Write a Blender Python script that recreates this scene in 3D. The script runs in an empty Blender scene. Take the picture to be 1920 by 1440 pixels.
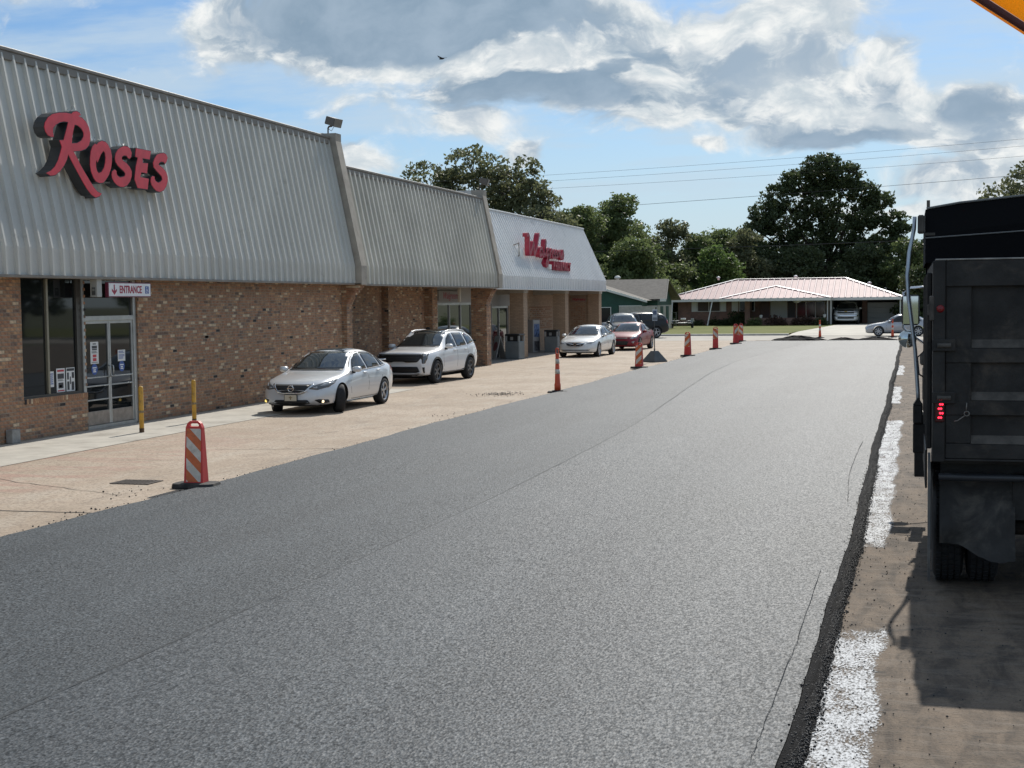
import bpy, bmesh, math, random
import numpy as np
from mathutils import Vector, Matrix
from mathutils.bvhtree import BVHTree
from mathutils.geometry import delaunay_2d_cdt

SC = bpy.context.scene
COL = SC.collection
rnd = random.Random(7)
R = math.radians

# ------------------------------------------------------------------ camera
cd = bpy.data.cameras.new('camera')
cam = bpy.data.objects.new('camera', cd)
COL.objects.link(cam)
cd.sensor_width = 36.0
cd.lens = 2662.0 / 1920.0 * 36.0
cd.clip_start = 0.05
cd.clip_end = 6000
CAM_R = ((0.962676, -0.003879, 0.270628), (0.270381, 0.058841, -0.960954), (-0.012197, 0.998260, 0.057694))
_m = Matrix(CAM_R).to_4x4()
_m.translation = (0, 0, 2.75)
cam.matrix_world = _m
SC.camera = cam

# ------------------------------------------------------------------ sun and sky
SUN_EL, SUN_AZ = 40.0, 2.0            # degrees; azimuth from +Y towards +X
sd = bpy.data.lights.new('sun', 'SUN')
sd.energy = 4.7
sd.angle = R(0.53)
sd.color = (1.0, 0.95, 0.87)
sun = bpy.data.objects.new('sun', sd)
COL.objects.link(sun)
_v = Vector((math.sin(R(SUN_AZ)) * math.cos(R(SUN_EL)), math.cos(R(SUN_AZ)) * math.cos(R(SUN_EL)), math.sin(R(SUN_EL))))
sun.rotation_euler = _v.to_track_quat('Z', 'Y').to_euler()
sun.location = (0, 60, 60)

W = bpy.data.worlds.new('World')
SC.world = W
W.use_nodes = True


class NT:
    """small helper to chain nodes"""
    def __init__(s, tree):
        s.t = tree
        s.n = tree.nodes
        s.l = tree.links

    def node(s, kind, **kw):
        n = s.n.new(kind)
        for k, v in kw.items():
            setattr(n, k, v)
        return n

    def put(s, sock, v):
        if v is None:
            return
        if hasattr(v, 'is_output'):
            s.l.new(v, sock)
        else:
            sock.default_value = v

    def math(s, op, a, b=None, c=None, clamp=False):
        n = s.node('ShaderNodeMath', operation=op, use_clamp=clamp)
        for i, v in enumerate((a, b, c)):
            s.put(n.inputs[i], v)
        return n.outputs[0]

    def vec(s, op, a, b=None, out=0):
        n = s.node('ShaderNodeVectorMath', operation=op)
        s.put(n.inputs[0], a)
        if b is not None:
            s.put(n.inputs[3 if op == 'SCALE' else 1], b)
        return n.outputs[out]

    def mix(s, f, a, b, blend='MIX'):
        n = s.node('ShaderNodeMix', data_type='RGBA', blend_type=blend)
        s.put(n.inputs[0], f)
        s.put(n.inputs[6], a if hasattr(a, 'is_output') else (*a, 1) if len(a) == 3 else a)
        s.put(n.inputs[7], b if hasattr(b, 'is_output') else (*b, 1) if len(b) == 3 else b)
        return n.outputs[2]

    def noise(s, vec, scale, detail=4, rough=0.5, dist=0.0, lac=2.0):
        n = s.node('ShaderNodeTexNoise')
        s.put(n.inputs['Vector'], vec)
        n.inputs['Scale'].default_value = scale
        n.inputs['Detail'].default_value = detail
        n.inputs['Roughness'].default_value = rough
        n.inputs['Distortion'].default_value = dist
        n.inputs['Lacunarity'].default_value = lac
        return n.outputs[0]

    def node_color(s, vec, scale):
        n = s.node('ShaderNodeTexNoise')
        s.put(n.inputs['Vector'], vec)
        n.inputs['Scale'].default_value = scale
        n.inputs['Detail'].default_value = 3
        return n.outputs[1]

    def ramp(s, f, lo, hi, a=0.0, b=1.0, kind='SMOOTHSTEP'):
        n = s.node('ShaderNodeMapRange', interpolation_type=kind)
        s.put(n.inputs[0], f)
        s.put(n.inputs[1], lo); s.put(n.inputs[2], hi)
        s.put(n.inputs[3], a); s.put(n.inputs[4], b)
        return n.outputs[0]

    def mapping(s, vec, scale=(1, 1, 1), loc=(0, 0, 0), rot=(0, 0, 0)):
        n = s.node('ShaderNodeMapping')
        s.put(n.inputs[0], vec)
        n.inputs[1].default_value = loc; n.inputs[2].default_value = rot; n.inputs[3].default_value = scale
        return n.outputs[0]


def build_sky():
    t = NT(W.node_tree)
    t.n.clear()
    out = t.node('ShaderNodeOutputWorld')
    bg = t.node('ShaderNodeBackground')
    sky = t.node('ShaderNodeTexSky', sky_type='NISHITA')
    sky.sun_disc = False
    sky.sun_elevation = R(SUN_EL)
    sky.sun_rotation = R(SUN_AZ)
    sky.altitude = 20
    sky.air_density = 1.0
    sky.dust_density = 0.6
    sky.ozone_density = 3.0
    tc = t.node('ShaderNodeTexCoord')
    d = tc.outputs['Generated']
    sp = t.node('ShaderNodeSeparateXYZ')
    t.put(sp.inputs[0], d)
    x, y, z = sp.outputs
    # direction on a plane 1 ahead: where the clouds of this sky stand
    yy = t.math('MAXIMUM', t.math('ABSOLUTE', y), 0.25)
    u = t.math('DIVIDE', x, yy)
    v = t.math('DIVIDE', z, yy)
    cb = t.node('ShaderNodeCombineXYZ')
    t.put(cb.inputs[0], u); t.put(cb.inputs[1], v)
    t.put(cb.inputs[2], t.math('MULTIPLY', t.math('LESS_THAN', y, 0.0), 7.3))
    P = cb.outputs[0]
    # stretch sideways towards the horizon
    el = t.math('MAXIMUM', z, 0.0)
    front = t.math('GREATER_THAN', y, 0.0)

    # ragged coordinates: the outlines below are broken up at three scales
    PW = t.vec('ADD', P, t.vec('SCALE', t.vec('ADD', t.node_color(t.mapping(P, (1, 1.7, 1)), 7.0), (-0.5, -0.5, -0.5)), 0.062))
    PW = t.vec('ADD', PW, t.vec('SCALE', t.vec('ADD', t.node_color(t.mapping(P, (1, 1.4, 1)), 30.0), (-0.5, -0.5, -0.5)), 0.014))

    def gauss(cx, cy, sx, sy, amp):
        q = t.vec('MULTIPLY', t.vec('SUBTRACT', PW, (cx, cy, 0)), (1 / sx, 1 / sy, 0))
        d2 = t.vec('DOT_PRODUCT', q, q, out=1)
        e = t.math('EXPONENT', t.math('MULTIPLY', t.math('POWER', d2, 1.35), -0.8))
        return t.math('MULTIPLY', e, amp)

    def bank_sum(lst):
        b = None
        for k in lst:
            g = gauss(*k)
            b = g if b is None else t.math('ADD', b, g)
        return t.math('MULTIPLY', b, front)
    # cloud banks and grey bases where they stand in this sky: (u, v, width, height, weight)
    COV = [(-0.419, 0.219, 0.1045, 0.0294, 0.5), (-0.311, 0.204, 0.1028, 0.0268, 0.5), (-0.373, 0.183, 0.0457, 0.0136, 0.28), (-0.494, 0.196, 0.0266, 0.012, 0.16), (-0.251, 0.182, 0.0467, 0.0151, 0.4), (-0.255, 0.153, 0.0889, 0.0197, 0.5), (-0.166, 0.195, 0.0483, 0.0221, 0.42), (-0.185, 0.166, 0.0489, 0.0223, 0.36), (-0.166, 0.139, 0.0411, 0.0167, 0.3), (-0.081, 0.182, 0.0532, 0.0234, 0.46), (-0.11, 0.148, 0.0506, 0.0255, 0.42), (-0.06, 0.132, 0.0562, 0.0234, 0.48), (-0.038, 0.106, 0.0487, 0.0115, 0.36), (-0.007, 0.16, 0.0206, 0.0159, 0.4), (0.003, 0.127, 0.0137, 0.0212, 0.24), (0.044, 0.129, 0.0317, 0.0133, 0.46), (0.027, 0.11, 0.037, 0.0169, 0.44), (0.061, 0.107, 0.0199, 0.0175, 0.25), (0.048, 0.073, 0.0531, 0.0123, 0.3), (0.047, 0.174, 0.0233, 0.0209, 0.06), (0.058, 0.079, 0.043, 0.0158, 0.34), (0.003, 0.081, 0.0308, 0.0089, 0.22), (-0.301, 0.126, 0.0242, 0.01, 0.42), (-0.267, 0.105, 0.0143, 0.0107, 0.52), (-0.401, 0.108, 0.0153, 0.0111, 0.46), (-0.144, 0.101, 0.0149, 0.0044, 0.38), (-0.126, 0.116, 0.0089, 0.0052, 0.4), (-0.216, 0.121, 0.0346, 0.0094, 0.2), (-0.446, 0.169, 0.0217, 0.0072, 0.15), (0.0, 0.059, 0.0138, 0.0043, 0.3), (-0.455, 0.148, 0.0859, 0.0056, 0.1), (-0.642, 0.192, 0.0846, 0.0457, -0.12), (-0.509, 0.152, 0.1138, 0.0121, -0.12), (-0.205, 0.089, 0.1839, 0.017, -0.16), (-0.025, 0.189, 0.0208, 0.0213, -0.05)]
    COV += [(0.22, 0.17, 0.10, 0.06, 0.30), (-0.20, 0.42, 0.35, 0.12, 0.25), (-0.9, 0.42, 0.2, 0.1, 0.2)]
    GREY = [(-0.406, 0.222, 0.1078, 0.0242, 1.0), (-0.31, 0.212, 0.0951, 0.0237, 1.0), (-0.36, 0.196, 0.0736, 0.0155, 0.5), (-0.263, 0.153, 0.0855, 0.0171, 0.95), (-0.189, 0.141, 0.0228, 0.0112, 0.4), (-0.166, 0.176, 0.041, 0.0081, 0.45), (-0.129, 0.132, 0.0148, 0.0125, 0.4), (-0.046, 0.108, 0.0524, 0.0108, 0.95), (-0.011, 0.142, 0.0138, 0.0142, 0.55), (0.044, 0.127, 0.0267, 0.0077, 0.9), (-0.243, 0.177, 0.035, 0.0098, -0.8), (-0.27, 0.188, 0.0355, 0.0068, -0.5), (-0.369, 0.171, 0.0291, 0.0086, -0.5), (-0.038, 0.121, 0.0315, 0.0108, -0.7), (-0.081, 0.186, 0.0391, 0.0162, -0.5), (-0.092, 0.143, 0.0324, 0.0163, -0.5), (0.007, 0.113, 0.0205, 0.0177, -0.4)]
    nz = t.noise(t.mapping(PW, (1.0, 1.7, 1.0), loc=(0.13, 0.41, 0)), 11.0, 11, 0.60, 0.1)
    nz2 = t.noise(t.mapping(PW, (1.0, 1.7, 1.0), loc=(0.13, 0.41 + 0.012 * 1.7, 0)), 11.0, 8, 0.60, 0.1)
    big = t.noise(t.mapping(PW, (1.0, 1.5, 1.0), loc=(1.7, 3.1, 0)), 16.0, 6, 0.58)
    dens = t.math('ADD', t.math('MULTIPLY', t.math('SUBTRACT', nz, 0.5), 1.45), t.math('ADD', bank_sum(COV), 0.5))
    cover = t.ramp(dens, 0.52, 0.82)
    lit = t.ramp(t.math('SUBTRACT', nz, nz2), -0.06, 0.07)
    fine = t.noise(t.mapping(PW, (1.0, 1.6, 1.0)), 42.0, 8, 0.62)
    g = t.math('ADD', bank_sum(GREY), t.math('MULTIPLY', t.math('SUBTRACT', big, 0.5), 2.6))
    g = t.math('ADD', g, t.math('MULTIPLY', t.math('SUBTRACT', 0.5, lit), 0.45))
    g = t.math('ADD', g, t.ramp(dens, 0.70, 1.1, -0.12, 0.22))
    grey_f = t.ramp(g, -0.15, 0.85)
    veil = t.noise(t.mapping(P, (1.0, 6.5, 1.0), loc=(3, 1, 0), rot=(0, 0, 0.05)), 5.0, 6, 0.58)
    veil = t.math('MULTIPLY', t.ramp(veil, 0.30, 0.64), 0.70)
    low = t.ramp(v, 0.02, 0.17, 0.72, 0.0)
    veil = t.math('MAXIMUM', veil, low)
    skyc = t.mix(1.0, sky.outputs[0], (0.73, 0.93, 1.12), 'MULTIPLY')
    base = t.mix(veil, skyc, (6.6, 8.0, 9.2))
    white = t.mix(t.ramp(fine, 0.3, 0.7), (7.0, 7.9, 8.5), (11.2, 11.3, 11.1))
    white = t.mix(lit, t.mix(0.5, white, (5.6, 6.6, 7.5)), white)
    grey = t.mix(t.ramp(big, 0.3, 0.7), (2.9, 4.1, 5.4), (4.3, 5.5, 6.8))
    cl = t.mix(grey_f, white, grey)
    col = t.mix(cover, base, cl)
    t.l.new(col, bg.inputs[0])
    bg.inputs[1].default_value = 0.085
    t.l.new(bg.outputs[0], out.inputs[0])


build_sky()
SC.view_settings.view_transform = 'Standard'
SC.view_settings.look = 'None'
SC.view_settings.exposure = 0.0
SC.view_settings.gamma = 1.0
SC.view_settings.use_curve_mapping = False
SC.cycles.max_bounces = 6
SC.cycles.transparent_max_bounces = 12
SC.cycles.sample_clamp_indirect = 8.0


# ------------------------------------------------------------------ helpers
MATS = {}


def mat(name, color=(0.5, 0.5, 0.5), rough=0.6, metal=0.0, spec=0.5, coat=0.0, emit=None, estr=0.0,
        var=0.0, vscale=3.0, bump=0.0, bscale=30.0, coords='Object', dirt=None, dirtscale=1.2, dirtamt=0.0, trans=0.0):
    """principled material with optional tone variation, fine relief and patches of dirt"""
    if name in MATS:
        return MATS[name]
    m = bpy.data.materials.new(name)
    m.use_nodes = True
    t = NT(m.node_tree)
    p = t.n['Principled BSDF']
    p.inputs['Roughness'].default_value = rough
    p.inputs['Metallic'].default_value = metal
    p.inputs['Specular IOR Level'].default_value = spec
    p.inputs['Coat Weight'].default_value = coat
    p.inputs['Coat Roughness'].default_value = 0.04
    if trans:
        p.inputs['Transmission Weight'].default_value = trans
    c = (*color, 1)
    p.inputs['Base Color'].default_value = c
    tc = t.node('ShaderNodeNewGeometry').outputs['Position'] if coords == 'World' else t.node('ShaderNodeTexCoord').outputs[coords]
    col = None
    if var:
        n = t.noise(tc, vscale, 5, 0.6)
        lo = tuple(max(0, k * (1 - var)) for k in color)
        hi = tuple(min(1, k * (1 + var)) for k in color)
        col = t.mix(t.ramp(n, 0.3, 0.7), lo, hi)
    if dirt is not None:
        n = t.noise(tc, dirtscale, 7, 0.65, 0.4)
        f = t.ramp(n, 0.62 - dirtamt * 0.35, 0.72)
        f = t.math('MULTIPLY', f, min(1.0, 0.4 + dirtamt))
        col = t.mix(f, col if col is not None else color, dirt)
    if col is not None:
        t.l.new(col, p.inputs['Base Color'])
    if bump:
        n = t.noise(tc, bscale, 4, 0.6)
        bn = t.node('ShaderNodeBump')
        bn.inputs['Strength'].default_value = bump
        bn.inputs['Distance'].default_value = 0.02
        t.l.new(n, bn.inputs['Height'])
        t.l.new(bn.outputs[0], p.inputs['Normal'])
    if emit:
        p.inputs['Emission Color'].default_value = (*emit, 1)
        p.inputs['Emission Strength'].default_value = estr
    MATS[name] = m
    return m


def tag(o, label=None, cat=None, group=None, kind=None):
    if label: o['label'] = label
    if cat: o['category'] = cat
    if group: o['group'] = group
    if kind: o['kind'] = kind
    return o


def thing(name, label, cat, loc=(0, 0, 0), rz=0.0, group=None):
    o = bpy.data.objects.new(name, None)
    o.empty_display_size = 0.3
    COL.objects.link(o)
    o.location = loc
    o.rotation_euler = (0, 0, rz)
    return tag(o, label, cat, group)


def link(name, me, parent=None, loc=None, rot=None):
    o = bpy.data.objects.new(name, me)
    COL.objects.link(o)
    if parent is not None:
        o.parent = parent
    if loc is not None: o.location = loc
    if rot is not None: o.rotation_euler = rot
    return o


class MB:
    """collects boxes, tubes, prisms and lathes, then builds them as one mesh object"""
    def __init__(s):
        s.v = []; s.f = []; s.m = []; s.sm = []; s.mi = 0; s.smooth = False

    def add(s, vs, fs):
        n = len(s.v)
        s.v.extend(tuple(q) for q in vs)
        for f in fs:
            s.f.append(tuple(i + n for i in f)); s.m.append(s.mi); s.sm.append(s.smooth)
        return s

    def box(s, x0, x1, y0, y1, z0, z1, M=None):
        vs = [(x, y, z) for x in (x0, x1) for y in (y0, y1) for z in (z0, z1)]
        if M is not None: vs = [tuple(M @ Vector(q)) for q in vs]
        return s.add(vs, [(0, 1, 3, 2), (4, 6, 7, 5), (0, 4, 5, 1), (2, 3, 7, 6), (0, 2, 6, 4), (1, 5, 7, 3)])

    def bev(s, x0, x1, y0, y1, z0, z1, b=0.01, M=None):
        """box with chamfered edges"""
        vs = []
        for x, sx in ((x0, 1), (x1, -1)):
            for y, sy in ((y0, 1), (y1, -1)):
                for z, sz in ((z0, 1), (z1, -1)):
                    vs += [(x, y + sy * b, z + sz * b), (x + sx * b, y, z + sz * b), (x + sx * b, y + sy * b, z)]
        if M is not None: vs = [tuple(M @ Vector(q)) for q in vs]
        I = lambda a, c, d, k: ((a * 2 + c) * 2 + d) * 3 + k
        fs = []
        for a in (0, 1):
            q = [I(a, 0, 0, 0), I(a, 0, 1, 0), I(a, 1, 1, 0), I(a, 1, 0, 0)]; fs.append(q if a == 0 else q[::-1])
            q = [I(0, a, 0, 1), I(1, a, 0, 1), I(1, a, 1, 1), I(0, a, 1, 1)]; fs.append(q if a == 0 else q[::-1])
            q = [I(0, 0, a, 2), I(0, 1, a, 2), I(1, 1, a, 2), I(1, 0, a, 2)]; fs.append(q if a == 0 else q[::-1])
        for a in (0, 1):
            for c in (0, 1):
                fs.append((I(a, c, 0, 0), I(a, c, 0, 1), I(a, c, 1, 1), I(a, c, 1, 0)))
                fs.append((I(a, 0, c, 0), I(a, 0, c, 2), I(a, 1, c, 2), I(a, 1, c, 0)))
                fs.append((I(0, a, c, 1), I(0, a, c, 2), I(1, a, c, 2), I(1, a, c, 1)))
                for d in (0, 1):
                    fs.append((I(a, c, d, 0), I(a, c, d, 1), I(a, c, d, 2)))
        return s.add(vs, fs)

    def tube(s, pts, r, n=8, cap=True):
        pts = [Vector(p) for p in pts]
        rs = r if isinstance(r, (list, tuple)) else [r] * len(pts)
        vs = []
        up = Vector((0, 0, 1))
        for i, p in enumerate(pts):
            d = (pts[min(i + 1, len(pts) - 1)] - pts[max(i - 1, 0)])
            d = d.normalized() if d.length > 1e-9 else Vector((0, 0, 1))
            a = d.cross(up if abs(d.z) < 0.95 else Vector((1, 0, 0))).normalized()
            b = a.cross(d)
            for k in range(n):
                t_ = 2 * math.pi * k / n
                vs.append(p + (a * math.cos(t_) + b * math.sin(t_)) * rs[i])
        fs = []
        for i in range(len(pts) - 1):
            for k in range(n):
                fs.append((i * n + k, i * n + (k + 1) % n, (i + 1) * n + (k + 1) % n, (i + 1) * n + k))
        if cap:
            fs.append(tuple(range(n))[::-1]); fs.append(tuple(range((len(pts) - 1) * n, len(pts) * n)))
        return s.add(vs, fs)

    def lathe(s, prof, n=20, axis='Z', c=(0, 0, 0), closed=False):
        """prof: list of (radius, height along axis)"""
        vs = []
        for (r_, h_) in prof:
            for k in range(n):
                a = 2 * math.pi * k / n
                q = (r_ * math.cos(a), r_ * math.sin(a), h_)
                if axis == 'Y': q = (q[0], q[2], q[1])
                if axis == 'X': q = (q[2], q[0], q[1])
                vs.append((q[0] + c[0], q[1] + c[1], q[2] + c[2]))
        fs = []
        L = len(prof)
        for i in range(L if closed else L - 1):
            j = (i + 1) % L
            for k in range(n):
                fs.append((i * n + k, i * n + (k + 1) % n, j * n + (k + 1) % n, j * n + k))
        if not closed:
            fs.append(tuple(range(n))[::-1]); fs.append(tuple(range((L - 1) * n, L * n)))
        return s.add(vs, fs)

    def prism(s, poly, a0, a1, axis='X', hole=None):
        """poly in the two other axes (in order), extruded from a0 to a1; may be concave, may have a hole"""
        loops = [poly] + ([hole] if hole else [])
        pts = []; edges = []
        for lp in loops:
            n0 = len(pts)
            pts += [Vector(q) for q in lp]
            edges += [(n0 + i, n0 + (i + 1) % len(lp)) for i in range(len(lp))]
        vo, eo, fo, ov, oe, of = delaunay_2d_cdt(pts, edges, [], 2 if hole else 1, 1e-6)
        if hole:
            def inside(q, lp):
                c = False
                for i in range(len(lp)):
                    (xa, ya), (xb, yb) = lp[i], lp[i - 1]
                    if (ya > q[1]) != (yb > q[1]) and q[0] < (xb - xa) * (q[1] - ya) / (yb - ya) + xa: c = not c
                return c
            fo = [f for f in fo if not inside(sum((vo[i] for i in f), Vector((0, 0))) / len(f), hole)
                  and inside(sum((vo[i] for i in f), Vector((0, 0))) / len(f), poly)]

        def P(q, a):
            return {'X': (a, q[0], q[1]), 'Y': (q[0], a, q[1]), 'Z': (q[0], q[1], a)}[axis]
        n = len(vo)
        vs = [P(q, a0) for q in vo] + [P(q, a1) for q in vo]
        fs = [tuple(f) for f in fo] + [tuple(i + n for i in f)[::-1] for f in fo]
        cnt = {}
        for f in fo:
            for i in range(len(f)):
                e = (f[i], f[(i + 1) % len(f)])
                cnt[e] = cnt.get(e, 0) + 1
        for (a, b) in cnt:
            if (b, a) not in cnt:
                fs.append((b, a, a + n, b + n))
        return s.add(vs, fs)

    def mesh(s, name, mats, recalc=True):
        me = bpy.data.meshes.new(name)
        me.from_pydata(s.v, [], s.f)
        for m in (mats if isinstance(mats, (list, tuple)) else [mats]):
            me.materials.append(m)
        me.polygons.foreach_set('material_index', s.m)
        me.polygons.foreach_set('use_smooth', s.sm)
        if recalc:
            bm = bmesh.new(); bm.from_mesh(me)
            bmesh.ops.recalc_face_normals(bm, faces=bm.faces)
            bm.to_mesh(me); bm.free()
        me.update()
        return me

    def build(s, name, mats, parent=None, loc=None, rot=None, recalc=True):
        return link(name, s.mesh(name, mats, recalc), parent, loc, rot)


def copy_tree(o, parent=None):
    c = o.copy()
    COL.objects.link(c)
    if parent is not None: c.parent = parent
    for ch in list(o.children): copy_tree(ch, c)
    return c


def text_mesh(s, size, extrude, shear=0.0, width=1.0, bold=0.0):
    """mesh of a line of lettering with the built-in font: x along, y up, z thickness"""
    cu = bpy.data.curves.new('lettering', 'FONT')
    cu.body = s; cu.size = size; cu.extrude = extrude; cu.shear = shear; cu.offset = bold
    cu.align_x = 'CENTER'; cu.align_y = 'CENTER'; cu.resolution_u = 3
    o = bpy.data.objects.new('lettering', cu)
    COL.objects.link(o)
    dg = bpy.context.evaluated_depsgraph_get()
    me = bpy.data.meshes.new_from_object(o.evaluated_get(dg))
    bpy.data.objects.remove(o)
    bpy.data.curves.remove(cu)
    if width != 1.0:
        me.transform(Matrix.Diagonal((width, 1, 1, 1)))
    return me


ROT_PX = Matrix(((0, 0, 1), (1, 0, 0), (0, 1, 0))).to_4x4()   # lettering that faces +X, runs along +Y, up Z
ROT_NY = Matrix(((1, 0, 0), (0, 0, -1), (0, 1, 0))).to_4x4()  # lettering that faces -Y, runs along +X, up Z


def letters(s, size, extrude, M, material, name, parent, pos, **kw):
    me = text_mesh(s, size, extrude, **kw)
    me.transform(M)
    me.materials.clear(); me.materials.append(material)
    return link(name, me, parent, pos)
# ------------------------------------------------------------------ ground, pavements, asphalt
def ground_mats():
    # tan washed concrete of the forecourt
    m = bpy.data.materials.new('tan_concrete'); m.use_nodes = True
    t = NT(m.node_tree); p = t.n['Principled BSDF']
    P = t.node('ShaderNodeTexCoord').outputs['Object']
    big = t.noise(P, 0.35, 6, 0.6, 0.6)
    mid = t.noise(t.mapping(P, (1, 0.35, 1)), 2.2, 6, 0.65, 0.5)
    fine = t.noise(P, 24, 4, 0.75)
    vo = t.node('ShaderNodeTexVoronoi'); vo.inputs['Scale'].default_value = 55
    t.put(vo.inputs['Vector'], P)
    c = t.mix(t.ramp(big, 0.35, 0.65), (0.345, 0.266, 0.192), (0.425, 0.338, 0.254))
    c = t.mix(t.ramp(mid, 0.45, 0.72, 0, 0.55), c, (0.44, 0.385, 0.31))
    c = t.mix(t.ramp(mid, 0.30, 0.44, 0.45, 0), c, (0.235, 0.185, 0.13))
    # red washes of old kerb paint by the store front
    sp = t.node('ShaderNodeSeparateXYZ'); t.put(sp.inputs[0], P)
    red = t.noise(t.mapping(P, (0.5, 2.2, 1), loc=(4, 2, 0)), 1.1, 6, 0.62, 1.0)
    f = t.math('MULTIPLY', t.ramp(red, 0.42, 0.62), t.math('MULTIPLY', t.ramp(sp.outputs[1], 22, 31, 1, 0), t.ramp(sp.outputs[0], -12.2, -13.4, 0, 0.62)))
    c = t.mix(f, c, (0.37, 0.20, 0.155))
    # speckle of the exposed pebbles
    c = t.mix(t.ramp(fine, 0.38, 0.53, 0.75, 0), c, (0.15, 0.11, 0.08))
    c = t.mix(t.ramp(vo.outputs['Distance'], 0.0, 0.35, 0.30, 0.0), c, (0.55, 0.49, 0.41))
    # oil and tyre marks
    oil = t.noise(t.mapping(P, (1, 0.3, 1), loc=(9, 5, 0)), 0.8, 7, 0.7, 0.8)
    c = t.mix(t.ramp(oil, 0.55, 0.75, 0, 0.55), c, (0.12, 0.10, 0.085))
    t.l.new(c, p.inputs['Base Color'])
    p.inputs['Roughness'].default_value = 0.85
    bn = t.node('ShaderNodeBump'); bn.inputs['Strength'].default_value = 0.55; bn.inputs['Distance'].default_value = 0.006
    t.l.new(t.noise(P, 60, 3, 0.7), bn.inputs['Height']); t.l.new(bn.outputs[0], p.inputs['Normal'])
    MATS['tan_concrete'] = m

    # fresh asphalt
    def asphalt(name, dark, light, rough, seed):
        m = bpy.data.materials.new(name); m.use_nodes = True
        t = NT(m.node_tree); p = t.n['Principled BSDF']
        P = t.node('ShaderNodeTexCoord').outputs['Object']
        PG = t.mapping(P, (1, 0.6, 1))          # stones lie a little along the paving direction
        vo = t.node('ShaderNodeTexVoronoi', feature='F1'); vo.inputs['Scale'].default_value = 58
        t.put(vo.inputs['Vector'], PG)
        v2 = t.node('ShaderNodeTexVoronoi', feature='F1'); v2.inputs['Scale'].default_value = 26
        t.put(v2.inputs['Vector'], P)
        gr = t.noise(PG, 120, 3, 0.8)
        gr2 = t.noise(PG, 30, 5, 0.75)
        lane = t.noise(t.mapping(P, (0.9, 0.02, 1), loc=(seed, 0, 0)), 1.0, 3, 0.5)
        blot = t.noise(t.mapping(P, (1, 0.35, 1), loc=(seed, 3, 0)), 0.4, 5, 0.55, 0.3)
        patch_ = t.noise(t.mapping(P, (0.5, 0.12, 1), loc=(seed, 8, 0)), 0.5, 3, 0.5)
        sc = t.node('ShaderNodeSeparateColor'); t.put(sc.inputs[0], vo.outputs['Color'])
        c = t.mix(sc.outputs[0], dark, light)
        c = t.mix(t.ramp(gr, 0.34, 0.52, 0.7, 0), c, tuple(k * 0.35 for k in dark))
        c = t.mix(t.ramp(gr2, 0.46, 0.62, 0, 0.55), c, tuple(k * 0.4 for k in dark))
        # open pores and bright stone tips of the coarse mix, at two sizes
        g3 = t.noise(PG, 46, 2, 0.6); g4 = t.noise(t.mapping(PG, (1, 1, 1), loc=(5, 2, 1)), 27, 3, 0.7)
        c = t.mix(t.ramp(g3, 0.50, 0.66, 0, 0.46), c, (0.004, 0.0045, 0.005))
        c = t.mix(t.ramp(g4, 0.54, 0.72, 0, 0.30), c, (0.006, 0.0065, 0.0075))
        c = t.mix(t.ramp(g3, 0.38, 0.26, 0, 0.45), c, tuple(k * 1.5 for k in light))
        c = t.mix(t.ramp(g4, 0.40, 0.28, 0, 0.25), c, tuple(k * 1.35 for k in light))
        c = t.mix(t.ramp(lane, 0.40, 0.60, 0.22, 0.0), c, tuple(k * 0.6 for k in dark))
        c = t.mix(t.ramp(blot, 0.40, 0.62, 0.0, 0.10), c, tuple(k * 1.1 for k in light))
        t.l.new(c, p.inputs['Base Color'])
        p.inputs['Roughness'].default_value = rough
        spv = t.math('MULTIPLY', t.ramp(g3, 0.62, 0.34, 0.14, 0.48), t.ramp(g4, 0.64, 0.40, 0.55, 1.0))
        t.l.new(spv, p.inputs['Specular IOR Level'])
        bn = t.node('ShaderNodeBump'); bn.inputs['Strength'].default_value = 0.7; bn.inputs['Distance'].default_value = 0.005
        h = t.math('ADD', t.math('MULTIPLY', vo.outputs['Distance'], 1.0), t.math('MULTIPLY', gr2, 1.2))
        t.l.new(h, bn.inputs['Height']); t.l.new(bn.outputs[0], p.inputs['Normal'])
        MATS[name] = m
    asphalt('asphalt_old_pass', (0.037, 0.042, 0.046), (0.102, 0.117, 0.128), 0.62, 0.0)
    asphalt('asphalt_new_pass', (0.046, 0.052, 0.057), (0.104, 0.118, 0.130), 0.60, 5.0)

    # milled old roadway: brown, dusty, ridged
    m = bpy.data.materials.new('milled_road'); m.use_nodes = True
    t = NT(m.node_tree); p = t.n['Principled BSDF']
    P = t.node('ShaderNodeTexCoord').outputs['Object']
    a = t.noise(t.mapping(P, (2.2, 0.7, 1)), 1.7, 8, 0.68, 0.7)
    s_ = t.noise(t.mapping(P, (1.3, 4.0, 1)), 1.8, 8, 0.70, 0.6)
    fi = t.noise(P, 45, 4, 0.7)
    c = t.mix(t.ramp(a, 0.32, 0.66), (0.060, 0.043, 0.029), (0.178, 0.130, 0.088))
    c = t.mix(t.ramp(s_, 0.45, 0.68, 0, 0.6), c, (0.19, 0.155, 0.12))
    c = t.mix(t.ramp(fi, 0.34, 0.5, 0.6, 0), c, (0.035, 0.030, 0.026))
    blk = t.noise(t.mapping(P, (1.2, 1.8, 1), loc=(3, 8, 0)), 1.2, 7, 0.7, 0.6)
    c = t.mix(t.ramp(blk, 0.57, 0.68, 0, 0.85), c, (0.022, 0.021, 0.020))
    t.l.new(c, p.inputs['Base Color']); p.inputs['Roughness'].default_value = 0.9
    bn = t.node('ShaderNodeBump'); bn.inputs['Strength'].default_value = 0.8; bn.inputs['Distance'].default_value = 0.012
    h = t.math('ADD', fi, t.math('MULTIPLY', s_, 1.6))
    t.l.new(h, bn.inputs['Height']); t.l.new(bn.outputs[0], p.inputs['Normal'])
    MATS['milled_road'] = m

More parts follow.
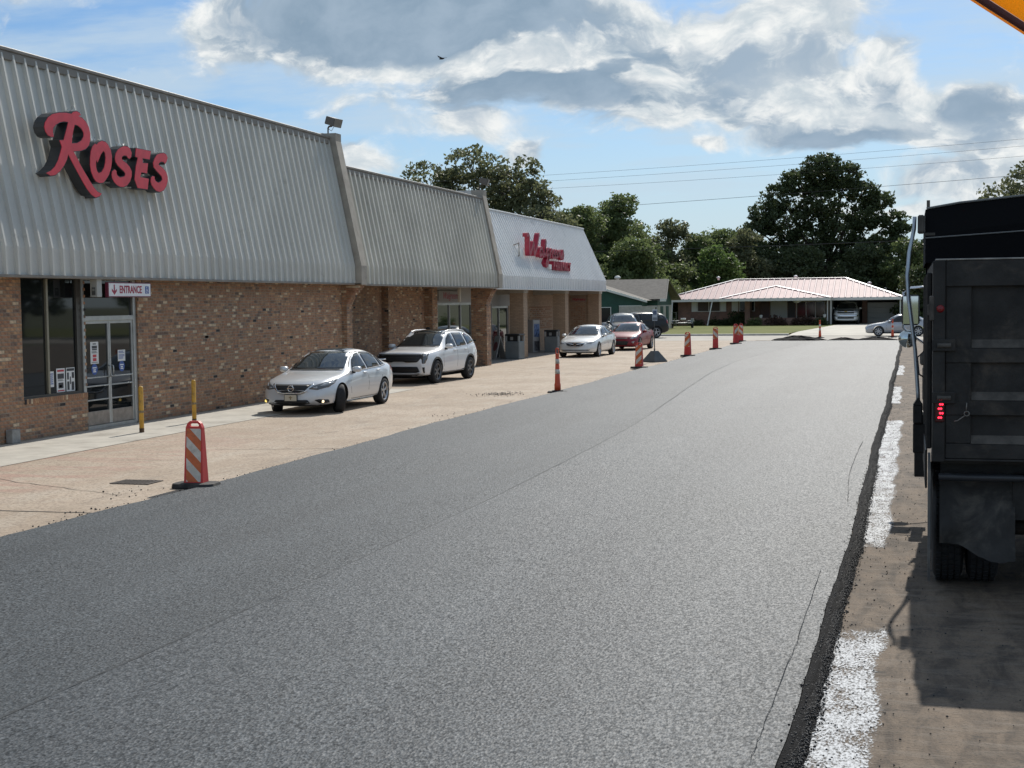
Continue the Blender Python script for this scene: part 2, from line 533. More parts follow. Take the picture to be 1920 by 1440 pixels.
    # worn white paint: holes where the milling bit through
    m = bpy.data.materials.new('worn_white_paint'); m.use_nodes = True
    t = NT(m.node_tree); p = t.n['Principled BSDF']; out = t.n['Material Output']
    P = t.node('ShaderNodeTexCoord').outputs['Object']
    n1 = t.noise(t.mapping(P, (1.2, 0.9, 1)), 2.4, 7, 0.68, 0.4)
    n2 = t.noise(t.mapping(P, (1, 0.5, 1)), 55, 5, 0.75, 0.2)
    n3 = t.noise(t.mapping(P, (6, 1.2, 1)), 2.0, 4, 0.6)
    at = t.node('ShaderNodeAttribute', attribute_name='edge').outputs['Fac']
    k = t.math('ADD', t.math('MULTIPLY', n1, 0.42), t.math('MULTIPLY', n2, 0.80))
    k = t.math('ADD', k, t.math('MULTIPLY', n3, 0.22))
    k = t.math('SUBTRACT', k, t.math('MULTIPLY', at, 0.45))
    f = t.ramp(k, 0.60, 0.78)
    c = t.mix(t.ramp(n2, 0.35, 0.65), (0.25, 0.255, 0.26), (0.58, 0.595, 0.61))
    t.l.new(c, p.inputs['Base Color']); p.inputs['Roughness'].default_value = 0.7
    bn = t.node('ShaderNodeBump'); bn.inputs['Strength'].default_value = 0.8; bn.inputs['Distance'].default_value = 0.008
    t.l.new(n2, bn.inputs['Height']); t.l.new(bn.outputs[0], p.inputs['Normal'])
    tr = t.node('ShaderNodeBsdfTransparent'); mx = t.node('ShaderNodeMixShader')
    t.l.new(f, mx.inputs[0]); t.l.new(tr.outputs[0], mx.inputs[1]); t.l.new(p.outputs[0], mx.inputs[2])
    t.l.new(mx.outputs[0], out.inputs[0])
    MATS['worn_white_paint'] = m

    # lawn
    m = bpy.data.materials.new('lawn'); m.use_nodes = True
    t = NT(m.node_tree); p = t.n['Principled BSDF']
    P = t.node('ShaderNodeTexCoord').outputs['Object']
    a = t.noise(t.mapping(P, (0.6, 1.4, 1)), 0.5, 6, 0.62, 0.4)
    b = t.noise(P, 9, 5, 0.75)
    c = t.mix(t.ramp(a, 0.35, 0.65), (0.105, 0.135, 0.030), (0.205, 0.195, 0.060))
    c = t.mix(t.ramp(b, 0.35, 0.62, 0.5, 0.0), c, (0.055, 0.075, 0.018))
    t.l.new(c, p.inputs['Base Color']); p.inputs['Roughness'].default_value = 0.9
    p.inputs['Specular IOR Level'].default_value = 0.1
    MATS['lawn'] = m


ground_mats()
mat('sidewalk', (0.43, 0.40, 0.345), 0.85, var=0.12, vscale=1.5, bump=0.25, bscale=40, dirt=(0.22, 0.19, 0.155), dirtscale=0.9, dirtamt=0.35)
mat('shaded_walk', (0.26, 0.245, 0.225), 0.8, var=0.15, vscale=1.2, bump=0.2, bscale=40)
mat('street', (0.34, 0.31, 0.265), 0.85, var=0.14, vscale=0.6, bump=0.2, bscale=20)
mat('kerb', (0.42, 0.40, 0.36), 0.85, var=0.15, vscale=2)
mat('black_joint', (0.03, 0.027, 0.024), 0.95)
mat('terrain', (0.085, 0.095, 0.035), 0.95, var=0.3, vscale=0.05)
mat('black_stone', (0.030, 0.031, 0.033), 0.7, spec=0.22, var=0.5, vscale=40)
mat('black_edge', (0.007, 0.007, 0.008), 0.9, spec=0.12, var=0.7, vscale=60, bump=1.0, bscale=70)
mat('driveway', (0.47, 0.435, 0.37), 0.85, var=0.12, vscale=0.5)


def wav(y, seed, amp=1.0):
    """a wandering edge"""
    return amp * (0.055 * math.sin(y * 0.31 + seed) + 0.03 * math.sin(y * 0.93 + 2.1 * seed) + 0.014 * math.sin(y * 2.7 + seed * 3.3) + 0.008 * math.sin(y * 7.1 + seed))


def sheet(name, xa, xb, ys, z, m, kind='structure', nx=1, zf=None, thick=0.0):
    """a strip between two edges xa(y), xb(y), with short sides going down by thick"""
    mb = MB()
    fx = lambda f, y: f(y) if callable(f) else f
    vs = []; fs = []
    n = nx + 1
    for y in ys:
        a, b = fx(xa, y), fx(xb, y)
        for i in range(n):
            x = a + (b - a) * i / nx
            vs.append((x, y, z + (zf(x, y) if zf else 0)))
    for j in range(len(ys) - 1):
        for i in range(nx):
            fs.append((j * n + i, j * n + i + 1, (j + 1) * n + i + 1, (j + 1) * n + i))
    if thick:
        k = len(vs)
        for j in range(len(ys)):
            for i in (0, n - 1):
                q = vs[j * n + i]; vs.append((q[0], q[1], q[2] - thick))
        for j in range(len(ys) - 1):
            fs.append((j * n, (j + 1) * n, k + 2 * j + 2, k + 2 * j))
            fs.append((j * n + n - 1, k + 2 * j + 1, k + 2 * j + 3, (j + 1) * n + n - 1))
    mb.add(vs, fs)
    o = mb.build(name, m, recalc=False)
    if kind: tag(o, kind=kind)
    return o


def yrange(a, b, near=0.25, far=2.0):
    ys = [a]
    while ys[-1] < b:
        y = ys[-1]
        ys.append(min(b, y + max(near, min(far, abs(y) * 0.018))))
    return ys


# terrain out to the horizon
g = MB(); g.add([(-2600, -900, -0.06), (2600, -900, -0.06), (2600, 3600, -0.06), (-2600, 3600, -0.06)], [(0, 1, 2, 3)])
tag(g.build('ground', MATS['terrain'], recalc=False), kind='structure')

# forecourt of tan concrete, old roadway, street across, lawn
sheet('forecourt_pavement', -60, -10.0, yrange(-12, 96, 2, 4), -0.02, MATS['tan_concrete'], nx=6)
sheet('milled_roadway', -1.6, 26, yrange(-12, 96, 2, 4), -0.02, MATS['milled_road'], nx=4)
sheet('old_road_base', -10.0, -1.6, yrange(-12, 96, 2, 4), -0.02, MATS['milled_road'], nx=2)
sheet('street', -90, 90, [96, 100, 104, 108.6], -0.02, MATS['street'], nx=8)
sheet('store_sidewalk', -17.7, lambda y: -15.35 + 0.05 * math.sin(y * 0.4), yrange(10, 43.2, 1, 2), -0.012, MATS['sidewalk'], nx=3)
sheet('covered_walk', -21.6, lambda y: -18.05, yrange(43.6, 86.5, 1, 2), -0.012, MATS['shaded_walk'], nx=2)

# kerb and gutter along the far side of the street, with the lawn behind it
k = MB()
k.prism([(108.6, -0.02), (108.6, 0.10), (108.72, 0.12), (108.95, 0.12), (108.95, -0.02)], -90, -8.9, 'X')
k.prism([(108.6, -0.02), (108.6, 0.10), (108.72, 0.12), (108.95, 0.12), (108.95, -0.02)], -0.6, 90, 'X')
tag(k.build('kerb', MATS['kerb']), kind='structure')
lz = lambda x, y: 0.0 if y < 109 else min(0.16, (y - 109) * 0.008)
sheet('lawn', -90, lambda y: -8.9 if y < 112 else -8.9 + (y - 112) * 0.055, [108.95, 110, 112, 116, 120, 126, 132, 138, 143, 158], 0.11, MATS['lawn'], nx=4, zf=lambda x, y: 0.0)
sheet('lawn', -0.6, 90, [108.95, 116, 126, 138, 158], 0.11, MATS['lawn'], nx=4)
sheet('driveway', lambda y: -8.9 if y < 112 else -8.9 + (y - 112) * 0.055, -0.6, [108.6, 110, 112, 116, 120, 126, 132, 138, 144, 152], -0.012,
      MATS['driveway'], zf=lambda x, y: min(0.125, max(0, (y - 108.6) * 0.02)))

# expansion joints and cracks in the forecourt: recessed dark strips
jt = MB()
def strip(pts, w, z=-0.0155):
    vs = []; fs = []
    for i, (x, y) in enumerate(pts):
        a = pts[max(0, i - 1)]; b = pts[min(len(pts) - 1, i + 1)]
        dx, dy = b[0] - a[0], b[1] - a[1]; L = math.hypot(dx, dy) or 1
        ww = w * (0.7 + 0.6 * rnd.random()) / 2
        vs += [(x - dy / L * ww, y + dx / L * ww, z), (x + dy / L * ww, y - dx / L * ww, z)]
    for i in range(len(pts) - 1):
        fs.append((2 * i, 2 * i + 1, 2 * i + 3, 2 * i + 2))
    jt.add(vs, fs)
def wander(x0, y0, x1, y1, n, a):
    return [(x0 + (x1 - x0) * i / n + rnd.uniform(-a, a), y0 + (y1 - y0) * i / n + rnd.uniform(-a, a)) for i in range(n + 1)]
strip(wander(-15.3, 16.62, -10.2, 16.74, 24, 0.012), 0.035)
strip(wander(-12.9, 24.7, -10.4, 25.2, 14, 0.03), 0.02)
strip(wander(-15.3, 36.3, -10.5, 36.2, 20, 0.03), 0.016)
strip(wander(-17.7, 56.0, -10.5, 55.9, 20, 0.03), 0.016)
strip(wander(-14.3, 19.8, -11.2, 18.4, 16, 0.05), 0.014)
strip(wander(-12.3, 28.0, -10.8, 31.0, 14, 0.05), 0.014)
strip(wander(-14.9, 22.4, -12.2, 23.0, 14, 0.04), 0.014)
tag(jt.build('pavement_joints', MATS['black_joint'], recalc=False), kind='structure')

# the new mat, laid in two passes; the second overlaps the first by a small step
SEAM = [(4, -5.9), (9, -5.78), (12.9, -5.68), (18, -5.58), (23.2, -5.62), (30, -5.80), (40, -6.40), (53, -7.2), (62, -7.35), (72, -7.1), (84, -6.3), (94, -5.6)]
def seam(y):
    for (a, p), (b, q) in zip(SEAM, SEAM[1:]):
        if y <= b:
            k = max(0, (y - a) / (b - a)); return p + (q - p) * k + 0.3 * wav(y, 4.0)
    return SEAM[-1][1]
edgeL = lambda y: -10.42 + wav(y, 1.0, 0.9)
edgeR = lambda y: -0.545 - 0.17 * math.exp(-max(y, 4) / 12.0) + wav(y, 2.4, 0.35)
ys = yrange(-10, 93.4, 0.16, 1.2)
roll = lambda x, y: 0.004 * math.sin(x * 2.1 + 0.4) + 0.003 * math.sin(y * 0.45 + x)
sheet('asphalt_mat', edgeL, lambda y: seam(y) + 0.05, ys, 0.024, MATS['asphalt_old_pass'], nx=8, zf=roll, thick=0.05)
sheet('asphalt_mat', lambda y: seam(y) + 0.012 * math.sin(y * 9.1) * math.sin(y * 3.3), lambda y: edgeR(y) - 0.10, ys, 0.033, MATS['asphalt_new_pass'], nx=8, zf=roll, thick=0.06)

# dark overlap along the seam between the two passes
jt = MB()
strip([(seam(y) - 0.012, y) for y in ys if y > 5], 0.028, 0.0365)
tag(jt.build('lane_seam', mat('seam_dark', (0.036, 0.041, 0.045), 0.75, spec=0.3, var=0.5, vscale=12), recalc=False), kind='structure')

# fine tear that follows the edge of the mat
jt = MB()
CR = [(-0.902, 8.28), (-0.893, 9.25), (-0.862, 11.3), (-0.867, 13.7), (-0.858, 16.0), (-0.793, 19.05), (-0.841, 20.2), (-0.917, 22.6), (-0.90, 26), (-0.829, 31.0), (-0.833, 41.5), (-0.872, 45.7), (-0.74, 52)]
pp = []
for (a, b), (c, d) in zip(CR, CR[1:]):
    for i in range(10): pp.append((a + (c - a) * i / 10 + rnd.uniform(-.006, .006), b + (d - b) * i / 10))
strip(pp[:34], 0.0045, 0.0425); strip(pp[52:84], 0.006, 0.0425)
tag(jt.build('mat_crack', mat('crack_black', (0.040, 0.042, 0.044), 0.95, spec=0.05), recalc=False), kind='structure')

# loose ravelled shoulder along the right edge of the mat: a sloping ridge of black stones
sh = MB()
vs = []; fs = []
for y in ys:
    e = edgeR(y)
    w = 0.5 if y < 3 else 1.0
    for i, (dx, z) in enumerate(((-0.09, 0.040), (-0.04, 0.034), (0.005, 0.010), (0.04, -0.014), (0.065, -0.022))):
        j = 0.010 if 0 < i < 4 else 0.0
        vs.append((e + dx + rnd.uniform(-j, j), y, z + rnd.uniform(-j, j) * 0.6))
for j in range(len(ys) - 1):
    for i in range(4):
        fs.append((j * 5 + i, j * 5 + i + 1, (j + 1) * 5 + i + 1, (j + 1) * 5 + i))
sh.add(vs, fs)
tag(sh.build('mat_edge', MATS['black_edge'], recalc=False), kind='structure')


def stones(name, pts, m):
    """small irregular stones (octahedra) in one mesh, made with numpy"""
    n = len(pts)
    P = np.array([p[:3] for p in pts]); S = np.array([p[3] for p in pts])
    rg = np.random.RandomState(5)
    base = np.array([(1, 0, 0), (-1, 0, 0), (0, 1, 0), (0, -1, 0), (0, 0, 0.8), (0, 0, -0.8)], float)
    V = base[None] * rg.uniform(0.6, 1.25, (n, 6, 1))
    a = rg.uniform(0, 6.28, n); ca, sa = np.cos(a), np.sin(a)
    X = V[:, :, 0] * ca[:, None] - V[:, :, 1] * sa[:, None]; Y = V[:, :, 0] * sa[:, None] + V[:, :, 1] * ca[:, None]
    V = np.stack([X, Y, V[:, :, 2]], -1) * S[:, None, None] + P[:, None, :]
    F = np.array([(0, 2, 4), (2, 1, 4), (1, 3, 4), (3, 0, 4), (2, 0, 5), (1, 2, 5), (3, 1, 5), (0, 3, 5)])
    F = (F[None] + (np.arange(n) * 6)[:, None, None]).reshape(-1, 3)
    return tag(np_mesh(name, V.reshape(-1, 3), F, m), kind='stuff')


def np_mesh(name, V, F, m, smooth=False, attr=None):
    k = F.shape[1]
    me = bpy.data.meshes.new(name)
    me.vertices.add(len(V)); me.vertices.foreach_set('co', np.asarray(V, np.float32).ravel())
    me.loops.add(F.size); me.loops.foreach_set('vertex_index', F.astype(np.int32).ravel())
    me.polygons.add(len(F))
    me.polygons.foreach_set('loop_start', (np.arange(len(F)) * k).astype(np.int32))
    me.polygons.foreach_set('loop_total', np.full(len(F), k, np.int32))
    if smooth: me.polygons.foreach_set('use_smooth', np.ones(len(F), bool))
    for q in (m if isinstance(m, list) else [m]): me.materials.append(q)
    if attr is not None:
        a = me.attributes.new('tone', 'FLOAT', 'FACE'); a.data.foreach_set('value', np.asarray(attr, np.float32))
    me.update(calc_edges=True)
    return link(name, me)


pts = []
y = 5.0
while y < 60:
    for _ in range(int(8 if y < 24 else 4)):
        t_ = rnd.gauss(0.0, 0.45)
        dx = max(-0.16, min(0.13, t_ * 0.085 - 0.01))
        z = 0.036 if dx < -0.05 else max(-0.018, 0.030 - (dx + 0.05) * 0.33)
        pts.append((edgeR(y) + dx, y + rnd.uniform(0, 0.02), z, rnd.uniform(0.004, 0.012) * (1 if rnd.random() < 0.93 else 1.5)))
    y += 0.016 if y < 24 else 0.045
for _ in range(900):                       # strays on the milled road and at the left edge
    y = 7 + 40 * rnd.random() ** 1.6
    pts.append((edgeR(y) + 0.1 + abs(rnd.gauss(0, 0.5)), y, -0.012, rnd.uniform(0.004, 0.011)))
for _ in range(1500):
    y = 12 + 70 * rnd.random() ** 1.4
    pts.append((edgeL(y) - abs(rnd.gauss(0, 0.10)) + 0.03, y, 0.0, rnd.uniform(0.004, 0.015)))
for cx, cy, n, s in ((-11.2, 18.6, 22, 0.35), (-11.87, 40.96, 260, 0.5), (-10.7, 16.7, 16, 0.3), (-11.0, 33.0, 16, 0.6)):
    for _ in range(n):
        pts.append((cx + rnd.gauss(0, s * 0.6), cy + rnd.gauss(0, s), -0.008, rnd.uniform(0.006, 0.022)))
stones('asphalt_crumbs', pts, MATS['black_stone'])


# worn white paint along the milled road
def paint(x0, x1, y0, y1, skew=0.0):
    nx, ny = 14, max(10, int((y1 - y0) / 0.25))
    V = []; F = []; E = []
    for j in range(ny + 1):
        for i in range(nx + 1):
            u, v = i / nx, j / ny
            y = y0 + (y1 - y0) * v
            lo = max(x0, edgeR(y) + 0.03)
            x = lo + (x1 + 0.04 * math.sin(y * 2.2) + skew * v - lo) * u
            V.append((x, y, -0.014)); E.append(max(0, (u - 0.72) / 0.28) ** 1.3 + max(0, 1 - v * (y1 - y0) / 0.3) + max(0, 1 - (1 - v) * (y1 - y0) / (0.25 if y1 - y0 < 2 else 0.7) - 0.4 * u))
    for j in range(ny):
        for i in range(nx):
            a = j * (nx + 1) + i; F.append((a, a + 1, a + nx + 2, a + nx + 1))
    o = np_mesh('white_paint', np.array(V), np.array(F), MATS['worn_white_paint'])
    at = o.data.attributes.new('edge', 'FLOAT', 'POINT'); at.data.foreach_set('value', np.array(E, np.float32))
    tag(o, kind='structure')


paint(-0.80, -0.19, 6.0, 12.4, 0.10)
paint(-0.62, -0.17, 15.9, 33.4, 0.08)
paint(-0.52, -0.20, 38, 46)
paint(-0.50, -0.20, 52, 60)

# heaps of millings at the end of the mat
def heap(cx, cy, rx, ry, h, seed, label):
    n, rings = 36, 7
    rg = random.Random(seed)
    V = [(cx, cy, h)]; F = []
    for r_ in range(1, rings + 1):
        k = r_ / rings
        for a in range(n):
            t_ = 2 * math.pi * a / n
            w = 1 + 0.13 * math.sin(3 * t_ + seed) + 0.08 * math.sin(7 * t_)
            z = h * (1 - k) ** 0.8 * (1 + rg.uniform(-0.22, 0.22)) if r_ < rings else -0.03
            V.append((cx + rx * k * w * math.cos(t_), cy + ry * k * w * math.sin(t_), z))
    mb = MB(); mb.smooth = False
    fs = [(0, 1 + a, 1 + (a + 1) % n) for a in range(n)]
    for r_ in range(rings - 1):
        for a in range(n):
            b = 1 + r_ * n; fs.append((b + a, b + n + a, b + n + (a + 1) % n, b + (a + 1) % n))
    mb.add(V, fs)
    tag(mb.build('asphalt_heap', MATS['black_edge'], recalc=False), label, 'asphalt heap', 'black heaps at the end of the new mat')
heap(-7.3, 95.6, 1.75, 0.9, 0.30, 1, 'tallest black heap of loose asphalt, beside the foot of a tubular orange post')
heap(-4.3, 95.3, 1.1, 0.6, 0.17, 2, 'small low mound of black asphalt, middle of the three heaps')
heap(-2.2, 95.4, 1.5, 0.7, 0.20, 3, 'long low mound of black asphalt in front of the silver sedan on the street')

# drain grate set in the forecourt
dr = thing('drain_grate', 'rusty dark drain grate with slots set in the tan concrete', 'drain grate', (-11.75, 19.82, -0.02))
dr.scale = (0.8, 0.8, 1)
f = MB()
f.box(-0.42, 0.42, -0.30, -0.26, 0, 0.0141); f.box(-0.42, 0.42, 0.26, 0.30, 0, 0.014)
f.box(-0.42, -0.38, -0.26, 0.26, 0, 0.014); f.box(0.38, 0.42, -0.26, 0.26, 0, 0.014)
f.box(-0.38, 0.38, -0.26, 0.26, 0, 0.004)
f.build('frame', mat('rusty_iron', (0.075, 0.06, 0.05), 0.8, var=0.3, vscale=8), dr)
for i in range(9):
    b = MB(); x = -0.355 + i * 0.084
    b.box(x, x + 0.038, -0.26, 0.26, 0.004, 0.0125)
    b.build('bar', MATS['rusty_iron'], dr)
# ------------------------------------------------------------------ the shops
BRICKS = [mat('brick_red', (0.350, 0.182, 0.104), 0.85, var=0.25, vscale=9, bump=0.3, bscale=60),
          mat('brick_brown', (0.318, 0.188, 0.112), 0.85, var=0.25, vscale=9, bump=0.3, bscale=60),
          mat('brick_orange', (0.44, 0.258, 0.142), 0.85, var=0.25, vscale=9, bump=0.3, bscale=60),
          mat('brick_dark', (0.19, 0.122, 0.088), 0.85, var=0.3, vscale=9, bump=0.3, bscale=60),
          mat('brick_buff', (0.58, 0.44, 0.29), 0.85, var=0.2, vscale=9, bump=0.3, bscale=60),
          mat('brick_black', (0.030, 0.025, 0.024), 0.8, var=0.3, vscale=9)]
BW = [0.37, 0.31, 0.155, 0.075, 0.070, 0.007]
mat('mortar', (0.285, 0.235, 0.18), 0.95, var=0.25, vscale=4, bump=0.3, bscale=60)


def pick_brick(r, z):
    w = list(BW)
    if z < 0.75:                      # more dark and fewer pale bricks near the ground
        w[3] *= 1.0 + 2.2 * (0.75 - z); w[2] *= 0.6; w[4] *= 0.55
    k = r.random() * sum(w)
    for i, q in enumerate(w):
        k -= q
        if k < 0: return i
    return 0


def brick_layout(L, z0, z1, seed, openings=(), lw=0.2, ch=0.0755, joint=0.011):
    """running bond on a wall L long: list of (u0, u1, z0, z1) cut around openings (u0, u1, z0, z1)"""
    out = []
    n = int(round((z1 - z0) / ch)); ch = (z1 - z0) / n
    for c in range(n):
        za, zb = z0 + c * ch, z0 + (c + 1) * ch - joint
        spans = [(0.0, L)]
        for (a, b, p, q) in openings:
            if za < q - 0.02 and zb > p + 0.02:
                ns = []
                for (s, e) in spans:
                    if b <= s or a >= e: ns.append((s, e)); continue
                    if a > s: ns.append((s, a))
                    if b < e: ns.append((b, e))
                spans = ns
        u = -(lw + joint) * 0.5 * (c % 2)
        while u < L:
            a, b = u, u + lw
            for (s, e) in spans:
                p, q = max(a, s), min(b, e)
                if q - p > 0.035: out.append((p, q, za, zb))
            u += lw + joint
    return out


def brick_box(mb, O, U, N, b, r, mi):
    (u0, u1, z0, z1) = b
    d = r.uniform(0.004, 0.012)
    k = 0.003
    u0 += r.uniform(0, k); u1 -= r.uniform(0, k); z0 += r.uniform(-k, k) * 0.7; z1 += r.uniform(-k, k) * 0.7
    c = 0.004
    vs = []
    for (uu, zz, dd) in ((u0, z0, 0), (u1, z0, 0), (u1, z1, 0), (u0, z1, 0), (u0 + c, z0 + c, d), (u1 - c, z0 + c, d), (u1 - c, z1 - c, d), (u0 + c, z1 - c, d)):
        vs.append((O[0] + U[0] * uu + N[0] * (dd - 0.004), O[1] + U[1] * uu + N[1] * (dd - 0.004), zz))
    mb.mi = mi
    mb.add(vs, [(4, 5, 6, 7), (0, 1, 5, 4), (1, 2, 6, 5), (2, 3, 7, 6), (3, 0, 4, 7)])


def brick_face(mb, O, U, N, L, z0, z1, seed, openings=()):
    r = random.Random(seed)
    for b in brick_layout(L, z0, z1, seed, openings):
        brick_box(mb, O, U, N, b, r, pick_brick(r, b[2]))


GREYM = mat('mansard_grey', (0.565, 0.555, 0.51), 0.55, spec=0.4, var=0.06, vscale=0.5, dirt=(0.36, 0.35, 0.31), dirtscale=1.6, dirtamt=0.05, coords='World')
MIDM = mat('mansard_weathered', (0.53, 0.515, 0.46), 0.6, spec=0.35, var=0.10, vscale=0.5, dirt=(0.30, 0.29, 0.25), dirtscale=1.4, dirtamt=0.08, coords='World')
WHITEM = mat('mansard_white', (0.70, 0.705, 0.70), 0.42, metal=0.1, var=0.05, vscale=0.5, dirt=(0.36, 0.37, 0.37), dirtscale=0.8, dirtamt=0.05)
TRIM = mat('trim_taupe', (0.24, 0.215, 0.185), 0.6, var=0.15, vscale=2)
TRIMD = mat('trim_dark', (0.085, 0.072, 0.062), 0.6, var=0.2, vscale=2)
STUCCO = mat('pilaster_stucco', (0.36, 0.325, 0.275), 0.8, var=0.12, vscale=2.5, dirt=(0.20, 0.175, 0.15), dirtscale=1.5, dirtamt=0.35, bump=0.15)
SOFFIT = mat('soffit', (0.40, 0.37, 0.32), 0.8, var=0.1)
MBODY = mat('flat_roof', (0.32, 0.31, 0.29), 0.9)
ALU = mat('aluminium', (0.48, 0.48, 0.46), 0.38, metal=0.6, var=0.1, vscale=5)
BRONZE = mat('bronze_frame', (0.10, 0.092, 0.080), 0.4, metal=0.4)
GLASS = mat('store_glass', (0.010, 0.012, 0.013), 0.03, spec=0.55)
PAPER = mat('paper', (0.72, 0.72, 0.70), 0.7)
INK = mat('print_black', (0.05, 0.05, 0.055), 0.6)
REDP = mat('print_red', (0.50, 0.035, 0.05), 0.5)
BLUEP = mat('print_blue', (0.03, 0.085, 0.32), 0.4)
WHITEP = mat('print_white', (0.80, 0.80, 0.79), 0.5)
YEL = mat('old_yellow_paint', (0.60, 0.33, 0.045), 0.55, var=0.2, vscale=6, dirt=(0.16, 0.11, 0.07), dirtscale=5, dirtamt=0.4)


def profile(xe, ze, zk, xt, zt):
    return [(xe, ze), (xe - 0.015, zk), (xt, zt)]


def panel_mesh(name, prof, w, rib, proud, m):
    """one roofing panel w wide along Y with a raised rib, following the profile (x, z) from eave to top"""
    cs = [(0.0, 0.0), (w - rib - 0.03, 0.0), (w - rib - 0.008, proud), (w - 0.022, proud), (w, 0.0)]
    nrm = []
    for i in range(len(prof)):
        n = Vector((0, 0))
        for a, b in ((i - 1, i), (i, i + 1)):
            if a >= 0 and b < len(prof):
                d = Vector(prof[b]) - Vector(prof[a]); d.normalize(); n += Vector((d.y, -d.x))
        nrm.append(n.normalized())
    mb = MB(); vs = []
    for (x, z), n in zip(prof, nrm):
        for (yy, o) in cs:
            vs.append((x + n.x * o, yy, z + n.y * o))
    k = len(cs)
    fs = [(i * k + j, i * k + j + 1, (i + 1) * k + j + 1, (i + 1) * k + j) for i in range(len(prof) - 1) for j in range(k - 1)]
    fs += [(3 + 0, 2 + 0, 1 + 0, 4 + 0)]
    mb.add(vs, fs)
    return mb.mesh(name, m, recalc=False)


def mansard(parent, y0, y1, prof, w, rib, proud, m, capm, joined=False):
    n = int(round((y1 - y0) / w)); w = (y1 - y0) / n
    me = panel_mesh('roof_panel', prof, w, rib, proud, m)
    if joined:
        V = np.array([v.co[:] for v in me.vertices]); F = [tuple(p.vertices) for p in me.polygons]
        mb = MB()
        for i in range(n): mb.add(V + np.array([0, y0 + i * w, 0]), F)
        tag(mb.build('ribbed_roofing', m, parent, recalc=False), kind='stuff')
    else:
        for i in range(n): link('roof_panel', me, parent, (0, y0 + i * w, 0))
    (xe, ze), _, (xt, zt) = prof
    t = MB(); t.bev(xe - 0.10, xe + 0.055, y0, y1, ze - 0.055, ze + 0.004, 0.008)
    t.build('eave_trim', capm, parent)
    c = MB()
    c.bev(xt - 0.28, xt + 0.10, y0, y1, zt + 0.06, zt + 0.14, 0.015)
    c.bev(xt - 0.20, xt + 0.075, y0, y1, zt - 0.12, zt + 0.057, 0.01)
    c.build('roof_cap', capm, parent)


def pilaster(parent, y0, y1, prof, out, ztop, m):
    (xe, ze), (xk, zk), (xt, zt) = prof
    k = (xt - xk) / (zt - zk)
    X = lambda z: xk + k * (z - zk)
    p = [(xe - 0.2, ze - 0.05), (xe + out, ze - 0.05), (xe + out, zk), (X(ztop - 0.25) + out, ztop - 0.25), (X(ztop) + out + 0.05, ztop - 0.05), (X(ztop) + out + 0.05, ztop), (X(ztop) - 0.35, ztop)]
    mb = MB()
    # polygon is in (x, z): extrude along Y
    mb.prism(p, y0, y1, 'Y')
    mb.build('pilaster', m, parent)


# --- store with the red sign -------------------------------------------------
XW = -17.8
roses = thing('store_building', 'long brick store with grey ribbed metal mansard and glass entrance doors', 'store', (0, 0, 0))
P1 = profile(-17.35, 3.42, 3.98, -18.17, 8.02)
Y0, Y1 = 11.0, 42.9
# mass behind
b = MB()
b.box(-48, -18.22, Y0, Y1, 3.46, 7.86)
b.build('roof', MBODY, roses)
op = [(25.67, 27.98, 0.84, 3.42), (28.05, 30.28, -0.1, 3.42)]
wl = MB()
for (a, c, z0, z1) in ((Y0, 25.67, -0.05, 3.46), (25.67, 28.05, -0.05, 0.84), (30.28, 43.0, -0.05, 3.46)):
    wl.box(-18.15, XW, a, c, z0, z1)
wall = wl.build('wall', MATS['mortar'], roses)
rb = random.Random(11)
near, far = [], MB()
lay = brick_layout(Y1 - 20.0, 0.0, 3.42, 3, [(a - 20.0, c - 20.0, p, q) for (a, c, p, q) in op])
# soldier course under the window is laid separately
lay = [(u0 + 20.0, u1 + 20.0, z0, z1) for (u0, u1, z0, z1) in lay if not (25.6 < u0 + 20.0 < 28.04 and 0.735 < z0 < 0.84)]
cand = sorted([q for q in lay if q[0] > 24.75 and (q[1] - q[0]) > 0.15], key=lambda q: q[0] + 0.15 * abs(q[2] - 1.6))
chosen = set(cand[:300])
SH = {}
for q in lay:
    mi = pick_brick(rb, q[2])
    if q in chosen:
        key = (mi, rb.randint(0, 2), 0.19 < q[1] - q[0])
        if key not in SH:
            r2 = random.Random(hash(key) & 255)
            m1 = MB(); L = 0.2 if key[2] else 0.165
            brick_box(m1, (0, 0), (0, 1), (1, 0), (-L / 2, L / 2, -0.032, 0.032), r2, 0)
            SH[key] = m1.mesh('brick', BRICKS[mi], recalc=False)
        o = link('brick', SH[key], wall, (XW + 0.001, (q[0] + q[1]) / 2, (q[2] + q[3]) / 2))
    else:
        brick_box(far, (XW, 0), (0, 1), (1, 0), q, rb, mi)
tag(far.build('brick_courses', BRICKS, roses, recalc=False), kind='stuff')
# rowlock sill of bricks on edge below the window
for i in range(33):
    mi = pick_brick(rb, 1.5)
    m1 = MB()
    key = ('sill', mi)
    if key not in SH:
        m1.bev(-0.012, 0.022, -0.030, 0.030, -0.052, 0.052, 0.004)
        SH[key] = m1.mesh('sill_brick', BRICKS[mi])
    link('sill_brick', SH[key], wall, (XW, 25.71 + i * 0.0716, 0.788 + rb.uniform(-0.003, 0.003)))
# reveals of the brick at the opening edges
rv = MB()
for (yy, n) in ((25.67, 1), (30.28, -1)):
    r3 = random.Random(5)
    brick_face(rv, (XW - 0.25, yy), (1, 0), (0, n), 0.25, 0.84 if n > 0 else 0.0, 3.42, 6)
tag(rv.build('jamb_bricks', BRICKS, roses, recalc=False), kind='stuff')
s = MB(); s.box(-18.2, -17.36, Y0, Y1, 3.425, 3.455); s.build('soffit', SOFFIT, roses)
mansard(roses, Y0, Y1, P1, 0.40, 0.070, 0.075, GREYM, TRIM)

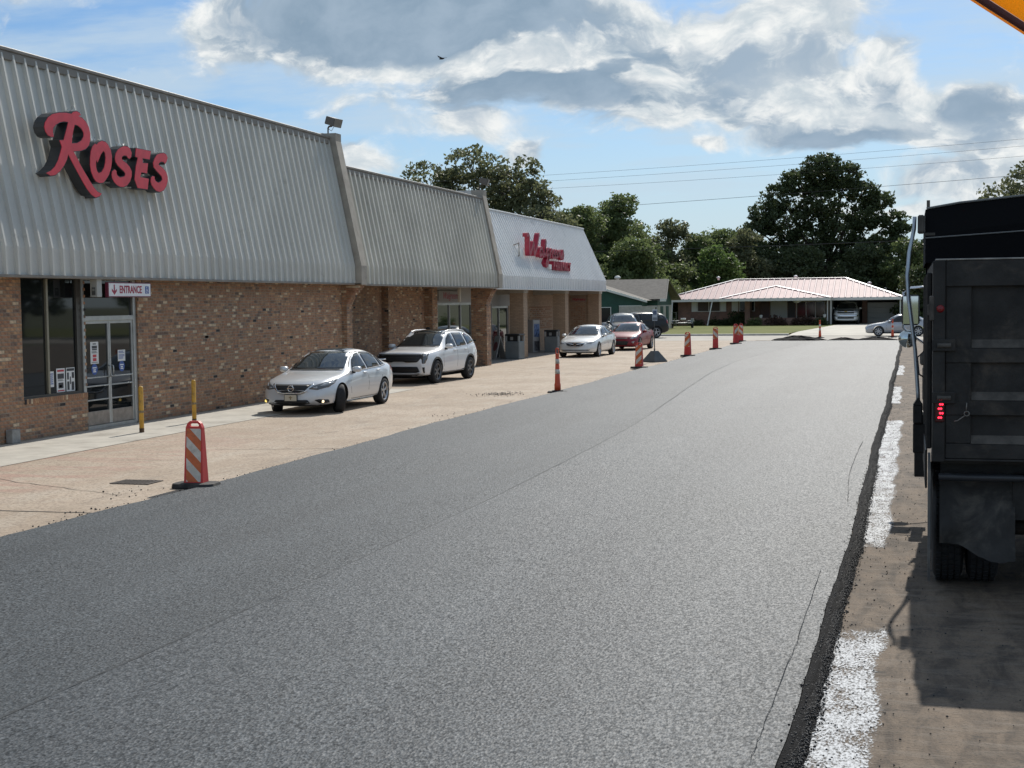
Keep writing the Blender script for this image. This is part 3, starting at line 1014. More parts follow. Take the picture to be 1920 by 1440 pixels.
# shop window: bronze frame, two tall panes
win = MB()
xg = XW - 0.12
win.box(xg - 0.03, xg + 0.05, 25.67, 25.72, 0.842, 3.42); win.box(xg - 0.03, xg + 0.05, 27.80, 27.98, 0.842, 3.42)
win.box(xg - 0.03, xg + 0.05, 25.72, 27.80, 0.842, 0.89); win.box(xg - 0.03, xg + 0.05, 25.72, 27.80, 3.37, 3.42)
wf = win.build('window_frame', BRONZE, roses)
mu = MB(); mu.bev(xg - 0.02, xg + 0.06, 26.66, 26.73, 0.89, 3.37, 0.008); mu.build('mullion', mat('mullion', (0.30, 0.27, 0.20), 0.45, metal=0.4), wf)
for (a, c) in ((25.72, 26.66), (26.73, 27.80)):
    g = MB(); g.box(xg - 0.01, xg + 0.004, a, c, 0.89, 3.37); g.build('pane', GLASS, wf)
# entrance: transom, two glass leaves with push bars
dx = XW - 0.10
fr = MB()
fr.bev(dx - 0.05, dx + 0.06, 27.985, 28.07, 0, 3.42, 0.006); fr.bev(dx - 0.05, dx + 0.06, 30.14, 30.27, 0, 3.42, 0.006)
fr.bev(dx - 0.05, dx + 0.062, 28.07, 30.14, 2.44, 2.55, 0.006)
fr.bev(dx - 0.05, dx + 0.06, 28.07, 30.14, 3.36, 3.42, 0.006)
fr.box(dx - 0.05, dx + 0.09, 28.07, 30.14, -0.02, 0.06)
df = fr.build('door_frame', ALU, roses)
g = MB(); g.box(dx - 0.01, dx + 0.004, 28.07, 30.14, 2.55, 3.36); g.build('transom_pane', GLASS, df)
KICK = mat('kick_plate', (0.30, 0.255, 0.215), 0.45, metal=0.3, var=0.2, vscale=6)
leaves = []
for (a, c, hy) in ((28.075, 29.10, 29.04), (29.11, 30.135, 29.17)):
    d = MB()
    d.bev(dx - 0.02, dx + 0.035, a, a + 0.055, 0.07, 2.435, 0.005); d.bev(dx - 0.02, dx + 0.035, c - 0.055, c, 0.07, 2.435, 0.005)
    d.bev(dx - 0.02, dx + 0.033, a + 0.055, c - 0.055, 2.37, 2.435, 0.005)
    lf = d.build('door_leaf', ALU, roses)
    kk = MB(); kk.bev(dx - 0.02, dx + 0.033, a + 0.056, c - 0.056, 0.07, 0.38, 0.005); kk.build('kick_plate', KICK, lf)
    gg = MB(); gg.box(dx - 0.006, dx + 0.006, a + 0.055, c - 0.055, 0.38, 2.37); gg.build('pane', GLASS, lf)
    for z in (1.15, 0.955, 0.637):
        bb = MB(); bb.bev(dx + 0.008, dx + 0.04, a + 0.056, c - 0.056, z - 0.016, z + 0.016, 0.004); bb.build('push_bar', ALU, lf)
    hh = MB(); hh.smooth = True
    hh.tube([(dx + 0.03, hy, 1.13), (dx + 0.085, hy, 1.15), (dx + 0.09, hy, 1.27), (dx + 0.085, hy, 1.39), (dx + 0.03, hy, 1.41)], 0.014, 8)
    hh.build('handle', ALU, lf)
    leaves.append(lf)


def notice(parent_like, name, label, cat, x, y0, y1, z0, z1, rows, band=None, m=None):
    """printed notice on glass: sheet with bands and lines of print"""
    mb = MB()
    mats = [m or PAPER, INK, REDP, BLUEP, WHITEP]
    mb.mi = 0; mb.box(x, x + 0.003, y0, y1, z0, z1)
    for (mi, f0, f1, g0, g1) in rows:
        mb.mi = mi
        mb.box(x + 0.003, x + 0.0045, y0 + (y1 - y0) * f0, y0 + (y1 - y0) * f1, z0 + (z1 - z0) * g0, z0 + (z1 - z0) * g1)
    o = mb.build(name, mats)
    return tag(o, label, cat)


def lines(n, f0, f1, g0, g1, mi=1, seed=1):
    r = random.Random(seed)
    return [(mi, f0, f1 - r.random() * 0.25 * (f1 - f0), g0 + (g1 - g0) * (i + 0.2) / n, g0 + (g1 - g0) * (i + 0.72) / n) for i in range(n)]


gx = dx + 0.0075
notice(None, 'poster', 'tall narrow white notice on the glass of the left entrance door', 'notice', gx, 28.35, 28.68, 1.46, 1.96,
       [(1, .3, .7, .88, .93), (1, .18, .82, .70, .82), (1, .2, .8, .62, .68)] + lines(3, .15, .9, .48, .58) + [(2, .28, .72, .30, .42), (2, .28, .72, .12, .26)] + lines(1, .1, .9, .04, .09))
notice(None, 'poster', 'white paper notice on the glass of the right entrance door', 'notice', gx, 29.50, 29.82, 1.475, 1.74, lines(3, .1, .9, .7, .92, 3) + lines(4, .1, .9, .2, .62, 3, 2))
wx = xg + 0.0045
notice(None, 'poster', 'small pale paper in the window corner beside the mullion', 'notice', wx, 26.76, 26.93, 1.03, 1.37, lines(6, .1, .9, .15, .9, 3, 3))
notice(None, 'poster', 'white poster with a black block and red heading low in the window', 'notice', wx, 27.03, 27.35, 0.90, 1.42,
       [(2, .1, .9, .86, .94), (1, .12, .88, .56, .78)] + lines(3, .15, .85, .46, .54) + [(1, .2, .8, .16, .40), (4, .3, .6, .2, .3), (2, .1, .9, .04, .09)])
notice(None, 'poster', 'black and white poster with a cut-out figure low in the window by the door', 'notice', wx, 27.40, 27.73, 0.90, 1.42,
       [(1, .06, .94, .86, .97), (1, .1, .3, .5, .8), (1, .65, .92, .55, .8), (1, .1, .35, .06, .42), (1, .6, .9, .04, .4), (1, .42, .54, .3, .62)])
for (yc, zc, lb) in ((28.50, 1.335, 'round blue sticker below the tall notice on the left entrance door'), (29.66, 1.357, 'round blue sticker below the paper on the right entrance door')):
    mb = MB(); mb.mi = 0
    mb.lathe([(0.001, 0), (0.125, 0), (0.125, 0.003), (0.001, 0.003)], 24, 'X', (gx, yc, zc))
    mb.mi = 1
    for (w, z) in ((0.16, 0.035), (0.10, -0.015), (0.12, -0.055)):
        mb.box(gx + 0.003, gx + 0.0045, yc - w / 2, yc + w / 2, zc + z - 0.013, zc + z + 0.013)
    tag(mb.build('sticker', [BLUEP, WHITEP]), lb, 'sticker')

# hanging entrance sign
es = thing('entrance_sign', 'white ENTRANCE sign with red arrow and wheelchair symbol hung under the eave', 'sign', (-17.33, 29.13, 3.135))
mb = MB(); mb.bev(-0.05, 0.03, -0.93, 0.93, -0.168, 0.168, 0.006); mb.build('board', mat('sign_maroon', (0.16, 0.02, 0.045), 0.5), es)
mb = MB(); mb.box(0.03, 0.034, -0.90, 0.90, -0.145, 0.145); mb.build('face', WHITEP, es)
MAROON = mat('sign_red', (0.33, 0.02, 0.05), 0.5)
letters('ENTRANCE', 0.235, 0.002, ROT_PX, MAROON, 'lettering', es, (0.036, 0.02, -0.002), width=0.80, bold=0.006)
mb = MB(); mb.prism([(-0.70, 0.115), (-0.66, 0.115), (-0.66, -0.03), (-0.58, 0.02), (-0.58, -0.03), (-0.68, -0.115), (-0.78, -0.03), (-0.78, 0.02), (-0.70, -0.03)], 0.034, 0.038, 'X')
mb.build('arrow', MAROON, es)
mb = MB(); mb.mi = 0; mb.box(0.034, 0.037, 0.66, 0.82, -0.085, 0.085)
mb.mi = 1
mb.lathe([(0.001, 0), (0.015, 0), (0.015, 0.003), (0.001, 0.003)], 10, 'X', (0.037, 0.73, 0.058))
mb.prism([(0.722, 0.04), (0.738, 0.04), (0.738, 0.005), (0.765, 0.005), (0.785, -0.05), (0.772, -0.055), (0.752, -0.01), (0.722, -0.01)], 0.037, 0.040, 'X')
for i in range(14):
    a = R(60 + i * 17); a2 = R(60 + (i + 1) * 17)
    q = [(0.738 + 0.044 * math.cos(a), -0.03 + 0.044 * math.sin(a)), (0.738 + 0.044 * math.cos(a2), -0.03 + 0.044 * math.sin(a2)),
         (0.738 + 0.033 * math.cos(a2), -0.03 + 0.033 * math.sin(a2)), (0.738 + 0.033 * math.cos(a), -0.03 + 0.033 * math.sin(a))]
    mb.prism(q, 0.037, 0.040, 'X')
mb.build('wheelchair_symbol', [BLUEP, WHITEP], es)
for yy in (-0.6, 0.6):
    mb = MB(); mb.tube([(-0.01, yy, 0.168), (-0.01, yy, 0.25)], 0.012, 6); mb.build('hanger', TRIMD, es)
bx = thing('speaker_box', 'pale grey box with a dark slot under the eave beside the hanging sign', 'box', (-17.45, 27.95, 3.135))
mb = MB(); mb.bev(-0.09, 0.09, -0.10, 0.10, -0.165, 0.29, 0.01); mb.build('housing', mat('box_grey', (0.42, 0.42, 0.39), 0.6), bx)
mb = MB(); mb.box(-0.045, 0.045, -0.106, -0.098, -0.12, 0.05); mb.build('slot', mat('slot_dark', (0.09, 0.09, 0.085), 0.6), bx)
mb = MB(); mb.box(-0.03, 0.03, -0.110, -0.106, -0.03, 0.02); mb.build('display', mat('box_grey2', (0.28, 0.28, 0.26), 0.6), bx)
# downspout foot at the wall
tag(MB().bev(-17.78, -17.62, 24.98, 25.26, -0.012, 0.27, 0.012).build('concrete_block', mat('concrete_grey', (0.30, 0.29, 0.27), 0.85, var=0.2, vscale=6)),
    'small grey concrete block at the foot of the brick wall', 'concrete block')

# --- the red channel letters ------------------------------------------------
LET = {
 'R': ([(26.21, 6.31), (26.09, 6.33), (26.0, 6.4), (25.96, 6.49), (26.0, 6.59), (26.11, 6.7), (26.28, 6.79), (26.53, 6.85), (26.78, 6.88), (26.98, 6.88), (27.05, 6.93), (27.18, 6.96), (27.28, 6.94), (27.34, 6.9), (27.23, 6.87), (27.38, 6.84), (27.53, 6.77), (27.63, 6.67), (27.68, 6.54), (27.67, 6.4), (27.61, 6.28), (27.48, 6.19), (27.29, 6.13), (27.0, 6.09), (27.13, 5.97), (27.27, 5.81), (27.42, 5.67), (27.6, 5.51), (27.75, 5.38), (27.9, 5.29), (28.07, 5.26), (27.98, 5.2), (27.82, 5.16), (27.66, 5.21), (27.48, 5.33), (27.31, 5.49), (27.14, 5.66), (26.97, 5.83), (26.81, 6.01), (26.75, 5.89), (26.64, 5.76), (26.49, 5.63), (26.31, 5.53), (26.14, 5.5), (25.99, 5.54), (26.15, 5.6), (26.3, 5.7), (26.43, 5.85), (26.51, 6.0), (26.58, 6.14), (26.54, 6.21), (26.5, 6.27), (26.65, 6.29), (26.71, 6.41), (26.79, 6.57), (26.84, 6.69), (26.69, 6.69), (26.52, 6.65), (26.37, 6.58), (26.28, 6.5), (26.26, 6.42), (26.29, 6.32)],
       [(27.09, 6.67), (27.22, 6.66), (27.34, 6.61), (27.42, 6.53), (27.41, 6.44), (27.32, 6.35), (27.17, 6.28), (26.95, 6.25), (26.97, 6.37), (27.02, 6.53)]),
 'O': ([(27.86, 6.34), (27.92, 6.32), (28.01, 6.38), (28.15, 6.43), (28.29, 6.42), (28.4, 6.36), (28.49, 6.26), (28.53, 6.13), (28.52, 5.99), (28.48, 5.86), (28.39, 5.71), (28.26, 5.59), (28.14, 5.51), (28.0, 5.49), (27.87, 5.51), (27.76, 5.59), (27.67, 5.72), (27.64, 5.86), (27.65, 6.02), (27.68, 6.15), (27.75, 6.26)],
       [(28.19, 6.22), (28.25, 6.18), (28.27, 6.08), (28.25, 5.96), (28.2, 5.85), (28.09, 5.74), (27.98, 5.7), (27.91, 5.74), (27.87, 5.83), (27.87, 5.93), (27.89, 5.99), (27.94, 5.94), (28.01, 6.03), (28.08, 6.13)]),
 'S': ([(29.28, 6.14), (29.36, 6.2), (29.38, 6.29), (29.32, 6.37), (29.22, 6.41), (29.09, 6.41), (28.95, 6.37), (28.8, 6.3), (28.7, 6.21), (28.66, 6.1), (28.68, 6.02), (28.78, 5.94), (28.92, 5.88), (29.04, 5.83), (29.09, 5.78), (29.04, 5.72), (28.93, 5.69), (28.83, 5.68), (28.73, 5.72), (28.7, 5.77), (28.71, 5.81), (28.64, 5.84), (28.53, 5.79), (28.5, 5.72), (28.52, 5.64), (28.6, 5.56), (28.72, 5.5), (28.86, 5.47), (29.0, 5.48), (29.15, 5.53), (29.28, 5.63), (29.35, 5.75), (29.36, 5.86), (29.28, 5.95), (29.14, 6.03), (28.99, 6.07), (28.94, 6.12), (28.97, 6.17), (29.06, 6.2), (29.16, 6.2), (29.21, 6.16)], None),
 'E': ([(29.58, 6.41), (30.25, 6.41), (30.18, 6.21), (29.86, 6.21), (29.86, 6.1), (30.1, 6.11), (30.04, 5.87), (29.79, 5.88), (29.73, 5.76), (30.12, 5.75), (30.05, 5.5), (29.61, 5.5), (29.48, 5.69), (29.55, 5.98), (29.65, 6.2), (29.54, 6.22)], None),
 'S2': ([(30.9, 6.17), (30.98, 6.24), (31.03, 6.33), (30.97, 6.4), (30.86, 6.42), (30.7, 6.4), (30.53, 6.35), (30.41, 6.25), (30.34, 6.15), (30.36, 6.05), (30.47, 5.98), (30.62, 5.91), (30.73, 5.85), (30.75, 5.78), (30.66, 5.72), (30.55, 5.69), (30.43, 5.72), (30.38, 5.78), (30.39, 5.82), (30.31, 5.83), (30.23, 5.79), (30.2, 5.71), (30.24, 5.62), (30.34, 5.55), (30.47, 5.49), (30.62, 5.48), (30.81, 5.54), (30.93, 5.64), (31.0, 5.76), (31.01, 5.87), (30.95, 5.97), (30.81, 6.05), (30.66, 6.1), (30.59, 6.12), (30.61, 6.17), (30.73, 6.21), (30.84, 6.21)], None)}
FACE = mat('letter_face_red', (0.72, 0.040, 0.060), 0.38, var=0.10, vscale=3)
RETURN = mat('letter_return_black', (0.030, 0.033, 0.038), 0.45)
RIM = mat('letter_rim', (0.34, 0.26, 0.25), 0.45)
rs = thing('store_sign', 'big red channel letters ROSES with black sides on the grey mansard', 'sign', (0, 0, 0))


def grow(poly, d):
    n = len(poly); out = []
    A = sum(poly[i - 1][0] * poly[i][1] - poly[i][0] * poly[i - 1][1] for i in range(n))
    s_ = 1 if A > 0 else -1
    for i in range(n):
        p, q, r_ = Vector(poly[i - 1]), Vector(poly[i]), Vector(poly[(i + 1) % n])
        e1 = (q - p).normalized(); e2 = (r_ - q).normalized()
        nn = Vector((e1.y + e2.y, -(e1.x + e2.x)))
        nn = nn.normalized() if nn.length > 1e-6 else Vector((e1.y, -e1.x))
        out.append(tuple(q + nn * d * s_))
    return out


for k, (poly, hole) in LET.items():
    back = MB(); back.prism(grow(poly, 0.018), -17.57, -17.32, 'X', grow(hole, -0.014) if hole else None)
    lt = back.build('letter', RETURN, rs)
    fc = MB(); fc.prism(poly, -17.3195, -17.309, 'X', hole)
    fc.build('letter_face', FACE, lt)
# bird spikes and fixings on top of the letters
mb = MB()
rr = random.Random(3)
for k, (poly, hole) in LET.items():
    top = max(q[1] for q in poly)
    for (yy, zz) in [q for q in poly if q[1] > top - 0.07]:
        for _ in range(3):
            mb.tube([(-17.45 + rr.uniform(-.08, .1), yy + rr.uniform(-.06, .06), zz), (-17.45 + rr.uniform(-.1, .1), yy + rr.uniform(-.1, .1), zz + rr.uniform(0.06, 0.13))], 0.004, 3)
mb.build('bird_spikes', mat('spike_steel', (0.75, 0.75, 0.72), 0.25, metal=0.7), rs)
mb = MB()
for yy, zz in ((26.1, 5.52), (27.8, 6.0), (28.55, 5.55), (29.45, 5.5), (29.9, 6.05), (30.25, 5.8)):
    mb.tube([(-17.7, yy, zz), (-17.40, yy, zz)], 0.02, 6)
mb.build('standoff', ALU, rs)

# --- middle section: covered walk behind brick piers -------------------------
mid = thing('store_building', 'middle store with weathered ribbed mansard over a shaded brick arcade', 'store', (0, 0, 0))
P2 = profile(-17.37, 3.40, 3.97, -18.02, 7.16)
A0, A1 = 43.4, 59.3
XB = -19.6
MBODY2 = MBODY
b = MB(); b.box(-48, -18.07, A0, 59.7, 3.46, 7.02); b.build('roof', MBODY, mid)
w2 = MB()
w2.box(-19.95, XB, 43.0, 57.7, -0.05, 3.46)
w2.box(-19.6, -18.15, 43.0, 43.3, -0.05, 3.46)
w2.build('wall', MATS['mortar'], mid)
bk = MB()
brick_face(bk, (XB, 43.3), (0, 1), (1, 0), 14.4, 0, 3.42, 21)
brick_face(bk, (-19.6, 43.3), (1, 0), (0, 1), 1.5, 0, 3.42, 22)
tag(bk.build('brick_courses', BRICKS, mid, recalc=False), kind='stuff')
s = MB(); s.box(-21.5, -17.38, A0, 59.3, 3.425, 3.455); s.build('soffit', SOFFIT, mid)
mansard(mid, A0, A1, P2, 0.42, 0.11, 0.085, MIDM, TRIM)


def pier(parent, x0, x1, y0, y1, seed, corbel=0.0):
    mb = MB(); mb.box(x0, x1, y0, y1, -0.05, 3.42)
    pr = mb.build('pier', MATS['mortar'], parent)
    bk = MB()
    brick_face(bk, (x0, y0), (1, 0), (0, -1), x1 - x0, 0, 3.42, seed)
    brick_face(bk, (x1, y0), (0, 1), (1, 0), y1 - y0, 0, 3.42, seed + 1)
    brick_face(bk, (x0, y1), (1, 0), (0, 1), x1 - x0, 0, 3.42, seed + 2)
    if corbel:
        r = random.Random(seed)
        n = 9
        for i in range(n):
            z0 = 3.42 - (n - i) * 0.0755
            e = corbel * ((i + 1) / n) ** 1.3
            for j in range(int((y1 - y0) / 0.11)):
                bk.mi = pick_brick(r, 2)
                a = y0 + j * (y1 - y0) / int((y1 - y0) / 0.11)
                bk.box(x1 - 0.02, x1 + e, a, a + 0.10, z0, z0 + 0.066)
    tag(bk.build('brick_courses', BRICKS, pr, recalc=False), kind='stuff')


pier(mid, -18.14, -17.62, 42.92, 43.38, 31, 0.50)
pier(mid, -19.7, -19.32, 51.25, 51.85, 41)
pier(mid, -19.7, -19.25, 56.25, 56.9, 51)
pier(mid, -18.5, -17.8, 59.25, 59.9, 61, 0.34)
pilaster(mid, 42.92, 43.38, P1, 0.27, 8.26, STUCCO)
# storefront under the walk
st = MB()
for y in (57.72, 59.4, 61.0, 62.6, 64.2, 65.9):
    st.box(XB - 0.06, XB + 0.06, y, y + 0.07, 0, 2.72)
st.box(XB - 0.06, XB + 0.055, 57.72, 66, 2.65, 2.75)
stf = st.build('storefront_frame', ALU, mid)
g = MB(); g.box(XB - 0.02, XB + 0.01, 57.72, 66, 0, 2.65); g.build('pane', GLASS, stf)
s = MB(); s.box(XB - 0.1, XB + 0.04, 57.72, 66, 2.75, 3.42); s.build('fascia', mat('fascia_grey', (0.33, 0.32, 0.30), 0.7), mid)
sg = thing('shop_sign', 'grey sign board with small dark red script in the shade under the middle mansard', 'sign', (XB + 0.10, 59.4, 3.05))
mb = MB(); mb.bev(-0.05, 0.02, -1.6, 1.6, -0.22, 0.22, 0.008); mb.build('board', mat('signboard', (0.30, 0.29, 0.275), 0.7), sg)
letters('Walgreens', 0.42, 0.004, ROT_PX, MAROON, 'lettering', sg, (0.024, 0, 0.0), shear=0.3, width=1.2)
hp = MB(); hp.bev(-0.05, 0.05, -0.09, 0.09, -0.30, 0.30, 0.01)
tag(hp.build('hanging_panel', mat('cream', (0.50, 0.46, 0.38), 0.6), None, (-18.4, 57.3, 3.08)), 'narrow cream panel hanging beside the script sign board', 'panel')

# fire walls that stick up behind the pilasters, with floodlights
FW = mat('parapet_white', (0.60, 0.59, 0.56), 0.8, var=0.08, vscale=2, dirt=(0.3, 0.28, 0.25), dirtscale=2, dirtamt=0.3)
b = MB(); b.box(-24, -18.35, 42.95, 43.35, 7.4, 8.28); b.build('parapet', FW, mid)


def floodlight(name, label, loc, rz, s=1.0):
    t = thing(name, label, 'floodlight', loc, rz)
    mb = MB(); mb.tube([(0, 0, 0), (0, 0, 0.20 * s)], 0.025 * s, 8); mb.tube([(0, 0, 0.18 * s), (0.05 * s, -0.02, 0.24 * s), (0.16 * s, 0, 0.25 * s)], 0.03 * s, 8)
    mb.build('bracket', TRIMD, t)
    M = Matrix.Translation((0.22 * s, 0, 0.38 * s)) @ Matrix.Rotation(R(18), 4, 'Y')
    mb = MB(); mb.bev(-0.20 * s, 0.17 * s, -0.21 * s, 0.21 * s, -0.13 * s, 0.13 * s, 0.02 * s, M)
    for i in range(5):
        mb.box(-0.215 * s, -0.19 * s, -0.17 * s + i * 0.08 * s, -0.15 * s + i * 0.08 * s, -0.1 * s, 0.1 * s, M)
    mb.build('lamp_housing', mat('flood_bronze', (0.12, 0.105, 0.09), 0.5, metal=0.3), t)
    mb = MB(); mb.bev(0.172 * s, 0.19 * s, -0.22 * s, 0.22 * s, -0.14 * s, 0.14 * s, 0.006, M)
    mb.build('lens_frame', mat('flood_tan', (0.24, 0.22, 0.19), 0.5), t)
    mb = MB(); mb.tube([(0.02, 0.02, 0.16 * s), (0.10 * s, 0.05, 0.10 * s), (0.2 * s, 0.03, 0.22 * s)], 0.009, 5); mb.build('cable', TRIMD, t)


floodlight('floodlight', 'bronze floodlight on top of the taller pilaster by the big grey mansard', (-18.25, 43.15, 8.26), R(-10))
floodlight('floodlight', 'floodlight on the shorter pilaster, seen against the oaks behind the roof', (-18.15, 59.6, 7.62), R(10), 1.0)

# --- last store, white mansard ----------------------------------------------
wal = thing('store_building', 'last store in the row with white ribbed mansard and tan brick piers', 'store', (0, 0, 0))
P3 = profile(-18.0, 3.38, 3.96, -19.40, 7.06)
B0, B1 = 59.85, 85.2
pilaster(wal, 59.30, 59.84, profile(-17.37, 3.40, 3.97, -18.02, 7.16), 0.15, 7.62, STUCCO)
b = MB(); b.box(-24, -18.3, 59.35, 59.8, 6.9, 7.62); b.build('parapet', FW, wal)
b = MB(); b.box(-48, -19.46, B0, B1 - 0.2, 3.46, 7.0); b.build('roof', MBODY, wal)
mansard(wal, B0, B1, P3, 0.40, 0.10, 0.070, WHITEM, mat('cap_white', (0.70, 0.71, 0.70), 0.5), joined=True)
e = MB(); e.prism([(-18.0, 3.36), (-18.01, 3.96), (-19.40, 7.2), (-30, 7.2), (-30, 3.36)], B1 - 0.02, B1 + 0.04, 'Y'); e.build('gable_end', MATS['cap_white'], wal)
TANB = bpy.data.materials.new('tan_brick'); TANB.use_nodes = True
t = NT(TANB.node_tree); p = t.n['Principled BSDF']
tc = t.node('ShaderNodeTexCoord').outputs['Object']
sp = t.node('ShaderNodeSeparateXYZ'); t.put(sp.inputs[0], tc)
cb = t.node('ShaderNodeCombineXYZ'); t.put(cb.inputs[0], t.math('ADD', sp.outputs[0], sp.outputs[1])); t.put(cb.inputs[1], sp.outputs[2])
bt = t.node('ShaderNodeTexBrick'); t.put(bt.inputs['Vector'], cb.outputs[0]); bt.inputs['Scale'].default_value = 1.0
bt.inputs['Brick Width'].default_value = 0.21; bt.inputs['Row Height'].default_value = 0.0755; bt.inputs['Mortar Size'].default_value = 0.006
bt.inputs['Color1'].default_value = (0.44, 0.31, 0.205, 1); bt.inputs['Color2'].default_value = (0.36, 0.25, 0.165, 1); bt.inputs['Mortar'].default_value = (0.20, 0.155, 0.12, 1)
t.l.new(bt.outputs[0], p.inputs['Base Color']); p.inputs['Roughness'].default_value = 0.85
bn = t.node('ShaderNodeBump'); bn.inputs['Strength'].default_value = 0.5; bn.inputs['Distance'].default_value = 0.01; bn.invert = True
t.l.new(bt.outputs['Fac'], bn.inputs['Height']); t.l.new(bn.outputs[0], p.inputs['Normal'])
MATS['tan_brick'] = TANB
XT = -20.2
b = MB(); b.box(XT - 0.3, XT, 66.2, 85.3, -0.05, 3.46); b.build('wall', TANB, wal)
s = MB(); s.box(-21.6, -18.02, B0, B1, 3.40, 3.44); s.build('soffit', SOFFIT, wal)
s = MB(); s.box(XT + .001, -19.051, 85.0, 85.28, -0.05, 3.11); s.build('end_wall', TANB, wal)
for (a, c) in ((67.4, 68.15), (76.15, 76.9), (84.9, 85.65)):
    b = MB(); b.box(-19.05, -18.35, a, c, -0.05, 3.18); pp = b.build('pier', TANB, wal)
    b = MB(); b.bev(-19.09, -18.31, a - 0.04, c + 0.04, 3.18, 3.395, 0.01); b.build('pier_cap', SOFFIT, pp)
    b = MB(); b.box(XT, -19.09, a + 0.1, c - 0.1, 3.12, 3.395); b.build('beam', SOFFIT, wal)
# decorative brick relief on the tan wall
rl = MB(); rr = random.Random(9)
for (ya, yb) in ((69.9, 71.3), (75.4, 80.2)):
    for row in range(11):
        z = 1.25 + row * 0.115
        y = ya
        while y < yb:
            if rr.random() < (0.9 if row in (0, 5, 10) else 0.5):
                rl.box(XT, XT + 0.03, y, y + 0.16, z, z + 0.065)
            y += 0.24
for row in range(11):
    z = 1.25 + row * 0.115
    x = XT + 0.1
    while x < -19.25:
        if rr.random() < (0.9 if row in (0, 5, 10) else 0.5): rl.box(x, x + 0.10, 84.97, 84.999, z, z + 0.065)
        x += 0.15
tag(rl.build('relief_bricks', mat('relief_brick', (0.36, 0.20, 0.115), 0.85, var=0.25, vscale=6), wal), kind='stuff')
# glass entrance of the last store
st = MB()
for y in (66.25, 68.0, 69.6): st.box(XT + 0.3, XT + 0.42, y, y + 0.08, 0, 2.5)
st.box(XT + 0.3, XT + 0.415, 66.25, 69.68, 2.45, 2.55)
stf = st.build('storefront_frame', ALU, wal)
g = MB(); g.box(XT + 0.33, XT + 0.37, 66.2, 69.6, 0, 2.45); g.build('pane', GLASS, stf)
s = MB(); s.box(XT + .001, XT + 0.45, 66.05, 69.9, 2.56, 3.39); s.build('fascia', MATS['fascia_grey'], wal)
s = MB(); s.box(XT + 0.001, XT + 0.44, 69.69, 69.85, 0, 2.55); s.build('return_wall', TANB, wal)
sg = thing('shop_sign', 'tan sign board with dark red script on the tan wall behind the last pier', 'sign', (-19.62, 84.965, 2.86))
mb = MB(); mb.bev(-0.50, 0.50, -0.02, 0.03, -0.16, 0.16, 0.008); mb.build('board', mat('signboard_tan', (0.30, 0.235, 0.18), 0.7), sg)
letters('Walgreens', 0.24, 0.004, ROT_NY, MAROON, 'lettering', sg, (0, -0.024, 0.0), shear=0.3, width=0.8, bold=0.006)


# the red script sign on the white mansard: strokes of a brush script, each a deep channel
def stroke(mb, pts, w, x0, x1):
    """ribbon of width w round a polyline in (y, z), extruded from x0 to x1"""
    P = [Vector(p) for p in pts]
    # smooth
    for _ in range(2):
        Q = [P[0]]
        for a, b in zip(P, P[1:]): Q += [a * .75 + b * .25, a * .25 + b * .75]
        P = Q + [P[-1]]
    L = []; Rr = []
    for i, p in enumerate(P):
        d = (P[min(i + 1, len(P) - 1)] - P[max(0, i - 1)]); d.normalize()
        n = Vector((-d.y, d.x)) * w / 2
        L.append(p + n); Rr.append(p - n)
    vs = []
    for a, b in zip(L, Rr):
        vs += [(x0, a.x, a.y), (x1, a.x, a.y), (x1, b.x, b.y), (x0, b.x, b.y)]
    fs = []
    for i in range(len(P) - 1):
        for k in range(4): fs.append((4 * i + k, 4 * i + (k + 1) % 4, 4 * i + 4 + (k + 1) % 4, 4 * i + 4 + k))
    fs += [(0, 1, 2, 3), (4 * len(P) - 4, 4 * len(P) - 3, 4 * len(P) - 2, 4 * len(P) - 1)]
    mb.add(vs, fs)


SC_ = {'W': [(0.0, 1.55), (0.35, 1.62), (0.45, 1.3), (0.42, 0.3), (0.55, 0.02), (0.95, 0.6), (1.25, 1.2), (1.22, 0.4), (1.35, 0.02), (1.85, 0.7), (2.15, 1.6), (2.3, 1.75)],
       'a': [(2.85, 0.65), (2.55, 0.70), (2.32, 0.35), (2.42, 0.05), (2.70, 0.15), (2.92, 0.65), (2.85, 0.12), (3.1, 0.05)],
       'l': [(3.1, 0.05), (3.45, 0.6), (3.62, 1.35), (3.45, 1.30), (3.36, 0.4), (3.5, 0.05)],
       'g': [(4.15, 0.62), (3.85, 0.68), (3.65, 0.35), (3.8, 0.06), (4.05, 0.25), (4.2, 0.65), (4.05, -0.3), (3.75, -0.75), (3.45, -0.62), (3.8, -0.2), (4.4, 0.15)],
       'r': [(4.4, 0.15), (4.6, 0.68), (4.72, 0.6), (4.85, 0.62), (4.82, 0.15), (4.95, 0.05)],
       'e': [(4.95, 0.05), (5.35, 0.42), (5.3, 0.66), (5.1, 0.45), (5.12, 0.08), (5.45, 0.12)],
       'e2': [(5.45, 0.12), (5.82, 0.42), (5.78, 0.66), (5.58, 0.45), (5.6, 0.08), (5.95, 0.15)],
       'n': [(5.95, 0.15), (6.1, 0.66), (6.12, 0.05), (6.3, 0.5), (6.52, 0.66), (6.5, 0.1), (6.7, 0.08)],
       's': [(6.7, 0.08), (7.05, 0.5), (7.1, 0.72), (7.22, 0.4), (7.2, 0.08), (6.9, 0.03)]}
ws = thing('store_sign', 'dark red script letters with a smaller red word below on the white mansard', 'sign', (0, 0, 0))
CRIM = mat('script_red', (0.33, 0.012, 0.04), 0.42)
for k, pts in SC_.items():
    mb = MB(); stroke(mb, [(67.3 + a * 1.05, 5.03 + b * 0.635) for (a, b) in pts], 0.185, -18.33, -18.09)
    mb.build('letter', CRIM, ws)
y0 = 72.5
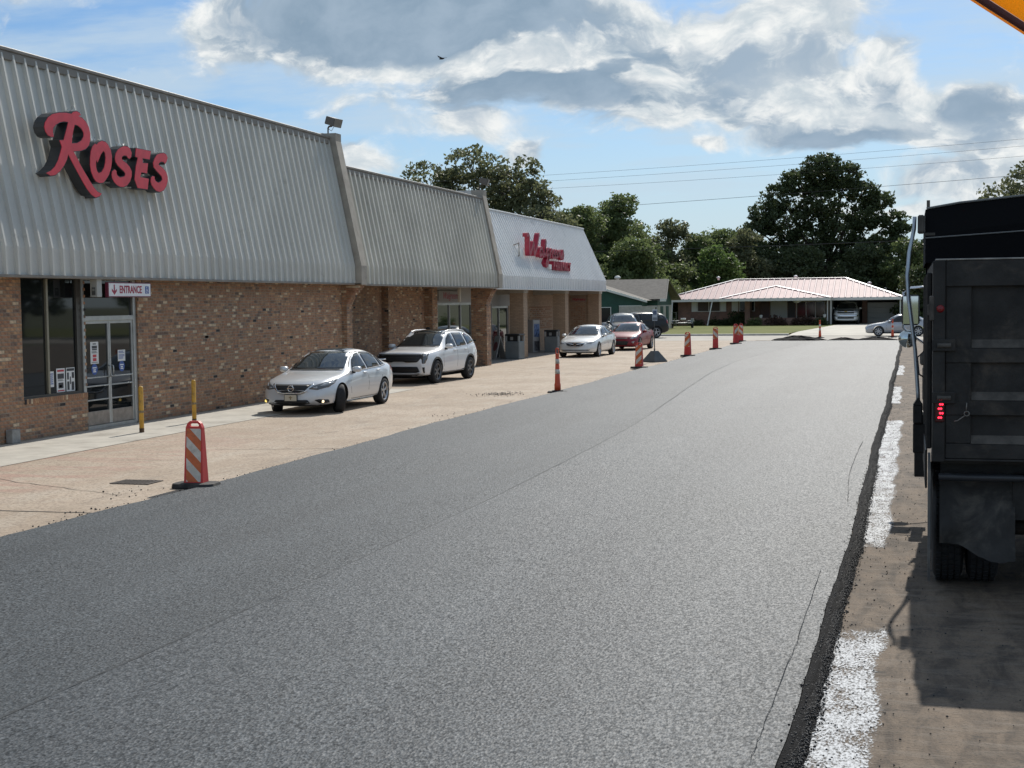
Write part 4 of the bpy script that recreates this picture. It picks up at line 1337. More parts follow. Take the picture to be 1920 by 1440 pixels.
for ch in 'PHARMACY':
    me = text_mesh(ch, 0.60, 0.17, bold=0.03)
    me.transform(ROT_PX); me.materials.clear(); me.materials.append(CRIM)
    link('letter', me, ws, (-18.20, y0, 4.60)); y0 += 0.51
mb = MB(); mb.bev(-18.6, -18.05, 71.5, 72.0, 4.42, 4.66, 0.01); mb.build('transformer_box', WHITEP, ws)
mb = MB(); mb.tube([(-18.7, 66.9, 5.5), (-18.3, 66.5, 5.6), (-18.3, 66.55, 5.0), (-18.6, 67.0, 4.9)], 0.03, 6); mb.build('conduit', TRIM, ws)
mb = MB(); mb.bev(-18.75, -18.3, 67.0, 67.3, 4.9, 5.35, 0.02); mb.build('junction_box', WHITEP, ws)
# ------------------------------------------------------------------ cars
TYRE = mat('tyre', (0.020, 0.020, 0.021), 0.85, var=0.2, vscale=20)
PLAST = mat('black_plastic', (0.018, 0.018, 0.019), 0.55)
GRILLE = mat('grille_black', (0.010, 0.010, 0.011), 0.45)
CGLASS = mat('car_glass', (0.012, 0.018, 0.022), 0.02, spec=1.0, coat=0.8)
SGLASS = mat('car_side_glass', (0.012, 0.014, 0.015), 0.03, spec=0.6)
CHROME = mat('chrome', (0.72, 0.73, 0.75), 0.12, metal=1.0)
ALLOY = mat('alloy', (0.46, 0.46, 0.47), 0.32, metal=0.8)
ALLOYD = mat('alloy_dark', (0.14, 0.14, 0.145), 0.35, metal=0.7)
LAMP = mat('lamp_lens', (0.30, 0.31, 0.32), 0.12, spec=0.8, coat=1.0)
LAMPD = mat('lamp_dark', (0.055, 0.058, 0.062), 0.12, spec=0.8, coat=1.0)
TAIL = mat('tail_lens', (0.35, 0.012, 0.012), 0.15, coat=1.0)
FOGW = mat('fog_lit', (0.9, 0.8, 0.6), 0.3, emit=(1.0, 0.78, 0.5), estr=1.6)
FOGY = mat('fog_lit_yellow', (0.9, 0.7, 0.2), 0.3, emit=(1.0, 0.72, 0.20), estr=1.2)
SEAMM = mat('panel_gap', (0.025, 0.025, 0.026), 0.8)
DISC = mat('wheel_well', (0.008, 0.008, 0.008), 0.9)


def paint_mat(name, c, metal, rough=0.30):
    return mat(name, c, rough, metal=metal, spec=0.5, coat=1.0)


def interp(keys, x):
    """smooth (Catmull-Rom like, monotone) interpolation through (x, value) keys"""
    if x <= keys[0][0]: return keys[0][1]
    if x >= keys[-1][0]: return keys[-1][1]
    for i in range(len(keys) - 1):
        (a, p), (b, q) = keys[i], keys[i + 1]
        if a <= x <= b:
            h = b - a; s = (q - p) / h
            def slope(j):
                if j <= 0 or j >= len(keys) - 1:
                    jj = min(max(j, 0), len(keys) - 2)
                    return (keys[jj + 1][1] - keys[jj][1]) / (keys[jj + 1][0] - keys[jj][0])
                s0 = (keys[j][1] - keys[j - 1][1]) / (keys[j][0] - keys[j - 1][0]); s1 = (keys[j + 1][1] - keys[j][1]) / (keys[j + 1][0] - keys[j][0])
                if s0 * s1 <= 0: return 0.0
                return 2 * s0 * s1 / (s0 + s1)
            m0, m1 = slope(i), slope(i + 1)
            t_ = (x - a) / h
            return (2 * t_**3 - 3 * t_**2 + 1) * p + (t_**3 - 2 * t_**2 + t_) * h * m0 + (-2 * t_**3 + 3 * t_**2) * q + (t_**3 - t_**2) * h * m1


def car_body(sp, paint):
    """closed body shell lofted along x (front bumper at 0, rear at -L), arches cut out"""
    L = sp['L']
    xs = [0.0, -0.012, -0.035, -0.07, -0.12, -0.18] + [-0.25 - i * (L - 0.5) / 74 for i in range(75)] + [-L + 0.18, -L + 0.12, -L + 0.07, -L + 0.035, -L + 0.012, -L]
    rings = []
    for x in xs:
        zb = interp(sp['zb'], -x); zt = interp(sp['top'], -x); ze = interp(sp['edge'], -x); zl = interp(sp['belt'], -x)
        wb = interp(sp['wb'], -x); wr = interp(sp['wr'], -x); wm = interp(sp['wm'], -x); ws = interp(sp['ws'], -x)
        zm = zb + (zl - zb) * 0.55
        half = [(0, zb), (ws * 0.55, zb), (ws * 0.94, zb + 0.005), (ws, zb + 0.05)]
        for k in range(1, 8):
            t_ = k / 8
            z = zb + 0.05 + (zl - zb - 0.05) * t_
            # quadratic through sill, middle, belt with a crease below the belt
            y = ws * (1 - t_) * (1 - 2 * t_) + wm * 4 * t_ * (1 - t_) + wb * t_ * (2 * t_ - 1)
            half.append((y, z))
        half.append((wb, zl))
        for k in range(1, 5):
            t_ = k / 5
            half.append((wb + (wr - wb) * (t_ ** 0.9) + 0.012 * math.sin(math.pi * t_), zl + (ze - zl) * t_))
        n = 9
        for k in range(n):
            y = wr * (1 - k / (n - 1)) if k else wr
            half.append((y, ze + (zt - ze) * (1 - (y / wr) ** 2) if wr > 0 else zt))
        # soften corners
        for _ in range(2):
            q = [half[0]]
            for i in range(1, len(half) - 1):
                a, b, c = half[i - 1], half[i], half[i + 1]
                q.append((a[0] * .18 + b[0] * .64 + c[0] * .18, a[1] * .18 + b[1] * .64 + c[1] * .18))
            q.append(half[-1]); half = q
        # bull nose: pull the ends in
        e = min(-x, x + L)
        if e < 0.18:
            k = 1 - (1 - math.sqrt(max(0, 1 - (1 - e / 0.18) ** 2))) * (sp.get('nose', 0.16) if -x < L / 2 else 0.14)
            zc = (zb + zt) / 2
            half = [(y * (0.3 + 0.7 * k), zc + (z - zc) * k) for (y, z) in half]
        bow = sp.get('bow', 0.16)
        ring = []
        for (y, z) in half:
            # plan-view curve of nose and tail
            if -x < 1.0: xx = x - bow * (abs(y) / 0.9) ** 2.4 * max(0, 1 + x / 1.0)
            elif x + L < 0.8: xx = x + 0.12 * (abs(y) / 0.9) ** 2.4 * max(0, 1 - (x + L) / 0.8)
            else: xx = x
            ring.append((xx, y, z))
        rings.append(ring + [(a, -b, c) for (a, b, c) in ring[-2:0:-1]])
    n = len(rings[0])
    mb = MB(); mb.smooth = True
    vs = [p for r_ in rings for p in r_]
    fs = []
    for i in range(len(rings) - 1):
        for k in range(n):
            fs.append((i * n + k, i * n + (k + 1) % n, (i + 1) * n + (k + 1) % n, (i + 1) * n + k))
    fs.append(tuple(range(n))); fs.append(tuple(range((len(rings) - 1) * n, len(rings) * n))[::-1])
    mb.add(vs, fs)
    me = mb.mesh('body', [paint, DISC])
    bm = bmesh.new(); bm.from_mesh(me); bmesh.ops.triangulate(bm, faces=bm.faces); bvh = BVHTree.FromBMesh(bm); bm.free()
    # wheel arches
    o = bpy.data.objects.new('tmp', me); COL.objects.link(o)
    cuts = []
    for ax in sp['axles']:
        c = MB(); c.mi = 0
        c.lathe([(sp['arch'], -1.3), (sp['arch'], 1.3)], 36, 'Y', (-ax, 0, sp['rw']))
        cme = c.mesh('cut', [DISC])
        co = bpy.data.objects.new('cut', cme); COL.objects.link(co)
        md = o.modifiers.new('b', 'BOOLEAN'); md.operation = 'DIFFERENCE'; md.object = co; md.solver = 'EXACT'; md.material_mode = 'TRANSFER'
        cuts.append(co)
    dg = bpy.context.evaluated_depsgraph_get()
    me2 = bpy.data.meshes.new_from_object(o.evaluated_get(dg))
    for c in cuts: bpy.data.objects.remove(c)
    bpy.data.objects.remove(o)
    me2.name = 'body'
    me2.shade_smooth()
    me2.set_sharp_from_angle(angle=R(32))
    return me2, bvh


def patch(bvh, poly, axis, name, m, parent, off=0.006, skirt=0.012, step=0.06, side=1, smooth=True):
    """sheet that lies on the body: outline in (y,z) for front/rear, (x,z) for a side, (x,y) for top"""
    # resample outline
    P = []
    for i in range(len(poly)):
        a = Vector(poly[i]); b = Vector(poly[(i + 1) % len(poly)])
        k = max(1, int((b - a).length / step))
        for j in range(k): P.append(a + (b - a) * j / k)
    nb = len(P)
    xs = [p.x for p in P]; zs = [p.y for p in P]
    def inside(q):
        c = False
        for i in range(nb):
            a, b = P[i], P[i - 1]
            if (a.y > q[1]) != (b.y > q[1]) and q[0] < (b.x - a.x) * (q[1] - a.y) / (b.y - a.y) + a.x: c = not c
        return c
    ins = []
    u = min(xs) + step / 2
    while u < max(xs):
        v = min(zs) + step / 2
        while v < max(zs):
            if inside((u, v)) and min((Vector((u, v)) - p).length for p in P) > step * 0.45: ins.append(Vector((u, v)))
            v += step
        u += step
    vo, eo, fo, ov, oe, of = delaunay_2d_cdt(P + ins, [(i, (i + 1) % nb) for i in range(nb)], [], 1, 1e-7)
    vs = []
    for q in vo:
        if axis == 'front': O, D = Vector((6, q.x, q.y)), Vector((-1, 0, 0))
        elif axis == 'rear': O, D = Vector((-12, q.x, q.y)), Vector((1, 0, 0))
        elif axis == 'side': O, D = Vector((q.x, 4 * side, q.y)), Vector((0, -side, 0))
        else: O, D = Vector((q.x, q.y, 4)), Vector((0, 0, -1))
        h = bvh.ray_cast(O, D)
        if h[0] is None:
            tgt = Vector({'front': (-0.1, q.x, q.y), 'rear': (-4.6, q.x, q.y), 'side': (q.x, 0.7 * side, q.y), 'top': (q.x, q.y, 1.0)}[axis])
            h = bvh.find_nearest(tgt)
            n = (h[0] - tgt); n = n.normalized() if n.length > 0 else -D
        n = h[1]
        if n.dot(D) > 0: n = -n
        vs.append((h[0] + n * off, h[0] - n * skirt))
    mb = MB(); mb.smooth = smooth
    k = len(vo)
    A = [v[0] for v in vs]; B = [v[1] for v in vs]
    cnt = {}
    for f in fo:
        for i in range(len(f)):
            e = (f[i], f[(i + 1) % len(f)]); cnt[e] = cnt.get(e, 0) + 1
    fl = axis in ('front',) or (axis == 'side' and side < 0) or axis == 'top'
    fs = [tuple(f) for f in fo]
    sk = [(b, a, a + k, b + k) for (a, b) in cnt if (b, a) not in cnt]
    mb.add(A + B, fs); mb.smooth = False; mb.add([], [])
    for f in sk: mb.f.append(f); mb.m.append(0); mb.sm.append(False)
    return mb.build(name, m, parent)


def ribbon(pts, w):
    """thin polygon along a polyline in 2D"""
    L, Rr = [], []
    P = [Vector(p) for p in pts]
    for i, p in enumerate(P):
        d = P[min(i + 1, len(P) - 1)] - P[max(0, i - 1)]; d.normalize()
        n = Vector((-d.y, d.x)) * w / 2
        L.append(tuple(p + n)); Rr.append(tuple(p - n))
    return L + Rr[::-1]


def mirror(poly): return [(-a, b) for (a, b) in poly[::-1]]


def rounded(poly, r=0.04, n=3):
    out = []
    N = len(poly)
    for i in range(N):
        p, q, s_ = Vector(poly[i - 1]), Vector(poly[i]), Vector(poly[(i + 1) % N])
        a = (p - q); b = (s_ - q)
        ra = min(r, a.length * .45); rb_ = min(r, b.length * .45)
        A = q + a.normalized() * ra; B = q + b.normalized() * rb_
        for k in range(n + 1):
            t_ = k / n
            out.append(tuple(A * (1 - t_) ** 2 + q * 2 * t_ * (1 - t_) + B * t_ ** 2))
    return out


WHEELS = {}


def wheel(parent, loc, rw, side, style, steer=0.0, w=0.22):
    key = (round(rw, 3), style, w)
    if key not in WHEELS:
        t = MB(); t.smooth = True
        ri = rw * 0.70
        t.lathe([(ri - 0.02, -w / 2 + 0.02), (ri, -w / 2), (rw * 0.93, -w / 2 - 0.004), (rw * 0.985, -w / 2 + 0.03), (rw, -w / 2 + 0.06), (rw, w / 2 - 0.06), (rw * 0.985, w / 2 - 0.03), (rw * 0.93, w / 2 + 0.004), (ri, w / 2), (ri - 0.02, w / 2 - 0.02)], 32, 'Y', closed=True)
        tm = t.mesh('tyre', TYRE)
        r = MB(); r.smooth = False
        ns, kind = style
        r.mi = 1
        r.lathe([(0.001, 0.0), (ri - 0.02, 0.0), (ri - 0.02, 0.02), (0.001, 0.02)], 24, 'Y')
        r.mi = 0
        r.lathe([(ri - 0.035, -0.05), (ri + 0.004, -0.05), (ri + 0.004, w / 2 - 0.004), (ri - 0.012, w / 2 + 0.002), (ri - 0.035, w / 2 - 0.02)], 32, 'Y', closed=True)
        r.lathe([(0.001, 0.02), (0.07, 0.02), (0.062, w / 2 - 0.028), (0.001, w / 2 - 0.022)], 16, 'Y')
        for k in range(ns):
            a = 2 * math.pi * k / ns
            for da in ((-0.16, 0.16) if kind == 'split' else (0.0,)):
                M = Matrix.Rotation(a, 4, 'Y')
                ww = 0.020 if kind == 'split' else 0.034
                M = M @ Matrix.Translation((0, 0, 0.05)) @ Matrix.Rotation(da, 4, 'Y')
                r.bev(-ww, ww, w / 2 - 0.055, w / 2 - 0.022, 0, ri - 0.075 if kind != 'split' else ri - 0.07, 0.008, M)
        r.mi = 1
        rm = r.mesh('rim', [ALLOY if kind != 'dark' else ALLOYD, DISC])
        WHEELS[key] = (tm, rm)
    tm, rm = WHEELS[key]
    e = link('wheel', tm, parent, loc, (0, 0, steer + (0 if side > 0 else math.pi)))
    link('rim', rm, e)
    return e


def fin_mirror(parent, x, y, z, side, m, s=1.0, cap=None):
    mb = MB(); mb.smooth = True
    for (dx_, w, h) in ((0.0, 1, 1),):
        vs = []
        prof = [(0.10, 0.25), (0.075, 0.75), (0.02, 1.0), (-0.05, 1.0), (-0.075, 0.92)]
        n = 14
        for (px, k) in prof:
            for j in range(n):
                a = 2 * math.pi * j / n
                sx = math.copysign(abs(math.cos(a)) ** 0.7, math.cos(a)); sz = math.copysign(abs(math.sin(a)) ** 0.7, math.sin(a))
                vs.append((x + px * s, side * (y + (0.105 + 0.105 * sx * k) * s), z + 0.07 * sz * k * s))
        fs = [(i * n + j, i * n + (j + 1) % n, (i + 1) * n + (j + 1) % n, (i + 1) * n + j) for i in range(len(prof) - 1) for j in range(n)]
        fs += [tuple(range(n))[::-1], tuple(range(4 * n, 5 * n))]
        mb.add(vs, fs)
    o = mb.build('mirror', m, parent)
    mb = MB(); mb.bev(x - 0.04, x + 0.03, min(side * (y - 0.10), side * (y + 0.06)), max(side * (y - 0.10), side * (y + 0.06)), z - 0.10 * s, z - 0.045 * s, 0.01)
    mb.build('mirror_arm', PLAST, o)
    return o


def make_car(sp, name, label, cat, loc, heading, group=None):
    """heading: direction the nose points, in degrees from +X; loc = ground point below the middle of the car"""
    t = thing(name, label, cat, loc, R(heading), group)
    t.scale = (sp.get('size', 1.08),) * 3
    L = sp['L']; off = L / 2
    me, bvh = car_body(sp, sp['paint'])
    # everything is modelled with the nose at x = 0: shift to the middle
    body = link('body', me, t, (off, 0, 0))
    H = lambda: None
    def P(nm, poly, axis, m, both=True, par=None, **kw):
        out = []
        for sd_ in ((1, -1) if both else (1,)):
            if axis == 'side': o = patch(bvh, poly, 'side', nm, m, par or t, side=sd_, **kw)
            else: o = patch(bvh, poly if sd_ > 0 else mirror(poly) if axis in ('front', 'rear') else [(a, -b) for a, b in poly[::-1]], axis, nm, m, par or t, **kw)
            if par is None: o.location = (off, 0, 0)
            out.append(o)
        return out
    for (nm, axis, both, poly, m, kw) in sp['patches']:
        P(nm, poly, axis, m, both, **kw)
    sh = MB()
    # wheels
    for i, ax in enumerate(sp['axles']):
        for sd_ in (1, -1):
            wheel(t, (off - ax, sd_ * sp['track'], sp['rw']), sp['rw'], sd_, sp['wheel'], steer=sp.get('steer', 0) if i == 0 else 0, w=sp.get('tw', 0.22))
    # under tray keeps daylight out between the axles
    u = MB(); u.box(-sp['axles'][1] - 0.3 + off, -sp['axles'][0] + 0.3 + off, -0.55, 0.55, 0.17, 0.5); u.build('underbody', DISC, t)
    for sd_ in (1, -1):
        mx, my, mz = sp['mirror']
        fin_mirror(t, mx + off, my, mz, sd_, sp.get('mirrorpaint', sp['paint']), sp.get('mirrors', 1.0))
    if sp.get('extra'): sp['extra'](t, off, bvh)
    return t


def sedan(L, W_, H_, paint, hood=1.0, **k):
    """a four-door saloon; hood scales the height of the nose"""
    s = L / 4.87; w = W_ / 1.83; h = H_ / 1.47
    K = lambda keys, a, b: [(x * a, z * b) for x, z in keys]
    sp = dict(L=L, paint=paint,
              top=K([(0, .60), (.06, .68), (.14, .725), (.35, .80), (.8, .885), (1.2, .935), (1.38, .965), (1.55, 1.06), (1.85, 1.245), (2.1, 1.375), (2.35, 1.445), (2.7, 1.47), (3.15, 1.455), (3.6, 1.375), (3.95, 1.235), (4.2, 1.125), (4.35, 1.09), (4.6, 1.075), (4.75, 1.03), (4.82, .93), (4.87, .80)], s, h),
              edge=K([(0, .56), (.14, .69), (.35, .77), (.8, .85), (1.2, .90), (1.45, .955), (1.7, 1.08), (1.95, 1.22), (2.2, 1.335), (2.5, 1.385), (2.9, 1.40), (3.3, 1.37), (3.7, 1.275), (4.0, 1.165), (4.25, 1.075), (4.5, 1.045), (4.75, .98), (4.87, .76)], s, h),
              belt=K([(0, .50), (.14, .62), (.35, .70), (.8, .80), (1.2, .865), (1.6, .905), (2.3, .935), (3.2, .965), (3.9, .99), (4.3, .985), (4.7, .90), (4.87, .70)], s, h),
              zb=K([(0, .24), (.15, .20), (.5, .19), (1.5, .20), (3.8, .20), (4.5, .24), (4.87, .36)], s, h),
              wb=K([(0, .62), (.1, .70), (.25, .765), (.5, .815), (.9, .85), (1.5, .865), (2.5, .875), (3.6, .868), (4.2, .835), (4.6, .775), (4.87, .68)], s, w),
              wr=K([(0, .50), (.15, .60), (.5, .70), (1.0, .745), (1.4, .755), (1.8, .665), (2.2, .605), (2.8, .60), (3.4, .595), (3.9, .615), (4.2, .66), (4.6, .66), (4.87, .58)], s, w),
              wm=K([(0, .68), (.12, .76), (.3, .83), (.6, .885), (.95, .915), (1.5, .905), (2.6, .905), (3.5, .915), (3.85, .92), (4.3, .89), (4.65, .82), (4.87, .74)], s, w),
              ws=K([(0, .60), (.15, .72), (.5, .84), (1.0, .87), (2.6, .86), (3.8, .87), (4.4, .82), (4.87, .68)], s, w),
              axles=(0.955 * s, 3.731 * s), arch=0.375 * h, rw=0.335 * h, track=0.80 * w, wheel=(5, 'split'), mirror=(-1.72 * s, 0.86 * w, 0.985 * h))
    sp.update(k)
    # windows and shut lines, common to the saloons
    S = lambda poly: [(-x * s, z * h) for x, z in poly]
    F = lambda poly: [(y * w, z * h) for y, z in poly]
    pt = []
    pt.append(('windshield', 'front', False, rounded(F([(-.70, .995), (.70, .995), (.565, 1.375), (.30, 1.40), (-.30, 1.40), (-.565, 1.375)]), .05), CGLASS, dict(step=.10)))
    pt.append(('cowl', 'front', False, F([(-.69, .968), (.69, .968), (.69, .993), (-.69, .993)]), PLAST, dict(step=.10, off=.007)))
    pt.append(('rear_window', 'rear', False, rounded(F([(-.60, 1.13), (.60, 1.13), (.50, 1.36), (-.50, 1.36)]), .05), CGLASS, dict(step=.12)))
    fwin = rounded(S([(1.72, .945), (2.62, .965), (2.60, 1.355), (2.38, 1.335), (2.08, 1.21)]), .02)
    rwin = rounded(S([(2.69, .967), (3.52, .99), (3.50, 1.27), (3.28, 1.335), (2.68, 1.362)]), .02)
    qwin = rounded(S([(3.585, .993), (3.92, 1.015), (3.80, 1.14), (3.57, 1.245)]), .02)
    for q, nm in ((fwin, 'side_window'), (rwin, 'side_window'), (qwin, 'quarter_window')):
        pt.append((nm, 'side', True, q, SGLASS, dict(step=.09)))
    pt.append(('window_trim', 'side', True, ribbon(S([(1.60, .925), (2.65, .948), (3.55, .973), (3.98, 1.0), (3.82, 1.165), (3.55, 1.29), (3.28, 1.362), (2.7, 1.388), (2.36, 1.365), (2.05, 1.235), (1.70, 1.03)]), .018), CHROME if k.get('chrome_trim') else PLAST, dict(step=.10, off=.004)))
    for seam_ in ([(1.52, .90), (1.50, .55), (1.60, .30)], [(2.655, .945), (2.69, .60), (2.66, .285)], [(3.56, .97), (3.62, .75), (3.42, .50), (3.36, .30)], [(1.60, .285), (3.36, .285)]):
        pt.append(('shut_line', 'side', True, ribbon(S(seam_), .012), SEAMM, dict(step=.12, off=.002)))
    for hx in (2.46, 3.36):
        pt.append(('door_handle', 'side', True, rounded(S([(hx - .10, .855 + (hx - 2.4) * .02), (hx + .10, .862 + (hx - 2.4) * .02), (hx + .10, .89 + (hx - 2.4) * .02), (hx - .10, .885 + (hx - 2.4) * .02)]), .012), CHROME if k.get('chrome_trim') else paint, dict(step=.05, off=.028, skirt=.01)))
    pt.append(('sill', 'side', True, S([(1.45, .20), (3.25, .20), (3.25, .245), (1.45, .245)]), PLAST if not k.get('sillpaint') else paint, dict(step=.15, off=.012)))
    pt.append(('taillight', 'side', True, rounded(S([(4.45, .84), (4.83, .80), (4.85, .93), (4.60, .985), (4.42, .96)]), .02), TAIL, dict(step=.06, off=.01)))
    pt.append(('taillight', 'rear', True, rounded(F([(.46, .80), (.78, .80), (.79, .93), (.46, .93)]), .02), TAIL, dict(step=.08, off=.01)))
    sp['patches'] = pt + sp.get('more', lambda F_, S_: [])(F, S)
    sp['F'] = F
    return sp


# --- silver sedan ------------------------------------------------------------
def fleur(mb, c, s):
    """fleur-de-lis in (y, z) round c"""
    polys = [[(0, 1.0), (.2, .62), (.22, .3), (.08, 0), (-.08, 0), (-.22, .3), (-.2, .62)],
             [(.16, 0), (.35, .5), (.62, .62), (.8, .38), (.66, .12), (.56, .3), (.44, .28), (.3, .0)],
             [(-.3, .0), (-.44, .28), (-.56, .3), (-.66, .12), (-.8, .38), (-.62, .62), (-.35, .5), (-.16, 0)],
             [(-.38, -.14), (.38, -.14), (.38, 0), (-.38, 0)],
             [(-.12, -.14), (-.3, -.5), (0, -.8), (.3, -.5), (.12, -.14)]]
    return [[(c[0] + a * s, c[1] + b * s) for a, b in p] for p in polys]


def altima_more(F, S):
    o = []
    o.append(('grille', 'front', False, rounded(F([(-.50, .70), (.50, .70), (.36, .535), (.24, .505), (-.24, .505), (-.36, .535)]), .03), GRILLE, dict(step=.06, off=.006)))
    v = ribbon(F([(-.50, .705), (-.34, .535), (-.22, .497), (.22, .497), (.34, .535), (.50, .705)]), .034)
    o.append(('grille_surround', 'front', False, v, CHROME, dict(step=.05, off=.014)))
    for z in (.66, .615, .57):
        k = .44 - (.70 - z) * .8
        o.append(('grille_bar', 'front', False, F([(-k, z), (k, z), (k, z + .012), (-k, z + .012)]), mat('grille_bar', (.05, .05, .052), .4), dict(step=.08, off=.010)))
    o.append(('headlight', 'front', True, rounded(F([(.42, .60), (.62, .575), (.79, .63), (.845, .72), (.80, .765), (.70, .735), (.55, .68)]), .02), LAMPD, dict(step=.05, off=.010)))
    o.append(('headlight_lens', 'front', True, rounded(F([(.64, .655), (.76, .665), (.815, .715), (.785, .745), (.70, .715)]), .02), LAMP, dict(step=.04, off=.014)))
    o.append(('headlight_lens', 'front', True, rounded(F([(.50, .615), (.60, .603), (.61, .645), (.53, .64)]), .02), LAMP, dict(step=.04, off=.014)))
    o.append(('headlight', 'side', True, rounded(S([(.22, .64), (.36, .62), (.80, .79), (.74, .80), (.34, .735)]), .02), LAMPD, dict(step=.06, off=.008)))
    o.append(('lower_grille', 'front', False, rounded(F([(-.40, .345), (.40, .345), (.47, .27), (.30, .235), (-.30, .235), (-.47, .27)][::-1]), .02), GRILLE, dict(step=.07, off=.006)))
    o.append(('fog_pocket', 'front', True, rounded(F([(.565, .345), (.66, .365), (.80, .345), (.80, .27), (.66, .265)]), .015), GRILLE, dict(step=.05, off=.008)))
    o.append(('front_lip', 'front', False, F([(-.66, .205), (.66, .205), (.66, .228), (-.66, .228)]), PLAST, dict(step=.1, off=.012)))
    o.append(('sunroof', 'top', False, rounded([(-2.28, -.40), (-2.28, .40), (-2.95, .40), (-2.95, -.40)][::-1], .05), CGLASS, dict(step=.12, off=.008)))
    for q in ([(-.30, .36), (-1.30, .56)], [(-.30, .12), (-1.30, .30)]):
        pass
    return o


def altima_extra(t, off, bvh):
    fx = bvh.ray_cast(Vector((6, 0, .61)), Vector((-1, 0, 0)))[0].x + off
    mb = MB(); mb.smooth = True
    n = 24
    mb.lathe([(.060, .0), (.078, .0), (.078, .022), (.060, .022)], n, 'X', (fx + .012, 0, .61), closed=True)
    mb.smooth = False; mb.bev(fx + .016, fx + .036, -.095, .095, .598, .622, .004)
    mb.build('badge', CHROME, t)
    px = bvh.ray_cast(Vector((6, 0, .40)), Vector((-1, 0, 0)))[0].x + off
    pm = mat('plate_cream', (.62, .55, .42), .5)
    mb = MB(); mb.bev(px + .004, px + .020, -.165, .165, .315, .475, .004); mb.build('plate_frame', PLAST, t)
    mb = MB(); mb.mi = 0; mb.box(px + .0201, px + .024, -.150, .150, .325, .465)
    mb.mi = 1
    for p_ in fleur(mb, (0, .392), .055): mb.prism(p_, px + .0241, px + .026, 'X')
    mb.build('number_plate', [pm, mat('plate_gold', (.26, .18, .07), .5)], t)
    for sd_, m in ((1, FOGW), (-1, FOGY)):
        h = bvh.ray_cast(Vector((6, sd_ * .72, .305)), Vector((-1, 0, 0)))[0]
        mb = MB(); mb.smooth = True; mb.lathe([(.001, .0), (.036, .0), (.030, .020), (.001, .026)], 14, 'X', (h.x + off + .006, sd_ * .72, .308)); mb.build('fog_lamp', m, t)
    # boot spoiler
    mb = MB(); mb.bev(-L_ALT / 2 + .08, -L_ALT / 2 + .24, -.56, .56, 1.085, 1.115, .012); mb.build('spoiler', t.children[0].data.materials[0], t)
    mb = MB(); mb.bev(.32, .335, -.55, -.30, .985, .992, .002, Matrix.Translation((0.42, 0, 0.02)))
    # sun reflector papers on the dash
    

L_ALT = 4.87
SILVER = paint_mat('silver_paint', (0.62, 0.63, 0.64), 0.25, 0.34)
WHITEC = paint_mat('white_paint', (0.78, 0.78, 0.78), 0.0, 0.35)
PEARL = paint_mat('pearl_paint', (0.72, 0.72, 0.70), 0.15, 0.33)
REDC = mat('red_paint', (0.21, 0.008, 0.018), 0.45, spec=0.3, coat=0.35)
BLACKC = mat('black_paint', (0.006, 0.006, 0.007), 0.35, spec=0.35, coat=0.35)
GREYC = paint_mat('grey_silver_paint', (0.42, 0.43, 0.45), 0.5, 0.35)

sp = sedan(L_ALT, 1.83, 1.47, SILVER, more=altima_more, extra=altima_extra, steer=R(32), chrome_trim=False, sillpaint=True)
make_car(sp, 'parked_sedan', 'silver sedan with lit fog lamps and a cream front plate, parked by the brick wall', 'car', (-15.02, 32.80 + 2.63, -0.02), -90, 'cars parked along the storefronts')


# --- white sedan farther on ---------------------------------------------------
def buick_more(F, S):
    o = []
    o.append(('grille', 'front', False, rounded(F([(-.44, .67), (-.25, .70), (.25, .70), (.44, .67), (.36, .55), (.20, .51), (-.20, .51), (-.36, .55)][::-1]), .04), GRILLE, dict(step=.06, off=.008)))
    o.append(('grille_wing', 'front', True, ribbon(F([(.07, .60), (.26, .625), (.42, .655)]), .03), CHROME, dict(step=.05, off=.014)))
    o.append(('grille_surround', 'front', False, ribbon(F([(-.46, .68), (-.37, .545), (-.2, .50), (.2, .50), (.37, .545), (.46, .68)]), .018), CHROME, dict(step=.05, off=.012)))
    o.append(('headlight', 'front', True, rounded(F([(.50, .62), (.70, .615), (.83, .70), (.80, .75), (.66, .72)]), .02), LAMP, dict(step=.05, off=.010)))
    o.append(('lower_grille', 'front', False, rounded(F([(-.68, .36), (.68, .36), (.60, .315), (-.60, .315)][::-1]), .02), GRILLE, dict(step=.08, off=.006)))
    o.append(('lower_trim', 'front', False, F([(-.62, .33), (.62, .33), (.62, .338), (-.62, .338)]), CHROME, dict(step=.1, off=.012)))
    return o
def buick_extra(t, off, bvh):
    fx = bvh.ray_cast(Vector((6, 0, .60)), Vector((-1, 0, 0)))[0].x + off
    mb = MB(); mb.lathe([(.05, 0), (.07, 0), (.07, .02), (.05, .02)], 20, 'X', (fx + .012, 0, .60), closed=True); mb.build('badge', CHROME, t)
    mb = MB(); mb.prism([(-.0, 1.46), (-.09, 1.46), (-.10, 1.53), (-.07, 1.53)], -.008, .008, 'Y'); mb.build('antenna_fin', t.children[0].data.materials[0], t, (-1.05, 0, -.06))
sp = sedan(5.0, 1.86, 1.46, PEARL, more=buick_more, extra=buick_extra, chrome_trim=True, wheel=(7, 'split'))
make_car(sp, 'parked_sedan', 'pearl white sedan with a dark winged grille, parked in front of the tan brick piers', 'car', (-15.85, 68.0 + 2.7, -0.02), -91.5, 'cars parked along the storefronts')


